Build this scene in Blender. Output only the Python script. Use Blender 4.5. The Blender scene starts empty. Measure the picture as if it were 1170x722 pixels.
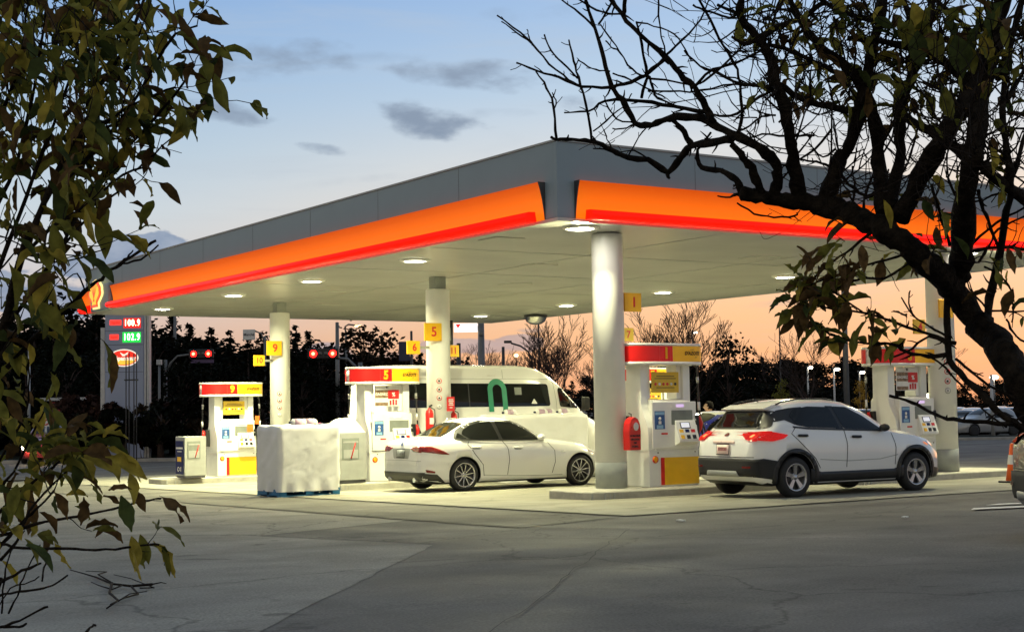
import bpy, bmesh, math, random
from mathutils import Vector, Matrix, noise as mnoise
from mathutils.bvhtree import BVHTree
R = math.radians
random.seed(7)
SC = bpy.context.scene
COL = SC.collection

# ------------------------------------------------------------------ camera
CAM = Vector((-15.437, -20.532, 1.537))
FPX, PITCH, ROLL, YAW = 1697.75, .0621, .0155, .5799
_fw = Vector((math.sin(YAW), math.cos(YAW), 0)); _rt = Vector((math.cos(YAW), -math.sin(YAW), 0)); _up = Vector((0, 0, 1))
_w = _fw*math.cos(PITCH) + _up*math.sin(PITCH); _u = _up*math.cos(PITCH) - _fw*math.sin(PITCH)
CR = _rt*math.cos(ROLL) - _u*math.sin(ROLL); CU = _u*math.cos(ROLL) + _rt*math.sin(ROLL); CW = _w
def at(px, py, d):
    """world point at depth d along the direction of a photograph pixel (layout of far and near vegetation)"""
    return CAM + (CW + CR*((px-585)/FPX) - CU*((py-361)/FPX))*d
def gz(x, y):
    return -.0167*max(-26., min(26., y))
def ground_at(px, d):
    p = at(px, 470, d); return Vector((p.x, p.y, gz(p.x, p.y)))
cd = bpy.data.cameras.new('camera'); cam = bpy.data.objects.new('camera', cd); COL.objects.link(cam)
m3 = Matrix((CR, CU, -CW)).transposed().to_4x4(); m3.translation = CAM
cam.matrix_world = m3
cd.sensor_fit = 'HORIZONTAL'; cd.sensor_width = 36; cd.lens = 36*FPX/1170; cd.clip_start = .05; cd.clip_end = 3000
SC.camera = cam

# ------------------------------------------------------------------ materials
def nd(nt, t, **kw):
    n = nt.nodes.new(t)
    for k, v in kw.items(): setattr(n, k, v)
    return n
def mat(name, col, rough=.5, metal=0., var=.12, scale=6., bump=0., bscale=40., emit=None, es=0., spec=.5, coat=0., trans=0., sub=None, stretch=None):
    m = bpy.data.materials.new(name); m.use_nodes = True; nt = m.node_tree
    b = nt.nodes['Principled BSDF']; L = nt.links
    tc = nd(nt, 'ShaderNodeTexCoord'); src = tc.outputs['Object']
    if stretch:
        mp = nd(nt, 'ShaderNodeMapping'); mp.inputs['Scale'].default_value = stretch; L.new(src, mp.inputs[0]); src = mp.outputs[0]
    nz = nd(nt, 'ShaderNodeTexNoise'); nz.inputs['Scale'].default_value = scale; nz.inputs['Detail'].default_value = 5
    L.new(src, nz.inputs['Vector'])
    mr = nd(nt, 'ShaderNodeMapRange'); mr.inputs['From Min'].default_value = .3; mr.inputs['From Max'].default_value = .7
    mr.inputs['To Min'].default_value = 1-var; mr.inputs['To Max'].default_value = 1+var
    L.new(nz.outputs['Fac'], mr.inputs['Value'])
    mx = nd(nt, 'ShaderNodeMix', data_type='RGBA', blend_type='MULTIPLY'); mx.inputs['Factor'].default_value = 1
    mx.inputs['A'].default_value = (*col, 1); L.new(mr.outputs[0], mx.inputs['B'])
    L.new(mx.outputs['Result'], b.inputs['Base Color'])
    mr2 = nd(nt, 'ShaderNodeMapRange'); mr2.inputs['To Min'].default_value = max(.02, rough*.85); mr2.inputs['To Max'].default_value = min(1, rough*1.15)
    L.new(nz.outputs['Fac'], mr2.inputs['Value']); L.new(mr2.outputs[0], b.inputs['Roughness'])
    b.inputs['Metallic'].default_value = metal
    b.inputs['Specular IOR Level'].default_value = spec
    b.inputs['Coat Weight'].default_value = coat
    if coat: b.inputs['Coat Roughness'].default_value = .04
    if bump:
        n2 = nd(nt, 'ShaderNodeTexNoise'); n2.inputs['Scale'].default_value = bscale; n2.inputs['Detail'].default_value = 4
        L.new(src, n2.inputs['Vector'])
        bp = nd(nt, 'ShaderNodeBump'); bp.inputs['Strength'].default_value = bump; bp.inputs['Distance'].default_value = .02
        L.new(n2.outputs['Fac'], bp.inputs['Height']); L.new(bp.outputs[0], b.inputs['Normal'])
    if emit:
        b.inputs['Emission Color'].default_value = (*emit, 1); b.inputs['Emission Strength'].default_value = es
    if trans:
        out = nt.nodes['Material Output']; tl = nd(nt, 'ShaderNodeBsdfTranslucent'); L.new(mx.outputs['Result'], tl.inputs[0])
        ms = nd(nt, 'ShaderNodeMixShader'); ms.inputs[0].default_value = trans
        L.new(b.outputs[0], ms.inputs[1]); L.new(tl.outputs[0], ms.inputs[2]); L.new(ms.outputs[0], out.inputs[0])
    return m

M = {}
def MM(k, *a, **kw): M[k] = mat(k, *a, **kw)
MM('white_panel', (.82,.82,.79), .38, var=.05, scale=3)
MM('pillar_paint', (.82,.82,.79), .3, var=.05, scale=2)
MM('grey_base', (.30,.32,.31), .5, var=.08)
MM('grey_fascia', (.26,.335,.385), .5, var=.05, scale=1.2)
MM('orange_glow', (.5,.10,.01), .45, var=.05, emit=(1.,.17,.004), es=.85, spec=.25)
MM('red_glow', (.25,.004,.002), .4, var=.03, emit=(1.,.006,.001), es=1.5, spec=.2)
MM('light_lens', (.9,.9,.85), .3, var=.02, emit=(1.,.97,.80), es=60)
MM('black_plastic', (.012,.012,.013), .45, var=.2)
MM('rubber', (.014,.014,.015), .7, var=.2, bump=.2)
MM('hose_black', (.012,.012,.012), .4, var=.1)
MM('red_paint', (.62,.015,.012), .35, var=.06)
MM('yellow_paint', (.84,.47,.012), .4, var=.05)
MM('yellow_dull', (.62,.40,.03), .5, var=.08)
MM('yellow_text', (.95,.75,.03), .4, var=.03)
MM('navy', (.010,.016,.10), .5, var=.1, spec=.12)
MM('info_blue', (.03,.10,.30), .4, var=.2)
MM('light_blue', (.25,.45,.65), .4, var=.1)
MM('metal_grey', (.36,.37,.36), .45, .2, var=.07)
MM('steel', (.5,.5,.5), .3, .9, var=.06)
MM('steel_dark', (.10,.10,.11), .45, .7, var=.1)
MM('niche_grey', (.2,.22,.20), .5)
MM('screen_lit', (.6,.6,.65), .2, emit=(.85,.85,1.), es=.55)
MM('screen_violet', (.6,.5,.65), .2, emit=(.75,.5,.95), es=.7)
MM('orange_paint', (.8,.16,.02), .45)
MM('text_dark', (.015,.013,.02), .5)
MM('text_red', (.55,.02,.02), .45)
MM('poster_brown', (.22,.14,.08), .4, var=.6, scale=14)
MM('poster_white', (.75,.74,.72), .4, var=.1)
MM('island_concrete', (.40,.385,.33), .8, var=.18, scale=5, bump=.25, bscale=60)
MM('tarp_white', (.78,.78,.76), .34, var=.05, scale=2, spec=.5)
MM('tarp_grey', (.30,.33,.36), .35, var=.06, scale=2)
MM('pallet_blue', (.02,.16,.33), .6, var=.2)
MM('jug_pink', (.45,.32,.42), .3, var=.2)
MM('car_white', (.86,.86,.85), .2, var=.02, scale=1, coat=.8)
MM('car_pearl', (.86,.86,.84), .2, var=.02, scale=1, coat=.8)
MM('car_dark', (.035,.037,.04), .25, var=.05, coat=.8)
MM('car_red', (.25,.02,.02), .3, var=.05, coat=.6)
MM('car_silver', (.35,.36,.37), .3, .4, var=.04, coat=.6)
MM('car_blue', (.02,.035,.35), .3, var=.05, coat=.6)
MM('glass_dark', (.005,.006,.006), .04, var=.05, spec=.38)
MM('tail_red', (.16,.004,.005), .15, var=.25, scale=30, coat=.3)
MM('tail_lit', (.25,.006,.006), .15, emit=(1,.012,.008), es=.42, var=.4, scale=25, spec=.3)
MM('tail_hot', (.6,.1,.05), .15, emit=(1,.16,.05), es=3)
MM('plate', (.55,.55,.56), .4, var=.15, scale=30)
MM('plate_lit', (.75,.6,.55), .4, var=.15, scale=30, emit=(1,.6,.45), es=.12)
MM('chrome', (.7,.7,.7), .12, 1.)
MM('alloy', (.46,.46,.47), .25, .9, var=.05)
MM('alloy_dark', (.06,.06,.065), .35, .6, var=.1)
MM('lamp_clear', (.5,.5,.52), .1, .3, coat=.8)
MM('amber', (.8,.2,.03), .2, emit=(1,.3,.05), es=.5)
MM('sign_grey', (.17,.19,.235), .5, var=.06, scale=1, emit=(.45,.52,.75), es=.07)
MM('signal_core', (.8,.2,.1), .3, emit=(1,.16,.05), es=18)
MM('led_red', (.5,.02,.02), .3, emit=(1.,.03,.02), es=2.0)
MM('led_green', (.02,.5,.1), .3, emit=(.02,1.,.12), es=1.6)
MM('led_white', (.8,.8,.7), .3, emit=(1,.9,.55), es=5)
MM('led_gwhite', (.8,.9,.8), .3, emit=(.75,1,.75), es=5)
MM('oval_red', (.6,.03,.02), .3, emit=(1,.03,.01), es=.8)
MM('oval_yellow', (.8,.5,.05), .3, emit=(1,.55,.05), es=.9)
MM('oval_white', (.8,.8,.75), .3, emit=(1,.9,.7), es=.9)
MM('emblem_yellow', (.85,.5,.03), .3, emit=(1,.42,.01), es=1.2)
MM('emblem_red', (.7,.03,.02), .3, emit=(1,.06,.01), es=1.2)
MM('signal_red', (.5,.01,.01), .3, emit=(1,.0045,.003), es=22)
MM('head_lamp', (.9,.8,.6), .3, emit=(1,.8,.5), es=25)
MM('street_glow', (.9,.9,.8), .3, emit=(1,.86,.65), es=14)
MM('street_warm', (.9,.7,.4), .3, emit=(1,.55,.2), es=10)
MM('board_lit', (.8,.8,.8), .3, emit=(1,1,1), es=1.1)
MM('pole_grey', (.16,.165,.17), .5, .4, var=.1)
MM('pole_pale', (.45,.46,.47), .5, .2, var=.1)
MM('pole_dark', (.04,.04,.042), .55, var=.1)
MM('banner_navy', (.012,.018,.06), .6)
MM('green_paint', (.005,.23,.12), .4, var=.05)
MM('cone_orange', (.85,.13,.02), .45)
MM('skin', (.45,.28,.2), .5)
MM('shirt', (.7,.7,.7), .8, var=.06)
MM('trousers', (.03,.035,.05), .85)
MM('hair', (.008,.007,.007), 1., spec=.05)
MM('bark', (.019,.0145,.0105), .85, var=.75, scale=26, bump=1., bscale=70, spec=.06)
MM('bark_brown', (.085,.055,.038), .85, var=.4, scale=40, bump=.8, bscale=90, spec=.06)
MM('twig', (.020,.015,.012), .75, var=.35, scale=60, spec=.06)
MM('bark_far', (.055,.040,.036), .9, var=.3, spec=.06)
MM('leaf_olive', (.17,.165,.03), .7, var=.45, scale=40, trans=.4, spec=.15)
MM('leaf_yellow', (.36,.285,.045), .7, var=.4, scale=40, trans=.4, spec=.15)
MM('leaf_brown', (.105,.062,.022), .75, var=.5, scale=50, trans=.3, spec=.15)
MM('leaf_green', (.06,.08,.022), .7, var=.45, scale=40, trans=.35, spec=.15)
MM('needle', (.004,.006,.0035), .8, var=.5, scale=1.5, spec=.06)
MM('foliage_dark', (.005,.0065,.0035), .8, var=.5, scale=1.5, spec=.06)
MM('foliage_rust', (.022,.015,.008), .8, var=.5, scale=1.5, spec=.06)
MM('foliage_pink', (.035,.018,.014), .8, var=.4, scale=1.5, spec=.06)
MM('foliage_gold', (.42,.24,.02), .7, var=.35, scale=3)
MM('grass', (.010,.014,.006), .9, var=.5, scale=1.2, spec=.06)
MM('paint_white', (.75,.74,.70), .7, var=.2, scale=12)
MM('kerb', (.33,.32,.30), .85, var=.2, scale=3)
MM('litter', (.7,.7,.68), .7)
MM('crack_tar', (.018,.018,.018), .8)

# the backlit cove is fed by the tube along its foot: its glow falls off upward
def cove_glow():
    m = M['orange_glow']; nt = m.node_tree; L = nt.links; b = nt.nodes['Principled BSDF']
    tc = nd(nt, 'ShaderNodeTexCoord'); sp = nd(nt, 'ShaderNodeSeparateXYZ'); L.new(tc.outputs['Object'], sp.inputs[0])
    mr = nd(nt, 'ShaderNodeMapRange'); mr.inputs['From Min'].default_value = 4.72; mr.inputs['From Max'].default_value = 5.2; mr.inputs['To Min'].default_value = 0; mr.inputs['To Max'].default_value = 1; L.new(sp.outputs['Z'], mr.inputs['Value'])
    cr = nd(nt, 'ShaderNodeValToRGB'); c = cr.color_ramp; c.elements[0].color = (1, .20, .004, 1); c.elements[1].color = (.60, .07, .002, 1); e = c.elements.new(.45); e.color = (.93, .16, .004, 1)
    L.new(mr.outputs[0], cr.inputs[0]); L.new(cr.outputs[0], b.inputs['Emission Color'])
cove_glow()
# soffit: glossy painted deck with panel seams
def soffit_mat():
    m = mat('soffit_deck', (.66,.66,.62), .24, var=.04, scale=.6); nt = m.node_tree; L = nt.links; b = nt.nodes['Principled BSDF']
    tc = nd(nt, 'ShaderNodeTexCoord'); sp = nd(nt, 'ShaderNodeSeparateXYZ'); L.new(tc.outputs['Object'], sp.inputs[0])
    def seam(sock, period, w):
        a = nd(nt, 'ShaderNodeMath', operation='MODULO'); L.new(sock, a.inputs[0]); a.inputs[1].default_value = period
        c = nd(nt, 'ShaderNodeMath', operation='LESS_THAN'); L.new(a.outputs[0], c.inputs[0]); c.inputs[1].default_value = w
        return c.outputs[0]
    s1 = seam(sp.outputs['Y'], .41, .022)
    bp = nd(nt, 'ShaderNodeBump'); bp.inputs['Strength'].default_value = .3; bp.inputs['Distance'].default_value = .01; bp.invert = True
    nz = nd(nt, 'ShaderNodeTexNoise'); nz.inputs['Scale'].default_value = 1.6; L.new(tc.outputs['Object'], nz.inputs['Vector'])
    ad = nd(nt, 'ShaderNodeMath', operation='MULTIPLY_ADD'); L.new(nz.outputs['Fac'], ad.inputs[0]); ad.inputs[1].default_value = -1.3; L.new(s1, ad.inputs[2])
    L.new(ad.outputs[0], bp.inputs['Height']); L.new(bp.outputs[0], b.inputs['Normal'])
    return m
M['soffit'] = soffit_mat()

# paving: large stains, aggregate speckle, cracks
def paving(name, c0, c1, crack=.0, rough=.85, speck=.25, big=.25, mid=1.3, tint=None):
    m = bpy.data.materials.new(name); m.use_nodes = True; nt = m.node_tree; L = nt.links; b = nt.nodes['Principled BSDF']
    geo = nd(nt, 'ShaderNodeNewGeometry'); P = geo.outputs['Position']
    def nz(scale, det=6, dist=0, stretch=None):
        src = P
        if stretch:
            mp = nd(nt, 'ShaderNodeMapping'); mp.inputs['Scale'].default_value = stretch; mp.inputs['Rotation'].default_value = (0, 0, R(8)); L.new(P, mp.inputs[0]); src = mp.outputs[0]
        n = nd(nt, 'ShaderNodeTexNoise'); n.inputs['Scale'].default_value = scale; n.inputs['Detail'].default_value = det; n.inputs['Distortion'].default_value = dist
        L.new(src, n.inputs['Vector']); return n.outputs['Fac']
    def rmp(s, a, c, lo=0, hi=1):
        r = nd(nt, 'ShaderNodeMapRange'); r.inputs['From Min'].default_value = a; r.inputs['From Max'].default_value = c
        r.inputs['To Min'].default_value = lo; r.inputs['To Max'].default_value = hi; L.new(s, r.inputs['Value']); return r.outputs[0]
    def mul(a, c, op='MULTIPLY'):
        q = nd(nt, 'ShaderNodeMath', operation=op)
        for i, s in enumerate((a, c)):
            if isinstance(s, (int, float)): q.inputs[i].default_value = s
            else: L.new(s, q.inputs[i])
        return q.outputs[0]
    mx = nd(nt, 'ShaderNodeMix', data_type='RGBA'); mx.inputs['A'].default_value = (*c0, 1); mx.inputs['B'].default_value = (*c1, 1)
    L.new(rmp(nz(big, 5, .6), .32, .68), mx.inputs['Factor'])
    f = rmp(nz(mid, 6, .4), .25, .75, .78, 1.18)
    f = mul(f, rmp(nz(.55, 4, .3, (.25, 2.2, 1)), .35, .7, .84, 1.12))     # tyre wear along the lanes
    f = mul(f, rmp(nz(55, 3), .3, .7, 1-speck, 1+speck))
    f = mul(f, rmp(nz(.9, 3, 1.5), .68, .74, 1, .62))                      # oil spots
    if crack:
        vo = nd(nt, 'ShaderNodeTexVoronoi', feature='DISTANCE_TO_EDGE'); vo.inputs['Scale'].default_value = .22
        wv = nd(nt, 'ShaderNodeVectorMath', operation='ADD'); n = nd(nt, 'ShaderNodeTexNoise'); n.inputs['Scale'].default_value = 1.1; n.inputs['Detail'].default_value = 6; L.new(P, n.inputs['Vector'])
        L.new(P, wv.inputs[0]); L.new(n.outputs['Color'], wv.inputs[1]); L.new(wv.outputs[0], vo.inputs['Vector'])
        f = mul(f, rmp(vo.outputs['Distance'], .0, .006, 1-crack, 1))
    m2 = nd(nt, 'ShaderNodeMix', data_type='RGBA', blend_type='MULTIPLY'); m2.inputs['Factor'].default_value = 1
    L.new(mx.outputs['Result'], m2.inputs['A']); L.new(f, m2.inputs['B']); L.new(m2.outputs['Result'], b.inputs['Base Color'])
    b.inputs['Roughness'].default_value = rough; b.inputs['Specular IOR Level'].default_value = .35
    L.new(rmp(nz(.7, 4, .5), .3, .7, rough-.14, rough+.1), b.inputs['Roughness'])
    bp = nd(nt, 'ShaderNodeBump'); bp.inputs['Strength'].default_value = .35; bp.inputs['Distance'].default_value = .01
    L.new(nz(70, 3), bp.inputs['Height']); L.new(bp.outputs[0], b.inputs['Normal'])
    return m
M['asphalt_dark'] = paving('asphalt_dark', (.118,.114,.105), (.168,.162,.147), .45, speck=.32)
M['asphalt_old'] = paving('asphalt_old', (.225,.216,.190), (.290,.278,.242), .5, speck=.3)
M['asphalt_strip'] = paving('asphalt_strip', (.135,.130,.108), (.185,.177,.147), .5, speck=.25)
M['concrete_pad'] = paving('concrete_pad', (.25,.241,.192), (.32,.307,.244), .2, rough=.75, speck=.12)
M['road'] = paving('road', (.055,.055,.056), (.075,.075,.075), .3)

# ------------------------------------------------------------------ mesh builder
class MB:
    def __init__(s): s.bm = bmesh.new()
    def _f(s, vs, mi=0, smooth=False):
        try:
            f = s.bm.faces.new(vs); f.material_index = mi; f.smooth = smooth; return f
        except ValueError: return None
    def box(s, x0, x1, y0, y1, z0, z1, mi=0, bev=0, mtx=None, segs=2):
        vs = [s.bm.verts.new((x, y, z)) for x in (x0, x1) for y in (y0, y1) for z in (z0, z1)]
        fs = [s._f([vs[i] for i in q], mi) for q in ((0,1,3,2),(4,6,7,5),(0,4,5,1),(2,3,7,6),(0,2,6,4),(1,5,7,3))]
        if bev:
            es = {e for f in fs for e in f.edges}
            r = bmesh.ops.bevel(s.bm, geom=list(es), offset=bev, segments=segs, affect='EDGES', profile=.5)
            vs = list({v for f in r['faces'] for v in f.verts} | {v for v in vs if v.is_valid})
            for f in r['faces']: f.material_index = mi
        if mtx is not None: bmesh.ops.transform(s.bm, matrix=mtx, verts=[v for v in vs if v.is_valid])
        return s
    def prism(s, poly, axis, a0, a1, mi=0, smooth=False, mi_side=None):
        """polygon in the two other axes (in xyz order), extruded along axis"""
        def P(u, v, a):
            return {'x': (a, u, v), 'y': (u, a, v), 'z': (u, v, a)}[axis]
        A = [s.bm.verts.new(P(u, v, a0)) for u, v in poly]; B = [s.bm.verts.new(P(u, v, a1)) for u, v in poly]
        n = len(poly)
        s._f(A[::-1], mi); s._f(B, mi)
        for i in range(n): s._f([A[i], A[(i+1) % n], B[(i+1) % n], B[i]], mi if mi_side is None else mi_side, smooth)
        return s
    def tube(s, pts, rad, seg=8, mi=0, cap=True, smooth=True, lump=0.):
        pts = [Vector(p) for p in pts]; n = len(pts)
        if not hasattr(rad, '__len__'): rad = [rad]*n
        prev = None; up = None
        for i, p in enumerate(pts):
            t = (pts[min(i+1, n-1)] - pts[max(i-1, 0)])
            if t.length < 1e-9: t = Vector((0, 0, 1))
            t.normalize()
            if up is None: up = t.orthogonal().normalized()
            else:
                up = up - t*up.dot(t)
                up = up.normalized() if up.length > 1e-6 else t.orthogonal().normalized()
            b = t.cross(up)
            ring = []
            for k in range(seg):
                o_ = (up*math.cos(2*math.pi*k/seg) + b*math.sin(2*math.pi*k/seg))*rad[i]
                if lump: o_ *= 1+lump*(mnoise.noise((p+o_)*22)+.6*mnoise.noise((p+o_)*55))
                ring.append(s.bm.verts.new(p+o_))
            if prev:
                for k in range(seg): s._f([prev[k], prev[(k+1) % seg], ring[(k+1) % seg], ring[k]], mi, smooth)
            elif cap: s._f(ring[::-1], mi)
            prev = ring
        if cap: s._f(prev, mi)
        return s
    def lathe(s, prof, c=(0,0,0), axis='z', seg=24, mi=0, smooth=True, close=False):
        """prof = [(r, h)] rotated around axis through c"""
        rings = []
        for r, h in prof:
            ring = []
            for k in range(seg):
                a = 2*math.pi*k/seg; u, v = r*math.cos(a), r*math.sin(a)
                q = {'z': (u, v, h), 'y': (u, h, v), 'x': (h, u, v)}[axis]
                ring.append(s.bm.verts.new((c[0]+q[0], c[1]+q[1], c[2]+q[2])))
            rings.append(ring)
        for i in range(len(rings)-1):
            for k in range(seg): s._f([rings[i][k], rings[i][(k+1) % seg], rings[i+1][(k+1) % seg], rings[i+1][k]], mi, smooth)
        if close:
            s._f(rings[0][::-1], mi); s._f(rings[-1], mi)
        return s
    def quad(s, pts, mi=0): s._f([s.bm.verts.new(p) for p in pts], mi); return s
    def ball(s, c, r, mi=0, sub=2, sc=(1,1,1)):
        ret = bmesh.ops.create_icosphere(s.bm, subdivisions=sub, radius=r, matrix=Matrix.Translation(c) @ Matrix.Diagonal((*sc, 1)))
        for v in ret['verts']:
            for f in v.link_faces: f.material_index = mi; f.smooth = True
        return s
    def build(s, name, mats, parent=None, loc=None, recalc=True):
        if recalc: bmesh.ops.recalc_face_normals(s.bm, faces=s.bm.faces[:])
        me = bpy.data.meshes.new(name); s.bm.to_mesh(me); s.bm.free()
        for k in ([mats] if isinstance(mats, str) else mats): me.materials.append(M[k])
        o = bpy.data.objects.new(name, me); COL.objects.link(o)
        if parent is not None: o.parent = parent
        if loc is not None: o.location = loc
        return o
def box(name, m, parent, *a, bev=0.): return MB().box(*a, bev=bev).build(name, m, parent)
def tag(o, label, cat, group=None):
    o['label'] = label; o['category'] = cat
    if group: o['group'] = group
    return o
def thing(name, label, cat, loc=(0,0,0), rz=0, group=None):
    o = bpy.data.objects.new(name, None); COL.objects.link(o); o.location = loc; o.rotation_euler = (0, 0, rz)
    o.empty_display_size = .2
    return tag(o, label, cat, group)
def structure(o, kind='structure'): o['kind'] = kind; return o
def copy_tree(o, parent=None):
    c = o.copy(); COL.objects.link(c)
    if parent is not None: c.parent = parent
    for ch in list(o.children): copy_tree(ch, c)
    return c
def text_mesh(s, size, bold=0., shear=0., ext=.003, space=1.):
    cu = bpy.data.curves.new('t', 'FONT'); cu.body = s; cu.size = size; cu.align_x = 'CENTER'; cu.align_y = 'CENTER'
    cu.offset = bold; cu.shear = shear; cu.extrude = ext; cu.resolution_u = 3; cu.space_character = space
    o = bpy.data.objects.new('t', cu); COL.objects.link(o)
    dg = bpy.context.evaluated_depsgraph_get(); dg.update()
    me = bpy.data.meshes.new_from_object(o.evaluated_get(dg)); bpy.data.objects.remove(o); bpy.data.curves.remove(cu)
    return me
def text(name, s, size, m, parent, loc, facing='-y', bold=0., shear=0., sx=1., ext=.003, space=1., tilt=0.):
    me = text_mesh(s, size, bold, shear, ext, space)
    me.transform(Matrix.Diagonal((sx, 1, 1, 1)))
    rot = {'-y': Matrix.Rotation(R(90), 4, 'X'), '-x': Matrix.Rotation(R(-90), 4, 'Z') @ Matrix.Rotation(R(90), 4, 'X'), '+x': Matrix.Rotation(R(90), 4, 'Z') @ Matrix.Rotation(R(90), 4, 'X')}[facing]
    if tilt: rot = Matrix.Rotation(tilt, 4, 'X') @ rot
    me.transform(Matrix.Translation(loc) @ rot)
    me.materials.clear(); me.materials.append(M[m])
    o = bpy.data.objects.new(name, me); COL.objects.link(o); o.parent = parent
    return o
def pchip(tab):
    xs = [a for a, _ in tab]; ys = [b for _, b in tab]; n = len(xs)
    h = [xs[i+1]-xs[i] for i in range(n-1)]; d = [(ys[i+1]-ys[i])/h[i] for i in range(n-1)]
    m = [d[0]]+[0]*(n-2)+[d[-1]]
    for i in range(1, n-1):
        if d[i-1]*d[i] > 0:
            w1 = 2*h[i]+h[i-1]; w2 = h[i]+2*h[i-1]; m[i] = (w1+w2)/(w1/d[i-1]+w2/d[i])
    def f(x):
        if x <= xs[0]: return ys[0]
        if x >= xs[-1]: return ys[-1]
        i = max(k for k in range(n-1) if xs[k] <= x); t = (x-xs[i])/h[i]
        return (2*t**3-3*t*t+1)*ys[i]+(t**3-2*t*t+t)*h[i]*m[i]+(-2*t**3+3*t*t)*ys[i+1]+(t**3-t*t)*h[i]*m[i+1]
    return f
MM('oval_yellow_pale', (.9,.8,.4), .3, emit=(1,.82,.30), es=1.1)
# ------------------------------------------------------------------ sky (world) and dusk light
SUN_AZ = Vector((.90, .43, 0)).normalized()          # where the sun has just set
def build_world():
    w = bpy.data.worlds.new('World'); SC.world = w; w.use_nodes = True; nt = w.node_tree; L = nt.links
    bg = nt.nodes['Background']
    tc = nd(nt, 'ShaderNodeTexCoord'); D = tc.outputs['Generated']
    nrm = nd(nt, 'ShaderNodeVectorMath', operation='NORMALIZE'); L.new(D, nrm.inputs[0]); D = nrm.outputs[0]
    sp = nd(nt, 'ShaderNodeSeparateXYZ'); L.new(D, sp.inputs[0])
    def mth(op, a, b=None, c=None, clamp=False):
        q = nd(nt, 'ShaderNodeMath', operation=op); q.use_clamp = clamp
        for i, s in enumerate((a, b, c)):
            if s is None: continue
            if isinstance(s, (int, float)): q.inputs[i].default_value = s
            else: L.new(s, q.inputs[i])
        return q.outputs[0]
    el = mth('MULTIPLY', mth('ARCSINE', sp.outputs['Z']), 57.2958)            # degrees above the horizon
    def dot(v):
        q = nd(nt, 'ShaderNodeVectorMath', operation='DOT_PRODUCT'); L.new(D, q.inputs[0]); q.inputs[1].default_value = v; return q.outputs['Value']
    side = dot(SUN_AZ)
    def ramp(stops, s):
        r = nd(nt, 'ShaderNodeValToRGB'); cr = r.color_ramp
        while len(cr.elements) > 1: cr.elements.remove(cr.elements[-1])
        cr.elements[0].position = stops[0][0]; cr.elements[0].color = (*stops[0][1], 1)
        for p, c in stops[1:]:
            e = cr.elements.new(p); e.color = (*c, 1)
        L.new(s, r.inputs[0]); return r.outputs[0]
    e01 = mth('DIVIDE', el, 45., clamp=True)
    d = lambda deg: deg/45.
    warm = ramp([(0, (.95,.42,.20)), (d(2.2), (.97,.50,.24)), (d(5), (.95,.60,.37)), (d(7), (.86,.66,.50)), (d(9), (.74,.71,.68)), (d(12), (.50,.63,.77)), (d(16), (.34,.51,.77)), (d(26), (.26,.37,.54)), (1, (.18,.24,.33))], e01)
    cool = ramp([(0, (.62,.36,.28)), (d(2.2), (.62,.42,.34)), (d(5), (.60,.58,.60)), (d(7.5), (.55,.63,.70)), (d(10), (.44,.57,.70)), (d(13), (.32,.48,.70)), (d(16), (.24,.41,.70)), (d(26), (.19,.30,.48)), (1, (.17,.23,.32))], e01)
    dark = ramp([(0, (.60,.55,.46)), (d(10), (.54,.505,.44)), (1, (.24,.27,.295))], e01)
    def mix(f, a, b):
        q = nd(nt, 'ShaderNodeMix', data_type='RGBA'); L.new(f, q.inputs['Factor']); 
        for k, s in (('A', a), ('B', b)):
            if isinstance(s, tuple): q.inputs[k].default_value = (*s, 1)
            else: L.new(s, q.inputs[k])
        return q.outputs['Result']
    def mr(s, a, b, lo=0., hi=1.):
        q = nd(nt, 'ShaderNodeMapRange', interpolation_type='SMOOTHSTEP'); q.inputs['From Min'].default_value = a; q.inputs['From Max'].default_value = b
        q.inputs['To Min'].default_value = lo; q.inputs['To Max'].default_value = hi; L.new(s, q.inputs['Value']); return q.outputs[0]
    col = mix(mr(side, .66, .94), cool, warm)
    col = mix(mr(side, -.5, .55), dark, col)
    # clouds: ragged elongated banks placed around the sky; (pixel of the photo, half size in px, strength)
    nz = nd(nt, 'ShaderNodeTexNoise'); nz.inputs['Scale'].default_value = 9; nz.inputs['Detail'].default_value = 7; nz.inputs['Roughness'].default_value = .58
    mp = nd(nt, 'ShaderNodeMapping'); mp.inputs['Scale'].default_value = (1, 1, 3.6); L.new(D, mp.inputs[0]); L.new(mp.outputs[0], nz.inputs['Vector'])
    nzb = nd(nt, 'ShaderNodeTexNoise'); nzb.inputs['Scale'].default_value = 30; nzb.inputs['Detail'].default_value = 6; mpb = nd(nt, 'ShaderNodeMapping'); mpb.inputs['Scale'].default_value = (1, 1, 2.2); L.new(D, mpb.inputs[0]); L.new(mpb.outputs[0], nzb.inputs['Vector'])
    wob = mth('ADD', mth('ADD', mth('MULTIPLY', nz.outputs['Fac'], 3.4), mth('MULTIPLY', nzb.outputs['Fac'], 4.2)), -2.85)   # about 1.0 on average
    def cloud(px, py, hw, hh, tilt=0., k=1.0, sharp=.45):
        c = (at(px, py, 1)-CAM).normalized()
        ca, sa = math.cos(tilt), math.sin(tilt)
        ax = CR*ca + CU*sa; ay = CU*ca - CR*sa
        u = mth('MULTIPLY', mth('SUBTRACT', dot(ax), ax.dot(c)), FPX/hw); v = mth('MULTIPLY', mth('SUBTRACT', dot(ay), ay.dot(c)), FPX/hh)
        front = mth('GREATER_THAN', dot(c), .7)
        r2 = mth('ADD', mth('MULTIPLY', u, u), mth('MULTIPLY', v, v))
        val = mth('SUBTRACT', mth('ADD', wob, -.05), mth('MULTIPLY', r2, .75))
        return mth('MULTIPLY', mth('MULTIPLY', mr(val, -.1, .0+sharp*2.1), k), front)
    streaks = None
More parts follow.
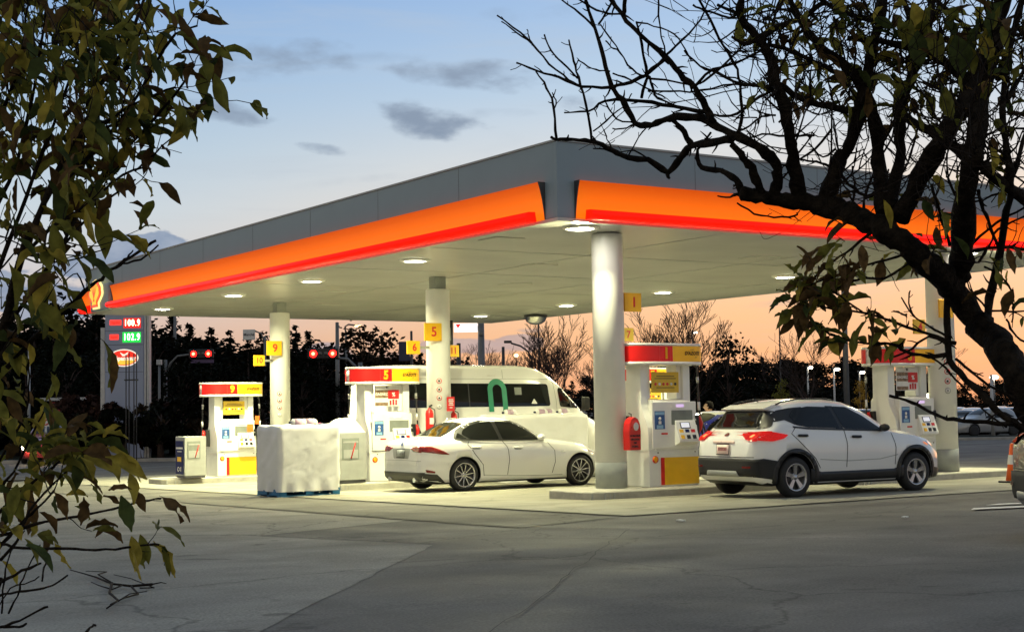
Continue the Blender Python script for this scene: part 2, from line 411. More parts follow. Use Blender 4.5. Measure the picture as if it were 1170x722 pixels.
    for a in [(300, 70, 105, 20, .04, .95, 1.0), (235, 60, 80, 12, -.03, .6, 1.0), (530, 86, 95, 15, -.05, .9, .9), (487, 136, 64, 17, -.12, 1.0, .7), (248, 127, 52, 11, -.15, .85, .8), (420, 66, 70, 7, .02, .4, 1.1), (560, 130, 60, 6, .03, .3, 1.1), (368, 171, 26, 6, -.15, .75, .6), (655, 118, 34, 10, 0, .8, .7), (620, 14, 60, 10, .05, .4, .9), (604, 377, 18, 3.4, 0, .7, .8), (985, 345, 24, 3, -.1, .3, .8), (410, 205, 60, 6, .1, .2, .9), (890, 346, 34, 4, .1, .22, .9)]:
        c = cloud(*a); streaks = c if streaks is None else mth('MAXIMUM', streaks, c)
    for a in [(2600, -60, 420, 60, .1, .5, .8), (-900, 60, 380, 50, 0, .6, .8), (-1500, 250, 300, 60, 0, .5, .8), (3300, 200, 260, 40, 0, .5, .8)]:
        streaks = mth('MAXIMUM', streaks, cloud(*a))
    bank = None
    for a in [(165, 285, 48, 20, .1, .95, .16), (95, 306, 95, 26, .08, .92, .16), (0, 330, 130, 30, 0, .9, .2), (205, 300, 34, 20, 0, .85, .16), (590, 392, 26, 9, 0, .55, .2), (545, 398, 40, 10, 0, .55, .2), (460, 398, 70, 13, 0, .5, .25), (380, 404, 60, 14, 0, .6, .25)]:
        c = cloud(*a); bank = c if bank is None else mth('MAXIMUM', bank, c)
    nv = nd(nt, 'ShaderNodeTexNoise'); nv.inputs['Scale'].default_value = 4.5; nv.inputs['Detail'].default_value = 8; nv.inputs['Roughness'].default_value = .62; nv.inputs['Distortion'].default_value = .4
    mv = nd(nt, 'ShaderNodeMapping'); mv.inputs['Scale'].default_value = (1, 1, 7.5); L.new(D, mv.inputs[0]); L.new(mv.outputs[0], nv.inputs['Vector'])
    veil = mth('MULTIPLY', mr(nv.outputs['Fac'], .47, .74), .38)
    col = mix(veil, col, mix(mr(el, 3., 9.), (.72,.50,.42), (.46,.53,.62)))
    col = mix(streaks, col, (.215,.285,.40))
    shade = mr(nzb.outputs['Fac'], .35, .7)
    col = mix(bank, col, mix(shade, (.15,.235,.39), (.30,.37,.50)))
    # a little of the physical sky on top
    ns = nd(nt, 'ShaderNodeTexSky'); ns.sky_type = 'NISHITA'; ns.sun_disc = False; ns.sun_elevation = R(-.5); ns.sun_rotation = math.atan2(SUN_AZ.x, SUN_AZ.y)
    sc = nd(nt, 'ShaderNodeMix', data_type='RGBA', blend_type='ADD'); sc.inputs['Factor'].default_value = .06
    L.new(col, sc.inputs['A']); L.new(ns.outputs[0], sc.inputs['B'])
    L.new(sc.outputs['Result'], bg.inputs['Color']); bg.inputs['Strength'].default_value = 1.0
build_world()
sd = bpy.data.lights.new('dusk_sun', 'SUN'); sd.energy = .12; sd.angle = R(25); sd.color = (1., .55, .3)
so = bpy.data.objects.new('dusk_sun', sd); COL.objects.link(so)
so.rotation_euler = (SUN_AZ*math.cos(R(4)) + Vector((0, 0, math.sin(R(4))))).to_track_quat('Z', 'Y').to_euler()

# ------------------------------------------------------------------ ground sheets
def sheet(name, poly, m, dz=0., ycuts=()):
    bm = bmesh.new(); f = bm.faces.new([bm.verts.new((x, y, 0)) for x, y in poly])
    for yc in ycuts:
        bmesh.ops.bisect_plane(bm, geom=bm.verts[:]+bm.edges[:]+bm.faces[:], plane_co=(0, yc, 0), plane_no=(0, 1, 0))
    for v in bm.verts: v.co.z = gz(v.co.x, v.co.y)+dz
    for f in bm.faces:
        f.normal_update()
        if f.normal.z < 0: f.normal_flip()
    me = bpy.data.meshes.new(name); bm.to_mesh(me); bm.free(); me.materials.append(M[m])
    o = bpy.data.objects.new(name, me); COL.objects.link(o); return structure(o)
sheet('ground', [(-700, -700), (700, -700), (700, 700), (-700, 700)], 'asphalt_dark', 0, (-26, 26))
jag = random.Random(3)
def wob_line(a, b, n=14, amp=.05):
    return [(a[0]+(b[0]-a[0])*i/n+jag.uniform(-amp, amp)*(0 < i < n), a[1]+(b[1]-a[1])*i/n+jag.uniform(-amp, amp)*(0 < i < n)) for i in range(n)]
sheet('old_asphalt', wob_line((-8.26, -3.92), (-7.52, -6.86), 8, .03)+wob_line((-7.52, -6.86), (-11.7, -11.95), 20, .02)+[(-16, -17.2), (-30, -10), (-30, 25.9), (-5.65, 25.9)]+wob_line((-5.65, 25.9), (-5.62, -3.6), 40, .05), 'asphalt_old', .004)
sheet('asphalt_strip', wob_line((-5.6, 25.9), (-5.5, -5.4), 60, .05)+wob_line((-5.5, -5.4), (-3.35, -4.75), 8, .04)+[(-3.32, 25.9)], 'asphalt_strip', .008)
sheet('forecourt', [(-3.31, 25.9)]+[(-3.31, -4.72)]+wob_line((-3.31, -4.72), (11.8, -4.45), 30, .04)+[(11.8, 4), (11.2, 25.9)], 'concrete_pad', .012)
def seam(name, a, b, w=.03, m='crack_tar', dz=.016, amp=.03, n=30):
    bm = bmesh.new(); A = Vector(a); B = Vector(b); t = (B-A).normalized(); nr = Vector((-t.y, t.x)); prev = None
    for i in range(n+1):
        p = A.lerp(B, i/n)+nr*jag.uniform(-amp, amp); ww = w*jag.uniform(.5, 1.2)
        q = [bm.verts.new((*(p+nr*s*ww/2), gz(p.x, p.y)+dz)) for s in (-1, 1)]
        if prev: bm.faces.new([prev[0], q[0], q[1], prev[1]])
        prev = q
    me = bpy.data.meshes.new(name); bm.to_mesh(me); bm.free(); me.materials.append(M[m])
    o = bpy.data.objects.new(name, me); COL.objects.link(o); return structure(o)
for a, b, w in [((-3.31, 25), (-3.31, -4.72), .03), ((-3.31, -4.72), (11.8, -4.45), .035), ((-5.58, 24), (-5.5, -5.4), .03), ((-4.85, -6.75), (-11.2, -13.6), .010), ((-8.26, -3.92), (-7.52, -6.86), .03), ((-8.26, -3.92), (-13, 2.5), .03), ((-5.5, -5.4), (-4.85, -6.75), .04),
                ((-3.3, 3.2), (11.8, 3.2), .02), ((2.2, -4.5), (2.2, 25), .02), ((-3.3, 11.9), (11.8, 11.9), .02), ((-3.31, -1.3), (11.8, -1.3), .015), ((-4.2, -5), (3.0, -6.1), .03), ((-7.6, -6.7), (-5.4, -5.6), .02)]:
    seam('pavement_joint', a, b, w)
# far road, verge, kerbs
FARZ = gz(0, 26)
def far_strip(name, d0, d1, m, dz, h=None, x0=-900, x1=2100):
    f0 = Vector((CAM.x, CAM.y, 0))+_fw*d0; f1 = Vector((CAM.x, CAM.y, 0))+_fw*d1
    e = MB()
    P = [f0+_rt*(x0/1700*d0), f0+_rt*(x1/1700*d0), f1+_rt*(x1/1700*d1), f1+_rt*(x0/1700*d1)]
    if h is None: e.quad([(p.x, p.y, FARZ+dz) for p in P])
    else:
        lo = [e.bm.verts.new((p.x, p.y, FARZ-.05)) for p in P]; hi = [e.bm.verts.new((p.x, p.y, FARZ+h)) for p in P]
        e._f(hi); e._f(lo[::-1])
        for i in range(4): e._f([lo[i], lo[(i+1) % 4], hi[(i+1) % 4], hi[i]])
    return structure(e.build(name, m))
far_strip('far_kerb', 62, 62.4, 'kerb', 0, .14, -900, 330)
far_strip('verge', 62.4, 240, 'grass', 0, .12, -900, 330)
far_strip('lot_kerb', 76, 76.4, 'kerb', 0, .14, 345, 1200)
far_strip('lot_verge', 76.4, 81, 'grass', 0, .12, 345, 1200)
far_strip('wood_floor', 120, 400, 'grass', .004, None, 300, 1500)
for dd, xx0, xx1 in [(47, 470, 640), (53, 420, 700), (60, 480, 760)]:
    far_strip('lane_line', dd, dd+.16, 'paint_white', .006, None, xx0, xx1)
# white marking near the right edge
sheet('painted_line', [(.05, -7.62), (.35, -7.42), (3.4, -8.35), (3.4, -8.62)], 'paint_white', .02)
sheet('painted_line', [(.9, -7.15), (1.3, -7.05), (3.6, -7.75), (3.6, -7.86)], 'paint_white', .02)

# ------------------------------------------------------------------ canopy
KX, KY, ZC, ZT, CL, CWD = -1.7925, -1.0827, 4.5386, 5.8286, 24.659, 14.372
X1, Y1 = KX+CWD, KY+CL
canopy = thing('station_canopy', 'large flat fuel station canopy with grey fascia, glowing orange band and red light bar', 'canopy', (0, 0, 0))
ZG = 5.20                                    # lower edge of the grey fascia
e = MB(); t = .10
for (x0, x1, y0, y1) in [(KX, X1, KY, KY+t), (KX, X1, Y1-t, Y1), (KX, KX+t, KY+t+.003, Y1-t-.003), (X1-t, X1, KY+t+.003, Y1-t-.003)]:
    e.box(x0, x1, y0, y1, ZC+.06, ZT)
e.build('fascia', 'grey_fascia', canopy)
e = MB().box(KX+t+.003, X1-t-.003, KY+t+.003, Y1-t-.003, ZT-.12, ZT-.06); e.build('roof_deck', 'grey_fascia', canopy)
e = MB().box(KX-.02, X1+.02, KY-.02, KY+.13, ZT+.003, ZT+.035).box(KX-.02, X1+.02, Y1-.13, Y1+.02, ZT+.003, ZT+.035).box(KX-.02, KX+.13, KY+.133, Y1-.133, ZT+.003, ZT+.035).box(X1-.13, X1+.02, KY+.133, Y1-.133, ZT+.003, ZT+.035)
e.build('coping', 'metal_grey', canopy)
e = MB().box(KX+.005, X1-.005, KY+.005, Y1-.005, ZC, ZC+.055); e.build('soffit', 'soffit', canopy)
e = MB()
for yv in [3.2, 7.4, 11.6, 15.8, 20]: e.box(KX+.1, X1-.1, yv-.012, yv+.012, ZC-.007, ZC-.001)
for xv in [1.9, 6.0, 10.1]: e.box(xv-.012, xv+.012, KY+.1, Y1-.1, ZC-.009, ZC-.0015)
e.build('soffit_trim', 'metal_grey', canopy)
for q in range(1, 8):
    yv = KY+3.05*q; MB().box(KX-.003, KX-.0005, yv-.004, yv+.004, ZG+.01, ZT-.003).build('fascia_joint', 'pole_grey', canopy)
for q in range(1, 5):
    xv = KX+2.9*q; MB().box(xv-.004, xv+.004, KY-.003, KY-.0005, ZG+.01, ZT-.003).build('fascia_joint', 'pole_grey', canopy)
# glowing cove: wedge that leans out at its top, red tube along its foot; corners stay grey
cove = [(-.001, ZC+.05), (-.02, ZC+.20), (-.05, ZC+.38), (-.09, ZC+.54), (-.13, ZG), (-.001, ZG)]
bar = [(-.02, ZC+.03), (-.17, ZC+.035), (-.215, ZC+.055), (-.235, ZC+.09), (-.235, ZC+.12), (-.215, ZC+.16), (-.17, ZC+.185), (-.045, ZC+.19)]
NEAR, FAR = .36, 2.63
def cove_side(side):
    if side == 'left':
        a0, a1 = KY+NEAR, Y1-FAR; f = lambda p: [(KX+d, z) for d, z in p]; ax = 'y'
    elif side == 'front':
        a0, a1 = KX+.36, X1-.95; f = lambda p: [(KY+d, z) for d, z in p]; ax = 'x'
    elif side == 'back':
        a0, a1 = KX+.95, X1-.95; f = lambda p: [(Y1-d, z) for d, z in p]; ax = 'x'
    else:
        a0, a1 = KY+.95, Y1-.95; f = lambda p: [(X1-d, z) for d, z in p]; ax = 'y'
    MB().prism(f(cove), ax, a0, a1).build('orange_cove', 'orange_glow', canopy)
    for p0 in (a0-.022, a1+.002): MB().prism(f([(d-.006, z+.004) for d, z in cove[:-1]]+[(-.001, ZG+.004)]), ax, p0, p0+.02).build('cove_end_cap', 'steel_dark', canopy)
    MB().prism(f([(d-.05, z) for d, z in bar]), ax, a0+.14, a1-.05, smooth=True).build('red_light_bar', 'red_glow', canopy)
for s in ('left', 'front', 'back', 'right'): cove_side(s)
# far corner pieces of the left and back faces: rounded panel with the shell emblem and the bar wrapping the corner
def corner_wrap(cx, cy, sx, sy, parent):
    e = MB()
    w = FAR-.25
    e.prism([(cx, ZC+.05), (cx+sx*.02, ZC+.2), (cx+sx*.07, ZC+.45), (cx+sx*.13, ZG), (cx, ZG)], 'y', cy-sy*.02, cy-sy*.86, 0)
    e.prism([(cy, ZC+.05), (cy+sy*.02, ZC+.2), (cy+sy*.07, ZC+.45), (cy+sy*.13, ZG), (cy, ZG)], 'x', cx+sx*.13, cx-sx*.30, 0)
    e.build('orange_cove', 'orange_glow', parent)
    MB().tube([(cx+sx*.12, cy-sy*.84, ZC+.12), (cx+sx*.12, cy-sy*.3, ZC+.12), (cx+sx*.14, cy+sy*.02, ZC+.12), (cx+sx*.06, cy+sy*.14, ZC+.12), (cx-sx*.36, cy+sy*.12, ZC+.12)], .10, 14).build('red_light_bar', 'red_glow', parent)
corner_wrap(KX, Y1, -1, 1, canopy)
def scallop(cx, cz, w, h, scale=1.):
    """outline of a scallop shell in a vertical plane, hinge at the bottom"""
    pts = []
    n = 7
    for i in range(n*4+1):
        a = math.pi*(-.12)+math.pi*1.24*i/(n*4)
        r = 1+.055*abs(math.sin(n*math.pi*i/(n*4)))
        pts.append((cx+w/2*r*math.cos(a)*scale, cz+h*.08+h*.44*r*math.sin(a)*scale))
    pts += [(cx-w*.20*scale, cz-h*.30*scale), (cx-w*.24*scale, cz-h*.48*scale), (cx+w*.24*scale, cz-h*.48*scale), (cx+w*.20*scale, cz-h*.30*scale)]
    return pts
def shell_emblem(parent, face, off, cu, cz, w, h, mats, name='shell_emblem', d=.03):
    """face '-x' or '-y'; off = plane position (outer side), cu = horizontal centre"""
    ax = 'x' if face == '-x' else 'y'
    o = MB().prism(scallop(cu, cz, w, h), ax, off, off-d).build(name, mats[0], parent)
    MB().prism(scallop(cu, cz, w, h, .80), ax, off-d-.001, off-d-.008).build('shell_face', mats[1], o)
    e = MB()
    for k in range(-2, 3):
        a = math.pi/2+k*.36
        u0, z0 = cu+w*.05*k*.6, cz-h*.26; u1, z1 = cu+w*.37*math.cos(a), cz+h*.08+h*.36*math.sin(a)
        du = w*.018; P = [(u0-du, z0), (u0+du, z0), (u1+du, z1), (u1-du, z1)]
        e.prism(P, ax, off-d-.009, off-d-.013)
    e.build('shell_rib', mats[0], o); return o
MB().box(KX-.15, KX-.003, Y1-FAR+.08, Y1-.89, ZC-.002, ZG+.10, bev=.05).build('corner_panel', 'grey_fascia', canopy)
MB().prism(scallop(Y1-1.56, ZC+.46, 1.12, .84), 'x', KX-.155, KX-.20).build('emblem_halo', 'oval_yellow_pale', canopy)
shell_emblem(canopy, '-x', KX-.201, Y1-1.56, ZC+.46, 1.0, .74, ('emblem_red', 'emblem_yellow'), d=.04)
# pillars
PILLARS = [(0, 0, 0), (8.10, -.3, 0), (1.57, 8.5, 1), (6.35, 8.5, 1), (1.55, 17.05, 1), (6.5, 17.0, 1)]
PR = .272
for (x, y, stub) in PILLARS:
    g = gz(x, y)+.15; top = ZC-.30 if stub else ZC-.03
    e = MB().lathe([(PR, g+.005), (PR, top), (PR, top+.001), (PR-.015, top+.012)], (x, y, 0), seg=40, close=True)
    pl = e.build('pillar', 'pillar_paint', canopy)
    e = MB().lathe([(PR+.004, g+.002), (PR+.004, g+.44), (PR, g+.443)], (x, y, 0), seg=40, close=True); e.build('base_band', 'grey_base', pl)
    e = MB().box(x-.14, x+.14, y-.14, y+.14, top+.013, ZC-.002); e.build('pillar_stub', 'steel_dark' if not stub else 'grey_base', pl)
# access hatches in the soffit
for (x, y) in [(-1.2, 1.5), (2.1, 5.2), (5.4, 2.0), (4.2, 9.3), (1.2, 13.2), (8.3, 2.2), (3.2, 17.5)]:
    MB().box(x-.3, x+.3, y-.3, y+.3, ZC-.02, ZC-.003, bev=.006).build('soffit_hatch', 'soffit', canopy)
MB().lathe([(.05, ZC-.16), (.06, ZC-.1), (.03, ZC-.05), (.03, ZC-.002)], (.42, .35, 0), seg=14, close=True).build('dome_camera', 'black_plastic', canopy)
# ceiling lights
k = 0
LIGHTS = [(-.95, -.55), (-.83, 5.28), (-.7, 10.32), (-.7, 14.88), (-.65, 20.17), (8.5, -.65), (8.95, 4.99), (9.2, 9.84), (9.63, 14.83), (9.78, 19.81)]
names = ['nearest the front corner of the canopy', 'second from the near corner in the left row', 'third from the near corner in the left row', 'fourth from the near corner in the left row', 'last one at the far left corner of the canopy',
         'behind the tree branches at the right', 'half behind the hanging leaves of the right tree', 'right of the large front pillar above the numbered sign', 'left of the large front pillar near the mirror', 'right of the pillar with sign 5 near the back edge']
ld = bpy.data.lights.new('lamp', 'AREA'); ld.shape = 'DISK'; ld.size = .26; ld.energy = 560; ld.spread = R(158); ld.color = (1., .965, .54)
ld_edge = ld.copy(); ld_edge.spread = R(178); ld_edge.energy = 400
for (x, y), nm in zip(LIGHTS, names):
    t_ = thing('ceiling_light', 'canopy light '+nm, 'ceiling light', (x, y, ZC), 0, 'recessed lights in the canopy soffit')
    MB().lathe([(.32, -.002), (.31, -.03), (.225, -.05), (.215, -.022), (.215, -.002)], seg=28).build('bezel', 'white_panel', t_)
    MB().lathe([(.001, -.052), (.10, -.049), (.17, -.042), (.213, -.030), (.213, -.004)], seg=28).build('lens', 'light_lens', t_)
    near = (x, y) in (LIGHTS[0], LIGHTS[5])
    lo = bpy.data.objects.new('lamp', ld_edge if near else ld); COL.objects.link(lo)
    if near: lo.rotation_euler = Vector((.52, .48, 1)).normalized().to_track_quat('Z', 'Y').to_euler() if x < 0 else Vector((-.25, .45, 1)).normalized().to_track_quat('Z', 'Y').to_euler()
    lo.parent = t_; lo.location = (0, 0, -.064)
# (edge lamps are tilted outward, away from the pillar beside them)
# dome mirror
t_ = thing('dome_mirror', 'round chrome convex mirror hanging under the back edge of the canopy', 'mirror', (11.3, 18.9, ZC))
MB().lathe([(.02, -.34), (.18, -.31), (.30, -.23), (.36, -.1)], seg=28).build('mirror_dome', 'chrome', t_)
MB().lathe([(.36, -.099), (.38, -.09), (.38, -.04), (.10, -.03), (.10, -.003)], seg=28, close=True).build('mounting_ring', 'steel_dark', t_)
# ------------------------------------------------------------------ pump islands
def island(name, label, x0, x1, yc):
    g = gz(0, yc); y0, y1 = yc-.89, yc+.62
    t_ = thing(name, label, 'kerb island', (x0, yc, g), 0, 'raised concrete pump islands')
    c = .30
    a0, a1, b0, b1 = 0, x1-x0, y0-yc, y1-yc
    def outline(i):
        return [(a0+i, b0+c*.9), (a0+.09+i, b0+.10), (a0+c, b0+i), (a1-c, b0+i), (a1-.09-i, b0+.10), (a1-i, b0+c), (a1-i, b1-c), (a1-c, b1-i), (a0+c, b1-i), (a0+i, b1-c)]
    e = MB(); e.prism(outline(0), 'z', -.06, .135)
    lo = outline(0); hi = outline(.02)
    A = [e.bm.verts.new((*p, .135)) for p in lo]; B = [e.bm.verts.new((*p, .152)) for p in hi]
    for i in range(len(A)): e._f([A[i], A[(i+1) % len(A)], B[(i+1) % len(B)], B[i]])
    e._f(B); e.build('kerb_body', 'island_concrete', t_)
    e = MB()
    for u in (-.10, .0, .10, .2):
        px = a0+c+u*.8 if u > 0 else a0+.09+(.21)*(u+.1)/.1*.9; py = b0-.006 if u > 0 else b0+.10-.10*(u+.1)/.1-.006
        e.box(px-.012, px+.012, py-.004, py+.02, .0, .12)
    e.build('corner_guard', 'metal_grey', t_)
    return t_
island('pump_island', 'concrete island under pump 1 and the large front pillar', -1.08, 3.3, 0)
island('pump_island', 'concrete island at the right under pump 3 and its pillar', 4.9, 9.93, 0)
island('pump_island', 'concrete island under pump 5 behind the white sedan', -1.62, 3.4, 8.5)
island('pump_island', 'concrete island under pump 7 behind the front pillar', 4.9, 9.9, 8.5)
island('pump_island', 'concrete island at the left under pump 9', -2.05, 3.4, 17.05)

# ------------------------------------------------------------------ fuel pumps
def stadium_y(x, hw, hd, n=5.0):
    return hd*max(0., 1-abs(x/hw)**n)**(1/2.2)
def superellipse(hw, hd, cnt=48, n=5.0):
    xs = [-hw*math.cos(math.pi*i/(cnt//2)) for i in range(cnt//2+1)]
    return [(x, -stadium_y(x, hw, hd, n)) for x in xs] + [(x, stadium_y(x, hw, hd, n)) for x in xs[::-1][1:-1]]
def bend_text(o, hw, hd):
    for v in o.data.vertices: v.co.y = -stadium_y(v.co.x, hw, hd) - (.006 if v.co.y < 0 else .002)
def fuel_pump(num, back, label, loc, ad, yellow_foot=True, group='fuel pumps on the islands', extra_tags=False, lit_side='front', dull=False):
    t_ = thing('fuel_pump', label, 'fuel pump', loc, 0, group)
    W = .55
    # lower cabinet
    e = MB(); e.box(-W, W, -.40, .40, .0, .62, bev=.015); e.box(-W-.006, W+.006, -.406, .406, .612, .626); cab = e.build('lower_cabinet', 'white_panel', t_)
    if yellow_foot:
        MB().box(-.22, W-.004, -.408, -.398, .03, .50).build('yellow_panel', 'yellow_paint', cab)
        MB().box(-.30, -.222, -.408, -.398, .03, .50).build('red_stripe', 'red_paint', cab)
    o = MB().lathe([(.001, -.412), (.062, -.411), (.064, -.40)], (-.42, 0, .47), axis='y', seg=20).build('round_emblem', 'red_paint', cab)
    MB().prism([(u*1.0, z) for u, z in scallop(-.42, .468, .092, .092)], 'y', -.4125, -.4165).build('shell_face', 'emblem_flat', o)
    e = MB()
    for u in (-.36, .47): e.lathe([(.001, -.411), (.012, -.41), (.012, -.40)], (u, 0, .585), axis='y', seg=10)
    e.build('cabinet_lock', 'black_plastic', cab)
    # S profiled side cheeks
    prof = [(-.385, .63), (-.385, .92), (-.375, 1.02), (-.34, 1.12), (-.28, 1.22), (-.225, 1.32), (-.20, 1.42), (-.20, 2.10)]
    full = prof+[(-y, z) for y, z in prof[::-1]]
    for s in (-1, 1): MB().prism(full, 'x', s*W, s*(W-.15)).build('side_cheek', 'white_panel', t_)
    # centre head
    e = MB()
    e.prism([(-.405, .63), (-.405, 1.42), (-.37, 1.47), (-.25, 1.50), (.25, 1.50), (.37, 1.47), (.405, 1.42), (.405, .63)], 'x', -W+.155, W-.155)
    e.build('pump_head', 'white_panel', t_)
    e = MB(); e.box(-W+.06, W-.06, -.43, -.407, .66, 1.46, bev=.01)
    face = e.build('control_face', 'white_panel', t_)
    MB().box(-.07, .40, -.436, -.431, 1.06, 1.31, bev=.004).build('recess', 'niche_grey', face)
    MB().box(-.06, .24, -.441, -.431, 1.355, 1.42).build('price_window', 'white_panel', face)
    MB().box(.03, .20, -.444, -.4415, 1.362, 1.413).build('price_display', 'screen_violet', face)
    MB().box(-.44, -.22, -.436, -.431, .99, 1.30).build('info_label', 'info_blue', face)
    MB().box(-.43, -.23, -.439, -.4365, 1.235, 1.285).build('label_print', 'light_blue', face); MB().box(-.40, -.26, -.439, -.4365, 1.0, 1.06).build('label_print', 'light_blue', face)
    e = MB(); e.lathe([(.001, -.4395), (.03, -.4395), (.03, -.4366)], (-.33, 0, 1.17), axis='y', seg=14); e.box(-.36, -.30, -.4395, -.4366, 1.075, 1.13); e.build('label_symbol', 'poster_white', face)
    # slanted keypad console
    e = MB(); e.prism([(-.43, .70), (-.565, .76), (-.565, .80), (-.455, 1.12), (-.43, 1.14)], 'x', .0, .44)
    con = e.build('keypad_console', 'white_panel', t_)
    def on_slope(u0, u1, v0, v1, m, name, h=.006):
        a = Vector((0, -.565, .80)); b = Vector((0, -.455, 1.12)); d = (b-a).normalized(); n = Vector((0, -d.z, d.y))
        e = MB(); lo = [a+d*v for v in (v0, v1)]
        P = [Vector((u, p.y, p.z))+n*.0015 for p in lo for u in (u0, u1)]; Q = [p+n*h for p in P]
        vs = [e.bm.verts.new(p) for p in P+Q]
        for q in ((4,5,7,6), (0,1,5,4), (2,3,7,6), (0,2,6,4), (1,3,7,5)): e._f([vs[i] for i in q])
        return e.build(name, m, con)
    on_slope(.08, .30, .205, .315, 'black_plastic', 'screen_frame', .004)
    on_slope(.10, .28, .220, .305, 'screen_lit', 'screen', .008)
    for i, (m1, m2) in enumerate((('yellow_paint', 'yellow_paint'), ('navy', 'navy'), ('red_paint', 'red_paint'))):
        u = .035+i*.13
        on_slope(u, u+.085, .13, .185, m1, 'grade_label')
        on_slope(u, u+.085, .085, .128, 'poster_white', 'grade_price')
        on_slope(u+.008, u+.077, .015, .08, 'black_plastic' if i else m2, 'grade_button', .014)
    MB().box(-.30, -.16, -.434, -.431, .895, .925).build('small_sticker', 'red_paint', face)
    e = MB().box(.46, .52, -.445, -.431, 1.05, 1.13).box(.46, .52, -.445, -.431, 1.16, 1.22); e.build('card_reader', 'black_plastic', face)
    if extra_tags:
        MB().box(.27, .44, -.448, -.44, 1.16, 1.36).build('orange_tag', 'orange_paint', face)
        MB().box(.50, .62, -.448, -.44, 1.36, 1.58).build('orange_tag', 'orange_paint', face)
        MB().box(-.58, -.50, -.42, -.21, 1.72, 1.95).build('orange_tag', 'orange_paint', face) if False else None
    # uprights
    for s in (-1, 1): MB().box(s*(W-.155), s*(W-.25), -.14, .14, 1.51, 2.10).build('upright', 'white_panel', t_)
    # hanging panel in the gap
    if ad == 'yellow':
        pn = MB().box(-.30, .30, -.20, -.18, 1.62, 1.98).build('hanging_sign', 'yellow_dull', t_)
        e = MB()
        for z, w in ((1.90, .20), (1.86, .24)): e.box(-w, w, -.203, -.2005, z, z+.012)
        e.build('sign_print', 'text_dark', pn)
        for i, c in enumerate(('text_red', 'poster_white', 'text_red', 'text_red', 'poster_white', 'text_dark')):
            MB().lathe([(.001, -.205), (.026, -.205), (.026, -.2005)], (-.22+i*.088, 0, 1.77), axis='y', seg=10).build('sign_symbol', c, pn)
        MB().box(-.2, .2, -.203, -.2005, 1.70, 1.712).build('sign_print', 'text_dark', pn)
    else:
        pn = MB().box(-.30, .30, -.20, -.18, 1.62, 1.98).build('advert_sign', 'poster_white', t_)
        MB().box(-.295, .02, -.204, -.2005, 1.80, 1.975).build('advert_photo', 'poster_brown', pn)
        MB().box(-.295, .02, -.204, -.2005, 1.63, 1.70).build('advert_photo', 'poster_brown', pn)
        MB().box(.022, .295, -.204, -.2005, 1.78, 1.975).build('advert_field', 'red_paint', pn)
        text('advert_text', 'GAGNEZ', .075, 'poster_white', pn, (-.14, -.206, 1.88), bold=.002)
        text('advert_text', '%', .12, 'poster_white', pn, (.16, -.206, 1.87), bold=.003)
        e = MB(); 
        for u, c, h in ((.06, 0, .10), (.13, 0, .12), (.20, 0, .11)): e.box(u, u+.045, -.206, -.2005, 1.645, 1.645+h)
        e.build('advert_bottle', 'text_red', pn)
        MB().box(-.3, .3, -.20, -.18, 1.985, 2.07).build('grade_strip', 'poster_white', pn)
        text('grade_number', '91', .07, 'text_dark', pn, (0, -.204, 2.027), bold=.002)
    # topper
    HW, HD = .86, .40
    sp = superellipse(HW, HD)
    e = MB(); e.prism(sp, 'z', 2.10, 2.155, smooth=True); e.prism(sp, 'z', 2.43, 2.475, smooth=True); e.prism([(x*.985, y*.985) for x, y in sp], 'z', 2.155, 2.43, smooth=True)
    top = e.build('topper', 'white_panel', t_)
    def band(x0, x1, m, name, side=-1):
        e = MB(); n = 26; prev = None
        for i in range(n+1):
            x = x0+(x1-x0)*i/n; y = side*(stadium_y(x, HW, HD)*.985+.003)
            q = [e.bm.verts.new((x*1.001, y, z)) for z in (2.157, 2.428)]
            if prev: e._f([prev[0], q[0], q[1], prev[1]], 0, True)
            prev = q
        return e.build(name, m, top)
    for side in (-1, 1):
        s = -side
        band(-.856, .02, 'topper_red', 'red_band', side) if side < 0 else band(-.856, -.55, 'topper_red', 'red_band', side); band(.022 if side < 0 else -.548, .856, 'topper_yellow', 'yellow_band', side)
    for u in (-.28, -.05):
        o = MB().box(u, u+.008, -.405, -.39, 2.157, 2.428).build('band_joint', 'topper_joint', top); bend_text(o, HW, HD)
    o = text('pump_number', num, .26, 'yellow_text', top, (-.13, -.4, 2.292), bold=.013, sx=.95); bend_text(o, HW, HD+.004)
    o = text('slogan', "D'AZOTE", .085, 'text_dark', top, (.46, -.4, 2.30), bold=.003, shear=.25, space=1.02); bend_text(o, HW, HD+.002)
    o = text('small_print', 'enrichi', .035, 'text_dark', top, (.46, -.4, 2.365), shear=.2); bend_text(o, HW, HD+.002)
    o = text('small_print', 'plus', .035, 'text_dark', top, (.55, -.4, 2.235), shear=.2); bend_text(o, HW, HD+.002)
    # nozzles, boots and hoses at both ends
    for s, yb in ((1, -.22), (-1, .22)):
        boot = MB().prism([(yb-.11, .78), (yb-.09, 1.22), (yb+.09, 1.22), (yb+.11, .86)], 'x', s*(W+.004), s*(W+.10)).build('nozzle_boot', 'black_plastic', t_)
        nz = MB().tube([(s*(W+.15), yb-.02, 1.20), (s*(W+.17), yb-.05, 1.08), (s*(W+.16), yb-.03, .97), (s*(W+.13), yb, .88)], [.035, .05, .045, .03], 10).build('nozzle', 'red_paint', t_)
        e = MB().tube([(s*(W+.13), yb, .90), (s*(W+.10), yb+.01, .80), (s*(W+.11), yb+.01, .72)], [.02, .016, .014], 8)
        e.tube([(s*(W+.20), yb-.05, 1.14), (s*(W+.225), yb-.06, 1.02), (s*(W+.18), yb-.03, .92)], .010, 6); e.build('nozzle_spout', 'steel_dark', nz)
        hx = s*(W+.15)
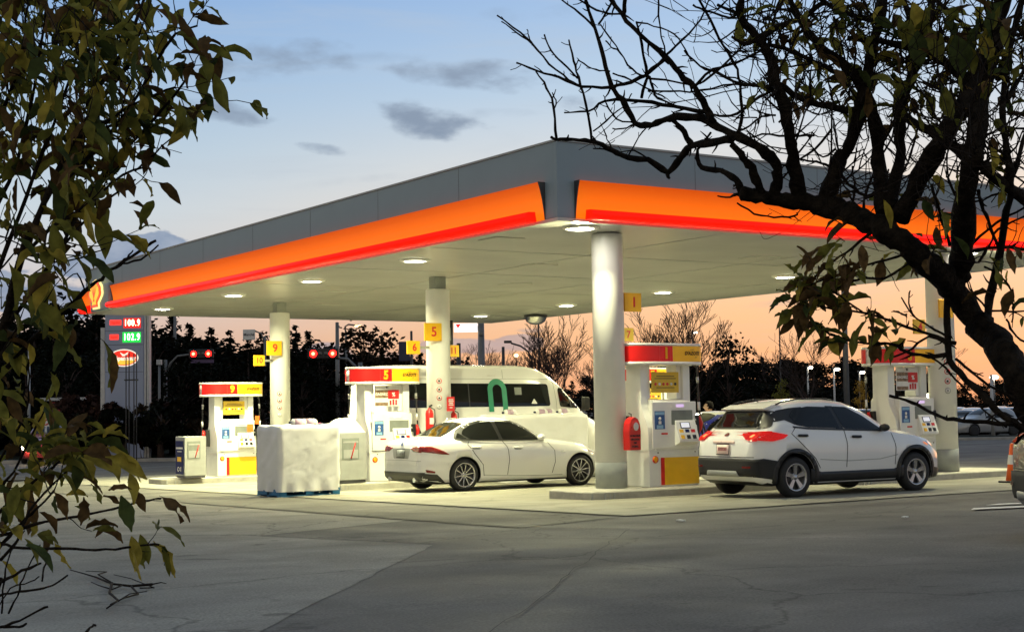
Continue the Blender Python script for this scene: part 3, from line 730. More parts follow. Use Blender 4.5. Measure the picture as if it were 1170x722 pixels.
        pts = [(s*(W+.05), yb, 2.10), (hx, yb, 2.06), (hx+s*.02, yb, 1.75), (hx+s*.03, yb-.01, 1.35), (hx+s*.07, yb-.03, .95), (hx+s*.10, yb-.05, .55), (hx+s*.14, yb-.06, .30), (hx+s*.19, yb-.07, .22), (hx+s*.235, yb-.07, .32), (hx+s*.20, yb-.06, .65), (hx+s*.12, yb-.05, .95), (s*(W+.19), yb-.05, 1.14)]
        sm = []
        for i in range(len(pts)-1):
            p0, p1, p2, p3 = [Vector(pts[max(0, min(len(pts)-1, i+k))]) for k in (-1, 0, 1, 2)]
            for q in range(4):
                u = q/4; sm.append(.5*((2*p1)+(p2-p0)*u+(2*p0-5*p1+4*p2-p3)*u*u+(3*p1-p0-3*p2+p3)*u**3))
        sm.append(Vector(pts[-1]))
        h = MB().tube(sm, .017, 8).build('hose', 'hose_black', t_)
        MB().tube([(hx+s*.013, yb, 1.90), (hx+s*.018, yb, 1.78)], .026, 10).build('coupling', 'steel', h)
        MB().tube([(hx+s*.028, yb-.005, 1.45), (hx+s*.03, yb-.01, 1.30)], .024, 10).build('coupling', 'poster_white', h)
    return t_
MM('emblem_flat', (.88,.40,.01), .4)
MM('topper_red', (.66,.010,.008), .3, var=.04, emit=(1,.01,.004), es=.06)
MM('topper_yellow', (.86,.46,.008), .35, var=.04, emit=(1,.45,.005), es=.05)
MM('topper_joint', (.8,.12,.10), .4)
def itop(y): return gz(0, y)+.153
fuel_pump('1', '7', 'white fuel pump 1 with yellow foot panel beside the large front pillar', (1.07, 0, itop(0)), 'yellow')
fuel_pump('5', '6', 'white fuel pump 5 behind the trunk of the white sedan', (.14, 8.5, itop(8.5)), 'advert', yellow_foot=False, extra_tags=False)
p9 = fuel_pump('9', '10', 'white fuel pump 9 at the far left with yellow foot panel and orange tags', (.12, 17.05, itop(17.05)), 'yellow', extra_tags=True)
fuel_pump('3', '4', 'white fuel pump 3 beyond the hood of the white SUV', (7.20, 0, itop(0)), 'advert', yellow_foot=False)
fuel_pump('7', '8', 'white fuel pump 7 mostly hidden behind pump 1', (7.53, 8.5, itop(8.5)), 'yellow')

# ------------------------------------------------------------------ number signs on the pillars
def number_sign(n, x, y, z, s, label, m='yellow_paint', attach=None):
    t_ = thing('number_sign', label, 'sign', (x, y, z), 0, 'yellow pump number signs on the pillars')
    MB().box(-s/2, s/2, -.02, .02, -s*.45, s*.45, bev=.006).build('sign_board', m, t_)
    text('number', n, s*.68, 'text_red', t_, (.02 if len(n) == 1 else 0, -.024, -.005), bold=.005, sx=.9 if len(n) > 1 else 1)
    dx = attach if attach is not None else 0
    e = MB().box(min(0, dx), max(0, dx), .022, .045, -.03, .03); e.build('bracket', 'metal_grey', t_)
    return t_
number_sign('1', .41, -.16, 3.34, .36, 'yellow number 1 sign on the large front pillar', attach=-.18)
number_sign('7', 6.86, 8.36, 3.30, .36, 'yellow number 7 sign seen below and behind sign 1', 'yellow_dull', attach=-.25)
number_sign('5', 1.26, 8.20, 3.27, .44, 'yellow number 5 sign on the middle pillar', attach=.1)
number_sign('6', .88, 8.42, 2.93, .33, 'yellow number 6 sign sticking out left of the middle pillar', attach=.45)
number_sign('9', 1.24, 16.74, 3.27, .44, 'yellow number 9 sign on the left pillar', attach=.1)
number_sign('10', .89, 16.95, 2.94, .32, 'yellow number 10 sign sticking out left of the left pillar', attach=.45)
number_sign('11', 7.03, 16.95, 3.25, .38, 'yellow number 11 sign peeking out right of the middle pillar', attach=-.35)
number_sign('3', 7.90, -.62, 3.38, .40, 'yellow number 3 sign on the right pillar behind the tree', attach=.1)
number_sign('4', 7.30, -.45, 3.02, .32, 'dull yellow number sign left of the right pillar behind leaves', 'yellow_dull', attach=.45)
# pictogram stickers on pillars: column of four round prohibition symbols
def stickers(x, y, label):
    g = gz(0, y)
    t_ = thing('pictogram_strip', label, 'sticker', (x, y, g), 0, 'columns of round warning stickers on the pillars')
    for i, a in enumerate((2.32, 2.13, 1.94, 1.75)):
        r0 = PR+.004; ang = R(-118)
        cx, cy = r0*math.cos(ang), r0*math.sin(ang)
        rot = Matrix.Translation((cx, cy, a)) @ Matrix.Rotation(ang+R(90), 4, 'Z')
        e = MB().lathe([(.001, -.006), (.058, -.006), (.058, .002)], axis='y', seg=18); e.bm.transform(rot); d = e.build('round_sticker', 'poster_white', t_)
        e = MB().lathe([(.046, -.0085), (.060, -.0085), (.060, -.0065)], axis='y', seg=18); e.bm.transform(rot); e.build('ring', 'text_red' if i != 3 else 'metal_grey', d)
        e = MB().box(-.022, .022, -.0085, -.0065, -.02, .022); e.bm.transform(rot); e.build('symbol', 'text_dark' if i != 3 else 'metal_grey', d)
stickers(1.57, 8.5, 'four round prohibition stickers in a column on the middle pillar')
stickers(1.55, 17.05, 'four round prohibition stickers in a column on the left pillar')
stickers(8.10, -.3, 'four round prohibition stickers in a column on the right pillar')
# red notice, switch box, extinguishers on the middle pillar
def on_pillar(x, y, ang, r=PR): return Matrix.Translation((x, y, 0)) @ Matrix.Rotation(R(ang), 4, 'Z')
t_ = thing('notice_plate', 'red notice plate with white print on the right of the middle pillar', 'sign', (1.57+.15, 8.5-.25, gz(0, 8.5)+1.80), R(20))
MB().box(-.13, .13, -.02, -.005, -.16, .16).build('notice_board', 'red_paint', t_)
e = MB()
for z, w in ((.09, .08), (.05, .09), (.01, .07), (-.03, .085), (-.09, .05)): e.box(-w, w, -.023, -.0205, z, z+.022)
e.build('notice_print', 'poster_white', t_)
t_ = thing('switch_box', 'small pale switch box on the middle pillar below the red notice', 'switch box', (1.57+.17, 8.5-.25, gz(0, 8.5)+1.35), R(20))
MB().box(-.09, .09, -.08, -.003, -.14, .14, bev=.012).build('housing', 'white_panel', t_); MB().box(.02, .05, -.095, -.081, -.03, .03).build('switch_lever', 'black_plastic', t_)
def extinguisher(x, y, z, label, s=1.):
    t_ = thing('fire_extinguisher', label, 'fire extinguisher', (x, y, z), 0)
    MB().lathe([(.0, 0), (.085*s, .005), (.09*s, .03), (.09*s, .40), (.07*s, .46), (.03*s, .50), (.03*s, .52)], seg=20).build('cylinder', 'red_paint', t_)
    MB().tube([(0, 0, .52), (0, 0, .56), (.06*s, -.02, .58)], .018, 8).build('valve', 'black_plastic', t_)
    MB().tube([(0.02, 0, .54), (.12*s, -.03, .48), (.12*s, -.04, .2), (.09*s, -.03, .12)], .012, 8).build('hose', 'hose_black', t_)
    MB().box(-.05, .05, -.094*s, -.0905*s, .16, .30).build('label_plate', 'poster_white', t_)
extinguisher(1.12, 8.15, gz(0, 8.5)+1.20, 'red fire extinguisher hung left of the middle pillar beside pump 5')
extinguisher(1.92, 8.45, gz(0, 8.5)+1.12, 'red fire extinguisher hung at the right of the middle pillar', .9)
# fire extinguisher in a red cover on the front pillar
t_ = thing('extinguisher_cover', 'red fabric extinguisher cover with dark lettering hung on the front pillar', 'cover', (.17, -.36, .80), R(10)); t_.scale = (.72, .8, .8)
body = [(-.19, 0), (.19, 0), (.20, .40), (.17, .56), (.10, .66), (0, .70), (-.10, .66), (-.17, .56), (-.20, .40)]
MB().prism(body, 'y', -.11, .07, smooth=False).build('cover_body', 'red_paint', t_)
MB().lathe([(.0, -.118), (.085, -.118), (.09, -.111)], (.04, 0, .50), axis='y', seg=18).build('cover_window', 'poster_white', t_)
MB().tube([(-.13, -.113, .46), (-.09, -.116, .57), (.04, -.12, .61), (.14, -.116, .55), (.16, -.113, .44)], .012, 6).build('window_seam', 'text_red', t_)
for i, s in enumerate(('EXTINCTEUR', "D'INCENDIE", 'FIRE', 'EXTING.')):
    text('cover_text', s, .058, 'text_dark', t_, (.0, -.114, .30-.075*i), bold=.002)
MB().tube([(0, -.01, .69), (0, -.01, .76), (.0, .06, .78)], .015, 8).build('hook', 'steel_dark', t_)

# ------------------------------------------------------------------ service boxes at the island ends
def service_box(x0, y0, w, d, label, tarp=False):
    g = itop(y0)
    t_ = thing('service_box', label, 'service unit', (x0, y0, g), 0, 'grey windshield service boxes')
    e = MB(); h = 1.06
    e.box(0, w, 0, d, .06, h, bev=.012)
    body = e.build('cabinet', 'metal_grey', t_)
    MB().box(.02, w-.02, .02, d-.02, .0, .058).build('plinth', 'steel_dark', t_)
    n0, n1, z0, z1 = w*.12, w*.72, .50, .94
    MB().box(n0, n1, -.012, -.003, z0, z1).build('niche_frame', 'niche_grey', t_)
    MB().box(n0+.03, n1-.03, -.016, -.0125, z0+.02, z0+.20).build('niche_bin', 'metal_grey', t_)
    MB().box(n0+.02, n1-.02, -.018, -.0125, z1-.10, z1-.06).build('niche_bar', 'metal_grey', t_)
    MB().tube([(n0+.20, -.03, z0+.02), (n0+.30, -.035, z1-.10)], .012, 6).build('squeegee', 'red_paint', t_)
    f = MB().box(-.016, -.003, .07, d-.06, .10, .95).build('front_panel', 'navy', t_)
    MB().box(-.020, -.0165, .10, d-.09, .74, .79).build('bin_slot', 'poster_white', f)
    MB().box(-.020, -.0165, .17, d-.18, .67, .69).build('panel_print', 'poster_white', f)
    MB().box(-.020, -.0165, .20, d-.17, .42, .54).build('yellow_sticker', 'yellow_paint', f)
    text('panel_text', 'C=1', .16, 'poster_white', f, (-.02, d/2, .22), facing='-x', bold=.002)
    return t_
service_box(-1.60, 15.95, .58, .66, 'grey service box with navy end panel left of pump 9')
service_box(-1.36, 7.68, .66, .66, 'grey service box between the tarped pallet and pump 5')
# white cover on the pump 5 box: folded hood standing behind it
t_ = thing('folded_sheet', 'crumpled white sheet lying on top of the service box by pump 5', 'sheet', (-1.05, 8.05, itop(8)+1.06))
rg = random.Random(5); e = MB(); gridn = 12; vv = {}
for i in range(gridn+1):
    for j in range(gridn+1):
        u, v = i/gridn*2-1, j/gridn*2-1
        hgt = .30*(1-abs(u)**3.5)*(1-abs(v)**3.5)+.02*rg.uniform(-1, 1)*(1-max(abs(u), abs(v)))
        vv[i, j] = e.bm.verts.new((u*.40, v*.26, max(.002, hgt)))
for i in range(gridn):
    for j in range(gridn): e._f([vv[i, j], vv[i+1, j], vv[i+1, j+1], vv[i, j+1]], 0, True)
e.build('sheet_cloth', 'tarp_white', t_)

# ------------------------------------------------------------------ tarped pallets
def tarp_pallet(label, x0, x1, y0, y1, h, seed, jugs, base=True, group='pallets under white sheets'):
    g = gz(0, y0)
    cx, cy = (x0+x1)/2, (y0+y1)/2; hx, hy = (x1-x0)/2, (y1-y0)/2
    t_ = thing('covered_pallet', label, 'pallet', (cx, cy, g), 0, group)
    if base:
        e = MB()
        for yv in (-hy+.06, 0, hy-.06): e.box(-hx, hx, yv-.05, yv+.05, .0, .03)
        for xv in (-hx+.08, 0, hx-.08):
            for yv in (-hy+.06, 0, hy-.06): e.box(xv-.08, xv+.08, yv-.05, yv+.05, .031, .12)
        for i in range(6):
            yv = -hy+.06+(2*hy-.12)*i/5; e.box(-hx, hx, yv-.055, yv+.055, .121, .148)
        for sx in (-hx+.03, hx-.03): e.box(sx-.03, sx+.03, -hy+.115, hy-.115, .031, .119)
        e.build('pallet_base', 'pallet_blue', t_)
    # sheet: five sided box, densely gridded, with folds from noise
    off = Vector((seed*7.3, seed*3.1, 0))
    e = MB(); key = {}
    z0 = .10 if base else .02
    def disp(p, n):
        q = p+off
        a = mnoise.noise(Vector((q.x*2.0, q.y*2.0, q.z*1.2)))
        f = mnoise.noise(Vector((q.x*4.2+q.z*2.0, q.y*4.2-q.z*1.2, q.z*1.5)))
        r = abs(mnoise.noise(Vector((q.x*3.3-q.z*2.6, q.y*3.3+q.z*2.0, q.z*2.2+9))))
        sgn = 1 if n.y else -1
        al = (p.x+p.y)*.8+sgn*p.z*.6; ac = (p.x+p.y)*.6-sgn*p.z*.8
        g1 = mnoise.noise(Vector((al*1.3+seed, ac*5.5, 2.2))); g2 = mnoise.noise(Vector((al*2.2-seed, ac*2.4+p.z*1.5, 7.7)))
        low = max(0, 1-(p.z-z0)/.25)
        hem = .02*math.sin(p.x*17+p.y*13+seed)*low
        return n*(.007*a+.011*g1+.012*g2*abs(g2)*2-.006*math.exp(-(r/.03)**2)+hem+.02)
    def V(p, n, k):
        if k not in key: key[k] = e.bm.verts.new(p+disp(p, n))
        return key[k]
    st = .035; nx, ny, nz = int(2*hx/st), int(2*hy/st), int((h-z0)/st)
    def pos(i, j, k):
        x, y, z = -hx+2*hx*i/nx, -hy+2*hy*j/ny, z0+(h-z0)*k/nz
        n = Vector((0, 0, 0)); r = .07
        if i == 0: n.x = -1
        if i == nx: n.x = 1
        if j == 0: n.y = -1
        if j == ny: n.y = 1
        if k == nz: n.z = 1
        # rounded edges
        p = Vector((x, y, z)); lo = Vector((max(-hx+r, min(hx-r, x)), max(-hy+r, min(hy-r, y)), min(h-r, z)))
        d = p-lo
        if k == nz or z > h-r or True:
            if d.length > r and (sum(abs(c) > 1e-6 for c in d) > 1): p = lo+d.normalized()*r
        if k > nz*.93:
            p.z += .035*mnoise.noise(Vector((x*3.0+seed, y*3.0, 1)))
        return p, n.normalized()
    def face(idx): 
        vs = [V(*pos(*q), q) for q in idx]; e._f(vs, 0, True)
    for i in range(nx):
        for k in range(nz):
            face([(i, 0, k), (i+1, 0, k), (i+1, 0, k+1), (i, 0, k+1)]); face([(i, ny, k), (i, ny, k+1), (i+1, ny, k+1), (i+1, ny, k)])
    for j in range(ny):
        for k in range(nz):
            face([(0, j, k), (0, j, k+1), (0, j+1, k+1), (0, j+1, k)]); face([(nx, j, k), (nx, j+1, k), (nx, j+1, k+1), (nx, j, k+1)])
    for i in range(nx):
        for j in range(ny): face([(i, j, nz), (i+1, j, nz), (i+1, j+1, nz), (i, j+1, nz)])
    e.build('sheet', 'tarp_white', t_)
    for n_, (jx, jy) in enumerate(jugs):
        jj = thing('fluid_jug', ['first', 'second', 'third', 'fourth'][n_]+' purple labelled jug from the left on the pallet '+('before the van' if not base else 'left of pump 5'), 'jug', (cx+jx, cy+jy, g+h+.005), 0, 'fluid jugs left on the covered pallets')
        MB().tube([(-.16, 0, .06), (-.12, 0, .06), (.10, 0, .06), (.15, 0, .06)], [.03, .075, .075, .05], 12).build('bottle', 'poster_white', jj)
        MB().tube([(-.10, 0, .06), (.06, 0, .06)], .078, 12).build('wrap_label', 'jug_pink', jj)
        MB().tube([(-.20, 0, .06), (-.162, 0, .06)], .025, 10).build('cap', 'banner_navy', jj)
    return t_
tarp_pallet('goods under a wrinkled white sheet on a blue pallet left of pump 5', -3.52, -2.22, 5.90, 6.95, 1.36, 1, [(.05, .1), (.32, .15)])
tarp_pallet('goods under a white sheet behind the white sedan in front of the van', 2.55, 4.85, 7.30, 8.4, 1.50, 2, [(-.65, 0), (.15, -.1), (.45, .05), (.85, 0)], base=False)

# black speaker box and lettered things near the middle pillar
t_ = thing('equipment_box', 'tall black box mounted right of the middle pillar above sign 11', 'equipment box', (6.78, 16.9, 3.42), 0)
MB().box(-.16, .16, -.12, .12, 0, .72, bev=.02).build('housing', 'black_plastic', t_); MB().box(.02, .07, -.125, -.121, .12, .5).build('side_strip', 'metal_grey', t_)

# traffic cone at the right edge
t_ = thing('traffic_cone', 'orange traffic cone with pale collar behind the dark car', 'cone', (6.95, -2.85, gz(0, -2.85)+.012))
MB().box(-.19, .19, -.19, .19, .0, .035, bev=.01).build('cone_foot', 'black_plastic', t_)
MB().lathe([(.135, .036), (.04, .70), (.02, .71)], seg=22, close=True).build('cone_body', 'cone_orange', t_)
MB().lathe([(.100, .33), (.075, .50)], seg=22).build('reflective_collar', 'poster_white', t_)
# litter
for i, (x, y) in enumerate([(-1.6, -8.0), (-3.6, -6.2)]):
    o = MB().box(-.06, .06, -.03, .03, 0, .012, mtx=Matrix.Rotation(i+.5, 4, 'Z')).build('paper_scrap', 'litter'); o.location = (x, y, gz(x, y)+.02)
    tag(o, ['white paper scrap on the dark asphalt below the white SUV', 'small pale paper scrap on the asphalt near the pavement joint'][i], 'litter')
# fallen twig on the pavement, lower left
def fallen():
    e = MB(); rg = random.Random(11)
    A = Vector((-11.55, -8.65, 0)); 
    def P(x, y, h): return (x, y, gz(x, y)+.02+h)
    main = [at(182, 658, 1), ]
    def g_(px, py):
        d = CW + CR*((px-585)/FPX) - CU*((py-361)/FPX); n = Vector((0, .0167, 1)); s = -(CAM.dot(n))/d.dot(n); q = CAM+d*s; return q
    def line(pp, r0, r1):
        pts = []
        for i, (a, b) in enumerate(pp):
            q = g_(a, b); pts.append((q.x, q.y, gz(q.x, q.y)+.022+.012*abs(math.sin(i*1.9+a))))
        n = len(pts); e.tube(pts, [r0+(r1-r0)*i/(n-1) for i in range(n)], 6)
    line([(174, 672), (150, 674), (128, 670), (110, 663), (95, 659), (80, 655)], .012, .004)
    line([(128, 670), (125, 682), (135, 690), (122, 700)], .012, .006)
    line([(150, 674), (158, 682), (142, 688), (126, 694)], .009, .004)
    line([(128, 670), (112, 660), (122, 656), (98, 655)], .007, .003)
    line([(140, 673), (128, 678), (112, 672), (104, 668)], .007, .003)
    line([(160, 675), (176, 676), (150, 664), (130, 660)], .006, .003)
    line([(174, 672), (184, 669), (190, 671)], .006, .003)
    line([(135, 690), (148, 683), (168, 680)], .006, .003)
    o = e.build('fallen_twig', 'twig'); tag(o, 'dark forked dry twig lying on the asphalt at lower left', 'twig')
fallen()
MM('plate_mark', (.30,.12,.12), .5, var=.6, scale=60)
MM('plate_dark', (.16,.17,.18), .4, var=.4, scale=30)
# ------------------------------------------------------------------ vehicles
def car_section(p):
    zb, zw, zbelt, zt, hw, hb, ht, cr = p
    return [(0, zb), (hw*.80, zb), (hw*.955, zb+.035), (hw*.99, zb+.12), (hw, zw), (hw-.004+.0*(hb), zw+(zbelt-zw)*.55), (hb+.012, zbelt-.035), (hb, zbelt),
            (hb+(ht-hb)*.33+.012, zbelt+(zt-.05-zbelt)*.33), (hb+(ht-hb)*.70+.012, zbelt+(zt-.05-zbelt)*.70), (ht+.004, zt-.05), (ht-.045, zt-.012), (ht*.80, zt+cr*.35), (ht*.45, zt+cr*.8), (0, zt+cr)]
def car_body(spec, wheels, wr, name='body', m='car_white', arch=.37, hwmax=.9):
    T = {k: pchip(v) for k, v in spec.items() if isinstance(v, list)}
    xs0, xs1 = spec['zt'][0][0], spec['zt'][-1][0]
    xs = []
    n = 74
    for i in range(n+1):
        u = i/n; u = .5-.5*math.cos(math.pi*u)*(1) if False else u
        xs.append(xs0+(xs1-xs0)*u)
    xs = sorted(set(xs+[xs0+.012, xs0+.03, xs1-.03, xs1-.012]))
    bm = bmesh.new(); rings = []
    for x in xs:
        s = car_section([T[k](x) for k in ('zb', 'zw', 'belt', 'zt', 'hw', 'hb', 'ht', 'cr')])
        ring = [bm.verts.new((x, -y, z)) for y, z in s] + [bm.verts.new((x, y, z)) for y, z in s[-2:0:-1]]
        rings.append(ring)
    N = len(rings[0])
    for a, b in zip(rings, rings[1:]):
        for k in range(N):
            f = bm.faces.new([a[k], b[k], b[(k+1) % N], a[(k+1) % N]]); f.smooth = True
    half = N//2
    for ring, flip in ((rings[0], 0), (rings[-1], 1)):
        # cap with cross strips so it stays flat-shaded and ray-castable
        for k in range(half):
            q = [ring[k], ring[k+1], ring[(N-k-1) % N], ring[(N-k) % N]]
            q = list(dict.fromkeys(q))
            if len(q) > 2:
                try: bm.faces.new(q)
                except ValueError: pass
    bmesh.ops.recalc_face_normals(bm, faces=bm.faces[:])
    me = bpy.data.meshes.new(name); bm.to_mesh(me); 
    bvh = BVHTree.FromBMesh(bm); bm.free()
    me.materials.append(M[m]); me.materials.append(M['black_plastic'])
    o = bpy.data.objects.new(name, me); COL.objects.link(o)
    # wheel arches
    cut = MB()
    for wx in wheels:
        for s in (-1, 1): cut.lathe([(arch, s*(hwmax-.34)), (arch, s*(hwmax+.3))], (wx, 0, wr), axis='y', seg=40, mi=1, close=True)
    c = cut.build('arch_cutter', ['car_white', 'black_plastic'])
    md = o.modifiers.new('b', 'BOOLEAN'); md.operation = 'DIFFERENCE'; md.solver = 'EXACT'; md.object = c
    dg = bpy.context.evaluated_depsgraph_get(); dg.update()
    me2 = bpy.data.meshes.new_from_object(o.evaluated_get(dg)); o.modifiers.clear(); o.data = me2; bpy.data.objects.remove(c)
    me2.materials.clear(); me2.materials.append(M[m]); me2.materials.append(M['black_plastic'])
    for f in me2.polygons:
        c_ = f.center; inside = any((c_.x-wx)**2+(c_.z-wr)**2 < (arch+.004)**2 for wx in wheels) and abs(c_.y) < hwmax+.2 and c_.z > .05
        if inside and (abs(f.normal.y) > .98 and abs(c_.y) < hwmax-.3 or abs(f.normal.y) < .3): f.material_index = 1; f.use_smooth = False
        elif f.normal.z < -.9 and c_.z < .35: f.material_index = 1
        else: f.material_index = 0
    return o, bvh
def patch(name, poly, view, bvh, m, parent, off=.004, grid=.06, thick=.0, origin=6.):
    """polygon drawn in an elevation of the car, laid onto its body surface.  view: near (x,z) y<0, far, rear (y,z), front, top (x,y)"""
    bm = bmesh.new(); f = bm.faces.new([bm.verts.new((u, v, 0)) for u, v in poly])
    us = [p[0] for p in poly]; vs = [p[1] for p in poly]
    for lo, hi, no in ((min(us), max(us), (1, 0, 0)), (min(vs), max(vs), (0, 1, 0))):
        k = int((hi-lo)/grid)
        for i in range(1, k+1):
            c = lo+(hi-lo)*i/(k+1)
            bmesh.ops.bisect_plane(bm, geom=bm.verts[:]+bm.edges[:]+bm.faces[:], plane_co=(c if no[0] else 0, c if no[1] else 0, 0), plane_no=no)
    bmesh.ops.triangulate(bm, faces=bm.faces[:])
    dead = []
    for v in bm.verts:
        u, w = v.co.x, v.co.y
        o_, d = {'near': ((u, -origin, w), (0, 1, 0)), 'far': ((u, origin, w), (0, -1, 0)), 'rear': ((-origin, u, w), (1, 0, 0)), 'front': ((origin+4, u, w), (-1, 0, 0)), 'top': ((u, w, origin), (0, 0, -1))}[view]
        hit = bvh.ray_cast(Vector(o_), Vector(d))
        if hit[0] is None: dead.append(v)
        else:
            n = hit[1]; n = n if n.dot(Vector(d)) < 0 else -n
            v.co = hit[0] + (n*.6-Vector(d)*.4).normalized()*off
    bmesh.ops.delete(bm, geom=dead, context='VERTS')
    for f in bm.faces: f.smooth = True
    bmesh.ops.recalc_face_normals(bm, faces=bm.faces[:])
    if thick:
        geo = bmesh.ops.solidify(bm, geom=bm.faces[:], thickness=thick)
    me = bpy.data.meshes.new(name); bm.to_mesh(me); bm.free(); me.materials.append(M[m])
    o = bpy.data.objects.new(name, me); COL.objects.link(o); o.parent = parent; return o
def strip2d(pts, w):
    """thin closed polygon along a 2d polyline"""
    L_, R_ = [], []
    for i, p in enumerate(pts):
        a = Vector(pts[max(0, i-1)]); b = Vector(pts[min(len(pts)-1, i+1)]); t = (b-a).normalized(); n = Vector((-t.y, t.x))*w/2
        L_.append(tuple(Vector(p)+n)); R_.append(tuple(Vector(p)-n))
    return L_+R_[::-1]
def rounded(poly, r=.04, n=3):
    out = []
    L_ = len(poly)
    for i in range(L_):
        p = Vector(poly[i]); a = Vector(poly[i-1]); b = Vector(poly[(i+1) % L_])
        ra = min(r, (a-p).length*.45); rb = min(r, (b-p).length*.45)
        A = p+(a-p).normalized()*ra; B = p+(b-p).normalized()*rb
        for k in range(n+1):
            t = k/n; out.append(tuple((1-t)**2*A+2*t*(1-t)*p+t*t*B))
    return out
def wheel(parent, x, y, r, w, style, rim_r, side):
    """side -1: outer face towards -y"""
    s = side
    t_ = MB().lathe([(rim_r-.01, -w/2), (rim_r+.02, -w/2-.004), (r-.035, -w/2), (r-.01, -w/2+.03), (r, -w/2+.06), (r, w/2-.06), (r-.01, w/2-.03), (r-.035, w/2), (rim_r-.01, w/2)], axis='y', seg=36).build('wheel', 'rubber', None)
    wh = t_; wh.parent = parent; wh.location = (x, y, r)
    o = s*(w/2)
    e = MB()
    e.lathe([(rim_r, o), (rim_r-.012, o+s*.004), (rim_r-.03, o-s*.015), (rim_r-.035, o-s*.10), (rim_r-.06, -o)], axis='y', seg=36, mi=0)
    e.lathe([(.0, o-s*.055), (rim_r-.03, o-s*.075)], axis='y', seg=30, mi=1)
    n = {'five': 5, 'ten': 10}[style]
    for k in range(n):
        base = 2*math.pi*k/n + (R(90) if style == 'five' else R(9))
        prongs = [(-.0, .0)] if style == 'ten' else [(-.10, .0), (.10, .0)]
        for da, _ in prongs:
            a = base + (0 if style == 'ten' else da)
            tw = .016 if style == 'ten' else .024
            ct, st = math.cos(a), math.sin(a); px, pz = -st, ct
            def P(rr, ww, yy): return (ct*rr+px*ww, yy, st*rr+pz*ww)
            r0, r1 = .03, rim_r-.012
            w0 = tw*.9 if style == 'ten' else tw*1.15; w1 = tw*1.1 if style == 'ten' else tw*1.2
            if style == 'ten' and k % 2: w1 *= .8
            V_ = [e.bm.verts.new(P(rr, ww, yy)) for rr, wd, y0 in ((r0, w0, o-s*.028), (r1, w1, o-s*.012)) for ww, yy in ((-wd, y0-s*.03), (-wd*.7, y0), (wd*.7, y0), (wd, y0-s*.03))]
            for q in range(3): e._f([V_[q], V_[q+1], V_[q+5], V_[q+4]], 0)
    e.lathe([(.0, o-s*.012), (.035, o-s*.014), (.045, o-s*.03), (.07, o-s*.035), (.075, o-s*.06)], axis='y', seg=20, mi=0)
    e.build('rim', ['alloy', 'alloy_dark'], wh)
    return wh
def mirror_part(parent, x, y, z, s, m):
    e = MB().ball((x, y+s*.09, z+.03), .09, 0, 2, (.8, 1.15, .72)); e.tube([(x+.03, y-s*.04, z-.02), (x+.01, y+s*.05, z+.01)], .025, 8)
    return e.build('side_mirror', m, parent)

# --- white crossover SUV at pump 1
SUV = dict(zt=[(-.76,.66),(-.735,.92),(-.68,.99),(-.56,1.06),(-.45,1.15),(-.33,1.32),(-.25,1.415),(-.15,1.46),(.1,1.50),(.4,1.525),(.85,1.535),(1.25,1.50),(1.6,1.40),(2.1,1.12),(2.28,1.045),(2.7,.995),(3.05,.92),(3.3,.80),(3.44,.66),(3.5,.52)],
    belt=[(-.76,.60),(-.735,.87),(-.68,.94),(-.56,1.0),(-.4,1.06),(0,1.10),(.3,1.085),(1.0,1.055),(1.9,1.02),(2.2,.985),(2.7,.93),(3.05,.85),(3.3,.72),(3.44,.60),(3.5,.47)],
    zb=[(-.76,.42),(-.72,.34),(-.6,.25),(-.3,.19),(2.9,.19),(3.3,.20),(3.5,.26)],
    zw=[(-.76,.55),(-.5,.62),(0,.66),(2.6,.62),(3.2,.5),(3.5,.4)],
    hw=[(-.76,.56),(-.73,.66),(-.66,.76),(-.5,.845),(-.3,.88),(0,.885),(2.6,.885),(2.95,.85),(3.2,.76),(3.38,.62),(3.5,.42)],
    hb=[(-.76,.54),(-.73,.63),(-.66,.72),(-.5,.79),(-.3,.82),(0,.83),(1.9,.835),(2.6,.80),(2.95,.74),(3.2,.64),(3.38,.5),(3.5,.34)],
    ht=[(-.76,.50),(-.68,.56),(-.45,.57),(-.2,.56),(.3,.615),(1.2,.60),(1.6,.62),(2.2,.72),(2.7,.66),(3.05,.56),(3.3,.44),(3.5,.25)],
    cr=[(-.76,.0),(-.5,.02),(.5,.045),(1.3,.045),(2.2,.03),(3.2,.02),(3.5,.0)])
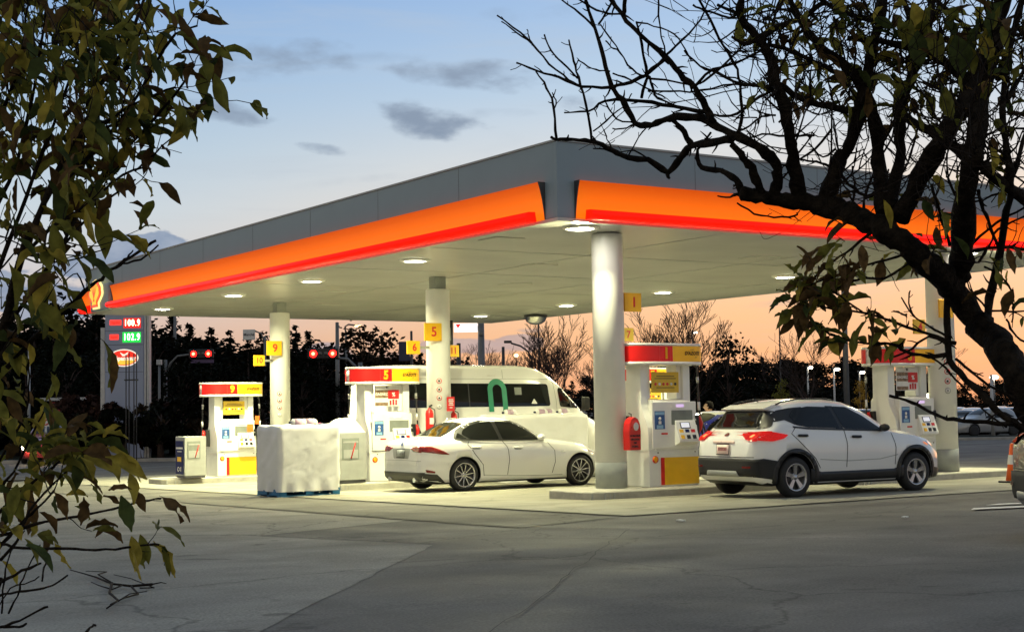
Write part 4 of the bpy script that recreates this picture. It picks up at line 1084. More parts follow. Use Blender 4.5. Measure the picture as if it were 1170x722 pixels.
def build_suv(loc, rz, label, paint='car_white', lit=True, detail=True):
    t_ = thing('suv', label, 'car', loc, rz)
    b, bvh = car_body(SUV, (0, 2.62), .33, m=paint, arch=.385, hwmax=.885); b.parent = t_
    # glass, both sides
    win_r = rounded([(.10,1.15),(.30,1.115),(.98,1.085),(.90,1.43),(.45,1.445),(.14,1.40),(.02,1.30)], .03)
    win_f = rounded([(1.06,1.08),(1.92,1.045),(1.60,1.28),(1.30,1.425),(.98,1.44)], .04)
    quarter = rounded([(-.50,1.27),(-.22,1.30),(.0,1.155),(-.12,1.24),(-.16,1.36),(.0,1.425),(-.3,1.40)], .02)
    quarter = [(-.40,1.19),(-.10,1.235),(.06,1.16),(.35,1.11),(.33,1.44),(.08,1.425),(-.15,1.39),(-.26,1.335)]
    for v in ('near', 'far'):
        patch('pillar_blackout', quarter, v, bvh, 'black_plastic', t_, .004)
        patch('pillar_blackout', [(.90,1.08),(1.06,1.07),(1.0,1.445),(.84,1.45)], v, bvh, 'black_plastic', t_, .005)
        patch('window', win_r, v, bvh, 'glass_dark', t_, .008)
        patch('window', win_f, v, bvh, 'glass_dark', t_, .008)
        patch('window_trim', strip2d([(.0,1.125),(.3,1.095),(1.0,1.065),(1.95,1.03)], .028), v, bvh, 'black_plastic', t_, .007)
        patch('sill_cladding', [(.30,.46),(.52,.40),(2.1,.40),(2.32,.46),(2.32,.20),(.30,.20)], v, bvh, 'black_plastic', t_, .012, thick=.01)
        for wx in (0, 2.62):
            arc = [(wx+.47*math.cos(a), .33+.455*math.sin(a)) for a in [R(-14+208*i/22) for i in range(23)]]
            arc2 = [(wx+.387*math.cos(a), .33+.387*math.sin(a)) for a in [R(-14+208*i/22) for i in range(23)]]
            patch('arch_cladding', arc+arc2[::-1], v, bvh, 'black_plastic', t_, .016, thick=.012)
        for x, z in ((.16,.985),(1.30,.945)):
            patch('door_handle', rounded([(x-.10,z-.018),(x+.10,z-.024),(x+.10,z+.016),(x-.10,z+.022)], .02), v, bvh, 'black_plastic', t_, .03, thick=.02)
        for ln in ([(1.06,1.06),(1.09,.80),(1.06,.46)], [(.05,1.12),(-.06,1.02),(.12,.86),(.40,.62),(.50,.46)], [(2.10,1.0),(2.16,.75),(2.13,.47)]):
            patch('door_seam', strip2d(ln, .014), v, bvh, 'black_plastic', t_, .003, .05)
        patch('tail_lamp', rounded([(-.70,1.035),(-.44,1.055),(-.14,1.0),(-.24,.945),(-.46,.905),(-.72,.93)], .03), v, bvh, 'tail_lit' if lit else 'tail_red', t_, .024, .02)
        patch('headlamp', rounded([(2.98,.86),(3.32,.72),(3.36,.66),(3.20,.70),(2.95,.80)], .02), v, bvh, 'lamp_clear', t_, .012, .05)
        patch('marker_lamp', rounded([(2.84,.83),(2.96,.79),(2.94,.755),(2.86,.79)], .02), v, bvh, 'amber', t_, .012, .04)
    for v in ('near', 'far'):
        patch('flank_crease', strip2d([(.50,.60),(1.1,.56),(1.8,.57),(2.2,.63)], .012), v, bvh, 'metal_grey', t_, .002, .08)
    # rear
    patch('rear_window', rounded([(-.54,1.125),(.54,1.125),(.48,1.36),(-.48,1.36)], .05), 'rear', bvh, 'glass_dark', t_, .010, .05)
    patch('rear_window_surround', rounded([(-.74,1.12),(-.56,1.095),(.56,1.095),(.74,1.12),(.60,1.385),(-.60,1.385)], .05), 'rear', bvh, 'black_plastic', t_, .005, .05)
    for s in (-1, 1):
        patch('tail_lamp', rounded([(s*.38,1.02),(s*.70,1.045),(s*.74,.91),(s*.56,.915)], .025), 'rear', bvh, 'tail_lit' if lit else 'tail_red', t_, .026, .02)
        patch('tail_reflector', rounded([(s*.50,.52),(s*.66,.52),(s*.66,.49),(s*.50,.49)], .01), 'rear', bvh, 'tail_red', t_, .035, .04)
        if lit and s: patch('lamp_hotspot', rounded([(s*.56,.995),(s*.64,.995),(s*.64,.955),(s*.56,.955)], .02), 'rear', bvh, 'tail_hot', t_, .036, .02)
    patch('bumper_cladding', rounded([(-.76,.61),(-.6,.635),(.6,.635),(.76,.61),(.76,.36),(-.76,.36)], .03), 'rear', bvh, 'rubber', t_, .022, .06, thick=.02)
    for v in ('near', 'far'):
        patch('bumper_cladding', [(-.75,.62),(-.60,.64),(-.38,.60),(-.38,.30),(-.75,.36)], v, bvh, 'rubber', t_, .013, .05, thick=.01)
        patch('front_lip', [(3.02,.40),(3.48,.36),(3.48,.24),(3.0,.22)], v, bvh, 'black_plastic', t_, .010, .05)
    patch('skid_plate', rounded([(-.42,.36),(.42,.36),(.36,.44),(-.36,.44)], .02), 'rear', bvh, 'metal_grey', t_, .048, .06, thick=.008)
    pl = patch('number_plate', [(-.155,.70),(.155,.70),(.155,.86),(-.155,.86)], 'rear', bvh, 'plate_lit', t_, .02, .2, thick=.006)
    patch('plate_frame', strip2d([(-.16,.695),(.16,.695),(.16,.865),(-.16,.865),(-.16,.69)], .018), 'rear', bvh, 'black_plastic', t_, .024, .1)
    patch('plate_print', rounded([(-.11,.755),(.11,.755),(.11,.81),(-.11,.81)], .01), 'rear', bvh, 'plate_mark', t_, .030, .1)
    y0 = min(v.co.x for v in pl.data.vertices)
    text('plate_text', '123 ABC', .085, 'text_dark', pl, (y0-.004, 0, .775), '-x', bold=.002, sx=.75) if False else None
    patch('plate_lamp_bar', rounded([(-.28,.875),(.28,.875),(.26,.92),(-.26,.92)], .015), 'rear', bvh, 'plate_lit', t_, .018, .1, thick=.012)
    patch('badge', rounded([(-.05,.985),(.05,.985),(.05,1.03),(-.05,1.03)], .03, 4), 'rear', bvh, 'chrome', t_, .014, .1)
    patch('tailgate_seam', strip2d([(-.70,.66),(.70,.66)], .012), 'rear', bvh, 'black_plastic', t_, .004, .08)
    MB().tube([(-.44,.1,1.20),(-.49,-.06,1.145),(-.49,-.30,1.145)], .012, 6).build('rear_wiper', 'black_plastic', t_)
    sp = MB(); sp.prism([(-.34,1.40),(-.36,1.42),(-.16,1.485),(-.04,1.49),(-.14,1.44)], 'y', -.54, .54); 
    so_ = sp.build('spoiler', paint, t_)
    # windscreen
    patch('windscreen', rounded([(1.42,-.52),(2.08,-.64),(2.16,-.3),(2.18,0),(2.16,.3),(2.08,.64),(1.42,.52),(1.36,.3),(1.34,0),(1.36,-.3)], .03), 'top', bvh, 'glass_dark', t_, .006, .07)
    for s in (-1, 1):
        MB().tube([(-.12, s*.555, 1.485), (-.02, s*.56, 1.52), (.3, s*.575, 1.567), (.9, s*.57, 1.567), (1.1, s*.565, 1.535)], .012, 8).build('roof_rail', 'black_plastic', t_)
        mirror_part(t_, 1.86, s*.85, 1.05, s, 'black_plastic')
        for wx in (0, 2.62): wheel(t_, wx, s*.775, .33, .20, 'five', .222, s)
    MB().tube([(.02,0,1.51),(-.12,0,1.58)], .008, 6).build('antenna', 'black_plastic', t_)
    e = MB().box(.45, 2.2, -.7, .7, .20, .30); e.build('underbody', 'black_plastic', t_)
    return t_
hu = -.0497
suv_loc = Vector((1.256, -3.188, 0)) + Vector((-math.sin(hu), math.cos(hu), 0))*.865
suv_loc.z = gz(0, suv_loc.y)+.012
build_suv(suv_loc, hu, 'white crossover SUV with lit tail lamps and black wheel arches at pump 1')

# --- white sedan in the middle lane
SED = dict(zt=[(-.93,.62),(-.915,.84),(-.88,.985),(-.82,1.015),(-.6,1.035),(-.42,1.055),(-.2,1.13),(.1,1.27),(.35,1.365),(.6,1.41),(.9,1.425),(1.15,1.405),(1.45,1.32),(1.75,1.17),(2.02,1.02),(2.15,.975),(2.6,.925),(3.1,.85),(3.4,.76),(3.6,.64),(3.72,.48)],
    belt=[(-.93,.56),(-.915,.78),(-.88,.90),(-.8,.94),(-.5,.97),(0,.985),(.6,.975),(1.8,.945),(2.1,.92),(2.6,.86),(3.1,.77),(3.4,.68),(3.6,.57),(3.72,.42)],
    zb=[(-.93,.34),(-.9,.26),(-.7,.19),(-.4,.16),(3.2,.16),(3.5,.17),(3.72,.22)],
    zw=[(-.93,.5),(-.5,.60),(0,.64),(1,.58),(2.8,.60),(3.4,.48),(3.72,.34)],
    hw=[(-.93,.64),(-.9,.74),(-.8,.83),(-.5,.895),(0,.91),(1.2,.895),(2.8,.905),(3.1,.88),(3.4,.76),(3.6,.58),(3.72,.36)],
    hb=[(-.93,.60),(-.9,.69),(-.8,.76),(-.5,.80),(0,.815),(1.2,.815),(2.0,.815),(2.8,.79),(3.1,.73),(3.4,.60),(3.6,.44),(3.72,.26)],
    ht=[(-.93,.54),(-.88,.64),(-.5,.66),(-.2,.60),(.3,.555),(.9,.575),(1.3,.585),(1.7,.63),(2.15,.72),(2.6,.68),(3.1,.58),(3.4,.46),(3.72,.18)],
    cr=[(-.93,.0),(-.6,.012),(.3,.03),(1.0,.04),(2.1,.035),(3,.03),(3.72,.0)])
def build_sedan(loc, rz, label, paint='car_pearl', trim=None, group=None, lit=False):
    t_ = thing('sedan', label, 'car', loc, rz, group)
    b, bvh = car_body(SED, (0, 2.80), .33, m=paint, arch=.362, hwmax=.905); b.parent = t_
    win_all = [(-.12,1.045),(.02,1.015),(.5,1.005),(1.92,.975),(1.60,1.20),(1.28,1.345),(.9,1.375),(.55,1.365),(.25,1.30),(.02,1.19)]
    for v in ('near', 'far'):
        patch('window_surround', rounded([(-.16,1.035),(.0,1.0),(.5,.988),(1.98,.955),(1.63,1.215),(1.29,1.365),(.9,1.395),(.53,1.385),(.22,1.32),(-.01,1.20)], .02), v, bvh, 'black_plastic', t_, .004)
        patch('window', rounded([(.20,1.025),(.87,1.01),(.79,1.365),(.56,1.355),(.30,1.285),(.13,1.20),(.06,1.12)], .03), v, bvh, 'glass_dark', t_, .008)
        patch('window', rounded([(-.10,1.05),(.13,1.03),(.0,1.15)], .02), v, bvh, 'glass_dark', t_, .008)
        patch('window', rounded([(.95,1.008),(1.86,.985),(1.58,1.195),(1.27,1.335),(.88,1.365)], .03), v, bvh, 'glass_dark', t_, .008)
        patch('window_trim', strip2d([(-.14,1.03),(.0,.998),(.5,.985),(1.95,.952)], .018), v, bvh, 'chrome', t_, .009)
        for x, z in ((.28,.865),(1.27,.835)):
            patch('door_handle', rounded([(x-.11,z-.016),(x+.11,z-.022),(x+.11,z+.014),(x-.11,z+.020)], .02), v, bvh, paint, t_, .028, thick=.02)
            patch('handle_recess', rounded([(x-.10,z-.04),(x+.08,z-.045),(x+.08,z+.03),(x-.10,z+.035)], .03), v, bvh, 'metal_grey', t_, .002)
        for ln in ([(.92,.985),(1.02,.85),(1.05,.60),(1.0,.30)], [(.16,1.0),(.10,.92),(.22,.75),(.42,.52),(.44,.30)], [(2.02,.93),(2.15,.75),(2.16,.52),(2.08,.30)]):
            patch('door_seam', strip2d(ln, .013), v, bvh, 'black_plastic', t_, .003, .05)
        patch('tail_lamp', rounded([(-.90,.915),(-.70,.90),(-.46,.80),(-.34,.735),(-.50,.745),(-.70,.775),(-.90,.80)], .02), v, bvh, 'tail_red', t_, .012, .04, thick=.012)
        patch('rear_reflector', rounded([(-.84,.46),(-.66,.42),(-.66,.385),(-.82,.40)], .015), v, bvh, 'tail_red', t_, .012, .04)
        patch('bumper_valance', [(-.92,.39),(-.62,.36),(-.44,.20),(-.50,.15),(-.92,.24)], v, bvh, 'black_plastic', t_, .010, .05)
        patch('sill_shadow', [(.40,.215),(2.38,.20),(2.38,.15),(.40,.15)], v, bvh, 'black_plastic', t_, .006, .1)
        patch('headlamp', rounded([(3.02,.74),(3.36,.66),(3.52,.55),(3.38,.56),(3.08,.65)], .02), v, bvh, 'lamp_clear', t_, .012, .05)
        patch('fender_badge', rounded([(2.30,.74),(2.40,.735),(2.40,.71),(2.30,.715)], .01), v, bvh, 'chrome', t_, .008, .05)
        patch('flank_crease', strip2d([(.44,.315),(1.2,.275),(2.0,.255),(2.34,.26)], .012), v, bvh, 'metal_grey', t_, .002, .08)
    patch('rear_window', rounded([(-.36,-.54),(-.36,.54),(.22,.46),(.25,0),(.22,-.46)], .05), 'top', bvh, 'glass_dark', t_, .006, .06)
    patch('windscreen', rounded([(1.34,-.50),(1.97,-.64),(2.05,-.3),(2.07,0),(2.05,.3),(1.97,.64),(1.34,.50),(1.28,.3),(1.26,0),(1.28,-.3)], .03), 'top', bvh, 'glass_dark', t_, .006, .07)
    for s in (-1, 1):
        patch('tail_lamp', rounded([(s*.34,.87),(s*.70,.915),(s*.78,.86),(s*.74,.785),(s*.50,.80)], .02), 'rear', bvh, 'tail_red', t_, .014, .04, thick=.01)
        mirror_part(t_, 1.80, s*.84, 1.0, s, paint)
        for wx in (0, 2.80): wheel(t_, wx, s*.795, .33, .21, 'ten', .242, s)
        e = MB().tube([(-.93, s*.50, .25), (-.80, s*.50, .25)], .05, 14); e.build('exhaust_tip', 'chrome', t_)
    patch('bumper_valance', [(-.80,.40),(.80,.40),(.72,.25),(-.72,.25)], 'rear', bvh, 'black_plastic', t_, .016, .06)
    patch('plate_recess', rounded([(-.30,.66),(.30,.66),(.36,.86),(-.36,.86)], .03), 'rear', bvh, 'metal_grey', t_, .006, .06)
    patch('number_plate', [(-.155,.685),(.155,.685),(.155,.84),(-.155,.84)], 'rear', bvh, 'plate_dark', t_, .018, .2, thick=.006)
    patch('plate_frame', strip2d([(-.165,.68),(.165,.68),(.165,.845),(-.165,.845),(-.165,.675)], .02), 'rear', bvh, 'black_plastic', t_, .022, .1)
    patch('badge', rounded([(-.05,.915),(.05,.915),(.05,.97),(-.05,.97)], .025, 4), 'rear', bvh, 'chrome', t_, .012, .1)
    patch('bumper_seam', strip2d([(-.74,.62),(0,.635),(.74,.62)], .010), 'rear', bvh, 'metal_grey', t_, .004, .08)
    MB().box(-.5, 3.2, -.68, .68, .155, .26).build('underbody', 'black_plastic', t_)
    MB().prism([(.22,1.40),(.10,1.405),(.16,1.44),(.30,1.432)], 'y', -.03, .03).build('roof_fin', paint, t_)
    if trim:
        for v in ('near', 'far'):
            patch('blue_stripe', rounded([(-.20,1.05),(-.02,1.22),(.22,1.335),(.53,1.40),(.9,1.412),(1.29,1.382),(1.66,1.23),(2.02,.96),(1.96,.93),(1.60,1.20),(1.27,1.345),(.9,1.378),(.56,1.366),(.28,1.29),(.06,1.16),(-.1,1.03)], .01), v, bvh, trim, t_, .011, .05)
    return t_
build_sedan((-.1994, 4.5117+.885, gz(0, 5.4)+.012), 0, 'white four door sedan with dark windows parked in front of the van')
# pale car with blue roof line behind pump 1, facing left
build_sedan((6.15, 3.3, gz(0, 3.3)+.012), R(180), 'white car with blue roof edges seen between pump 1 and the SUV', paint='car_white', trim='car_blue')
# dark car leaving at the right edge
def dark_car():
    p = Vector((2.28, -6.58, 0)); l = Vector((p.x+.55, p.y+.30, 0)); 
    o = build_suv((0, 0, 0), 0, 'dark grey car at the right edge of the photo beside the traffic cone', paint='car_dark', lit=False)
    h = R(-32); o.rotation_euler = (0, 0, h); o.location = (-2.46, -11.44, gz(0, -11.4)); return o
dark_car()

# --- white high roof van
VAN = dict(zt=[(-1.25,2.30),(-1.22,2.60),(-1.15,2.66),(0,2.70),(2.6,2.70),(2.95,2.66),(3.25,2.56),(3.6,2.34),(4.1,1.87),(4.42,1.58),(4.55,1.48),(4.9,1.34),(5.08,1.16),(5.16,.9)],
    belt=[(-1.25,1.35),(3.3,1.50),(4.0,1.42),(4.5,1.34),(4.9,1.18),(5.08,1.02),(5.16,.8)],
    zb=[(-1.25,.42),(-1.1,.34),(4.8,.30),(5.16,.36)], zw=[(-1.25,.9),(4.4,.9),(5.16,.6)],
    hw=[(-1.25,.93),(-1.2,.985),(-1.0,1.0),(4.2,1.0),(4.7,.94),(5.0,.78),(5.16,.55)],
    hb=[(-1.25,.91),(-1.2,.965),(-1.0,.985),(4.2,.97),(4.7,.88),(5.0,.72),(5.16,.5)],
    ht=[(-1.25,.74),(-1.2,.80),(-1.0,.83),(2.9,.80),(3.4,.80),(4.2,.84),(4.6,.80),(5.0,.62),(5.16,.4)], cr=[(-1.25,0),(-1,.06),(3,.06),(4.5,.04),(5.16,0)])
def build_van():
    t_ = thing('van', 'white high roof passenger van with a green arch logo on its window', 'van', (2.0, 10.45, gz(0, 10)+.012))
    b, bvh = car_body(VAN, (0, 3.75), .35, m='car_white', arch=.42, hwmax=1.0); b.parent = t_
    for v in ('near', 'far'):
        patch('window', rounded([(-1.05,1.74),(3.33,1.74),(3.30,2.28),(-1.05,2.32)], .07), v, bvh, 'glass_dark', t_, .006, .1)
        patch('window', rounded([(3.62,1.72),(4.36,1.66),(4.22,1.78),(3.86,2.13),(3.66,2.19),(3.60,2.15)], .05), v, bvh, 'glass_dark', t_, .006, .08)
        patch('window_divider', strip2d([(3.98,1.70),(3.93,2.05)], .05), v, bvh, 'black_plastic', t_, .009, .1)
        patch('window_divider', strip2d([(1.0,1.75),(1.0,2.3)], .03), v, bvh, 'black_plastic', t_, .009, .1)
        patch('roof_seam', strip2d([(-1.1,2.42),(3.35,2.40),(3.75,2.16)], .012), v, bvh, 'metal_grey', t_, .003, .1)
        patch('roof_seam', strip2d([(2.0,2.42),(2.0,2.72)], .012), v, bvh, 'metal_grey', t_, .003, .1)
        patch('door_seam', strip2d([(3.50,1.2),(3.52,1.9),(3.48,2.35)], .014), v, bvh, 'metal_grey', t_, .003, .1)
        patch('door_seam', strip2d([(2.0,.6),(2.0,1.7)], .012), v, bvh, 'metal_grey', t_, .003, .1)
        for x in (1.65,): patch('roof_lamp', rounded([(x-.10,2.47),(x+.14,2.47),(x+.14,2.50),(x-.10,2.50)], .015), v, bvh, 'poster_white', t_, .012, .1)
    arc = [(1.80+.27*math.cos(a), 2.14+.27*math.sin(a)) for a in [math.pi*i/16 for i in range(17)]]
    arc2 = [(1.80+.13*math.cos(a), 2.14+.13*math.sin(a)) for a in [math.pi*i/16 for i in range(17)]]
    arch = [(2.07,1.62)]+arc+[(1.53,1.62),(1.67,1.62)]+arc2[::-1]+[(1.93,1.62)]
    patch('green_arch_logo', arch, 'near', bvh, 'green_paint', t_, .014, .05)
    patch('window_sticker', rounded([(2.76,1.80),(2.94,1.80),(2.85,1.93)], .02), 'near', bvh, 'poster_white', t_, .012, .05)
    patch('window_sticker', [(2.30,2.02),(2.50,2.02),(2.50,2.20),(2.30,2.20)], 'near', bvh, 'niche_grey', t_, .012, .05)
    patch('windscreen', rounded([(3.55,-.62),(4.40,-.76),(4.46,0),(4.40,.76),(3.55,.62),(3.48,0)], .05), 'top', bvh, 'glass_dark', t_, .008, .1)
    for s in (-1, 1):
        e = MB().box(4.20, 4.34, s*1.02, s*1.20, 1.62, 1.95, bev=.03); e.tube([(4.24, s*.93, 1.62), (4.27, s*1.06, 1.68)], .025, 8); e.build('side_mirror', 'black_plastic', t_)
        for wx in (0, 3.75): wheel(t_, wx, s*.89, .35, .22, 'five', .21, s)
    return t_
build_van()

# --- person behind the blue edged car
def person():
    t_ = thing('person', 'person in a white shirt with dark hair seen from behind beyond the blue edged car', 'person', (7.1, 5.55, gz(0, 5.6)+.012), R(40))
    V_ = [((0,0,.90), .135), ((0,.0,1.05), .14), ((0,.03,1.22), .155), ((0,.05,1.36), .13), ((0,.06,1.44), .058), ((0,.075,1.52), .06),
          ((.19,.05,1.36), .062), ((.26,.08,1.12), .048), ((.22,.22,.95), .038), ((.20,.30,.92), .04),
          ((-.19,.05,1.36), .062), ((-.26,.08,1.12), .048), ((-.22,.22,.95), .038), ((-.20,.30,.92), .04),
          ((.09,0,.86), .095), ((.10,.03,.48), .065), ((.10,-.02,.09), .045), ((.10,.12,.04), .04),
          ((-.09,0,.86), .095), ((-.10,.03,.48), .065), ((-.10,-.02,.09), .045), ((-.10,.12,.04), .04)]
    E_ = [(0,1),(1,2),(2,3),(3,4),(4,5),(3,6),(6,7),(7,8),(8,9),(3,10),(10,11),(11,12),(12,13),(0,14),(14,15),(15,16),(16,17),(0,18),(18,19),(19,20),(20,21)]
    me = bpy.data.meshes.new('body'); me.from_pydata([v for v, _ in V_], E_, [])
    o = bpy.data.objects.new('body', me); COL.objects.link(o)
    sk = o.modifiers.new('s', 'SKIN'); ss = o.modifiers.new('ss', 'SUBSURF'); ss.levels = 2
    for i, (_, r) in enumerate(V_): me.skin_vertices[0].data[i].radius = (r, r*.82)
    me.skin_vertices[0].data[0].use_root = True
    dg = bpy.context.evaluated_depsgraph_get(); dg.update()
    m2 = bpy.data.meshes.new_from_object(o.evaluated_get(dg)); bpy.data.objects.remove(o)
    bm = bmesh.new(); bm.from_mesh(m2)
    bmesh.ops.create_icosphere(bm, subdivisions=3, radius=.1, matrix=Matrix.Translation((0, .09, 1.585)) @ Matrix.Diagonal((.86, 1.0, 1.18, 1)))
    bmesh.ops.create_icosphere(bm, subdivisions=1, radius=.022, matrix=Matrix.Translation((0, .195, 1.575)))
    for s in (-1, 1): bmesh.ops.create_icosphere(bm, subdivisions=1, radius=.024, matrix=Matrix.Translation((s*.088, .085, 1.58)) @ Matrix.Diagonal((.5, .8, 1.2, 1)))
    for f in bm.faces:
        f.smooth = True; c = f.calc_center_median()
        f.material_index = 2 if c.z < .92 and abs(c.y) < .2 and abs(c.x) < .2 else (0 if c.z > 1.46 or c.y > .2 else 1)
    bm.to_mesh(m2); bm.free(); m2.materials.clear()
    for k in ('skin', 'shirt', 'trousers'): m2.materials.append(M[k])
    b = bpy.data.objects.new('body', m2); COL.objects.link(b); b.parent = t_
    bm = bmesh.new(); bmesh.ops.create_icosphere(bm, subdivisions=3, radius=.108, matrix=Matrix.Translation((0, .075, 1.605)) @ Matrix.Diagonal((.88, 1.0, 1.14, 1)))
    bmesh.ops.delete(bm, geom=[v for v in bm.verts if (v.co.y > .12 and v.co.z < 1.64) or v.co.z < 1.52], context='VERTS')
    for f in bm.faces: f.smooth = True
    mh = bpy.data.meshes.new('hair'); bm.to_mesh(mh); bm.free(); mh.materials.append(M['hair'])
    h = bpy.data.objects.new('hair', mh); COL.objects.link(h); h.parent = t_
person()
MM('plate_violet', (.10,.06,.16), .5)
MM('led_red_panel', (.4,.01,.01), .3, emit=(1,.02,.015), es=.9)
MM('led_green_panel', (.01,.4,.06), .3, emit=(.02,1,.10), es=.75)
MM('shelter_red', (.3,.015,.012), .5)
# ------------------------------------------------------------------ background
def facing(name, label, cat, px, d, group=None, z=None):
    g = ground_at(px, d)
    t_ = thing(name, label, cat, g if z is None else (g.x, g.y, z), -YAW, group)
    hz = 475.7-.0157*px
    return t_, (lambda X: (X-px)/FPX*d), (lambda Y, X=px: (hz-Y)/FPX*d + CAM.z - t_.location.z)
# price sign
t_, fx, fz = facing('price_sign', 'tall grey fuel price sign with red 100.9 and green 102.9', 'price sign', 146, 64)
pxw = lambda a: a/FPX*64
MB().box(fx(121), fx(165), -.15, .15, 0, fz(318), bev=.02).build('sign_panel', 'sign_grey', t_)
MB().box(fx(166), fx(168.2), -.2, .2, 0, fz(318)).build('side_frame', 'pole_pale', t_); MB().box(fx(169), fx(171.5), -.2, .2, 0, fz(318)).build('side_frame', 'pole_pale', t_)
MB().box(fx(115.5), fx(120.3), -.1, .1, 0, fz(374)).build('rear_post', 'pole_pale', t_)
e = MB()
for y in (378, 394, 425): e.box(fx(121), fx(165), -.156, -.151, fz(y)-.008, fz(y)+.008)
e.build('panel_joint', 'text_dark', t_)
a = MB().box(fx(142), fx(162), -.17, -.151, fz(375), fz(363.5), bev=.004).build('price_display', 'led_red_panel', t_)
text('price_text', '100.9', pxw(10.5), 'led_white', a, ((fx(142)+fx(162))/2, -.178, fz(369.2)), bold=.002, sx=.68, space=1.18)
a = MB().box(fx(141), fx(162), -.17, -.151, fz(391.5), fz(379.5), bev=.004).build('price_display', 'led_green_panel', t_)
text('price_text', '102.9', pxw(11), 'led_gwhite', a, ((fx(141)+fx(162))/2, -.178, fz(385.5)), bold=.002, sx=.68, space=1.18)
for y, w, s in ((368.5, 13, 'régulier'), (385, 10, 'super')):
    a = MB().box(fx(126.5), fx(126.5+w), -.165, -.151, fz(y+3), fz(y-3)).build('grade_label', 'led_red', t_)
    text('grade_text', s, pxw(3.6), 'red_paint', a, (fx(126.5+w/2), -.168, fz(y)), bold=.002)
def ell(cx, cy, w, h, n=28, a0=0, a1=360): return [(fx(cx)+pxw(w)/2*math.cos(R(a0+(a1-a0)*i/n)), fz(cy)+pxw(h)/2*math.sin(R(a0+(a1-a0)*i/n))) for i in range(n)]
a = MB().prism(ell(142.5, 409, 33.5, 20), 'y', -.165, -.151).build('oval_logo', 'oval_white', t_)
MB().prism(ell(142.5, 409, 31, 17.5), 'y', -.172, -.166).build('logo_field', 'oval_red', a)
MB().prism(ell(142.5, 409, 29, 15.6, 20, 188, 352), 'y', -.178, -.173).build('logo_smile', 'oval_yellow', a)
MB().prism([(fx(138), fz(402.5)), (fx(143), fz(405)), (fx(148), fz(402.0)), (fx(146), fz(406.5)), (fx(141), fz(407))], 'y', -.178, -.173).build('logo_wing', 'oval_white', a)
text('logo_text', 'Dépanneur', pxw(6.6), 'oval_white', a, (fx(142.5), -.186, fz(409.6)), bold=.010, sx=.95)

# street furniture helper
def pole(name, label, cat, px, d, y_top, r=.09, m='pole_grey', group=None, base=0):
    t_, fx, fz = facing(name, label, cat, px, d, group)
    MB().tube([(0, 0, 0), (0, 0, fz(y_top))], [r*1.2, r*.8], 10).build('pole', m, t_)
    return t_, fx, fz
# traffic signals
def signal(label, px, d, pole_px, heads, y, arm_y, plate=True):
    t_, fx, fz = facing('traffic_light', label, 'traffic light', pole_px, d, 'red traffic lights at the junction')
    MB().tube([(0, 0, 0), (0, 0, fz(arm_y+6))], [.14, .11], 10).build('pole', 'pole_grey', t_)
    s = 1 if px > pole_px else -1
    P = [(0, 0, fz(arm_y+25)), (fx(pole_px+s*6), 0, fz(arm_y+10)), (fx(pole_px+s*14), 0, fz(arm_y+2)), (fx(px), 0, fz(arm_y-1)), (fx(px+s*16), 0, fz(arm_y-1))]
    MB().tube(P, [.09, .08, .07, .06, .05], 8).build('mast_arm', 'pole_grey', t_)
    h0, h1 = heads; r = 3.3/FPX*d
    hd = MB().box(fx(h0)-.3, fx(h1)+.3, -.26, -.02, fz(y)-.28, fz(y)+.28, bev=.05).build('signal_head', 'black_plastic', t_)
    for h in (h0, h1):
        MB().lathe([(.001, -.32), (.15, -.30), (.19, -.262)], (fx(h), 0, fz(y)), axis='y', seg=16).build('red_lamp', 'signal_red', hd)
        MB().lathe([(.001, -.335), (.06, -.33), (.08, -.318)], (fx(h), 0, fz(y)), axis='y', seg=14).build('lamp_core', 'signal_core', hd)
        MB().lathe([(.15, -.262), (.155, -.42)], (fx(h), 0, fz(y)), axis='y', seg=16).build('visor', 'black_plastic', hd)
    for k in range(2):
        u = fx(h0)+(fx(h1)-fx(h0))*(k+1)/3
        MB().lathe([(.001, -.27), (.11, -.268), (.12, -.262)], (u, 0, fz(y)), axis='y', seg=14).build('dark_lamp', 'car_dark', hd)
    if plate: MB().box(fx(h0)-.2, fx(h1)+.3, -.06, -.03, fz(y+10.2), fz(y+6.2)).build('street_plate', 'plate_violet', t_)
    return t_
signal('traffic light with two red lamps on an arm between the price sign and pump 9', 230, 92, 189, (222.2, 239.2), 405, 405)
signal('traffic light with two red lamps left of pump 5, nearer to the station', 370, 78, 412, (359.2, 381.3), 403.5, 408, plate=False)
# plain poles
for lab, px, d, y, r, m in [('thin grey pole behind the traffic light left of pump 9', 200, 96, 352, .10, 'pole_grey'), ('grey pole between the two red lamps left of pump 5', 386, 90, 368, .13, 'pole_grey'),
                            ('tall dark pole behind the roof of the white SUV', 968, 60, 255, .11, 'pole_grey'), ('thin pole rising above the bare tree behind the van', 617, 75, 352, .05, 'pole_dark'),
                            ('short dark post at the left end of the van roof', 525, 70, 392, .12, 'pole_dark'), ('dark post behind the van roof', 576, 72, 396, .09, 'pole_dark'), ('faint thin pole left of the leaves behind the SUV', 893, 110, 372, .06, 'pole_dark'),
                            ('pale lamp post right of the right pillar', 1134, 80, 428, .09, 'pole_pale'), ('thin pole with a blue tag at far left', 33, 75, 395, .07, 'pole_pale')]:
    pole('post', lab, 'post', px, d, y, r, m)
# back of a street sign on an arm (left of pillar 9)
t_, fx, fz = pole('street_name_sign', 'pale street sign on a horizontal arm left of the left pillar', 'sign', 303, 90, 384, .08)
MB().box(fx(278), fx(292), -.04, 0, fz(388), fz(376), bev=.02).build('sign_board', 'poster_white', t_)
text('sign_text', 'Marché', .22, 'text_dark', t_, (fx(285), -.045, fz(382)), bold=.004)
MB().tube([(fx(290), .05, fz(377)), (fx(299), .05, fz(381)), (fx(303), 0, fz(392))], .05, 6).build('sign_arm', 'pole_grey', t_)
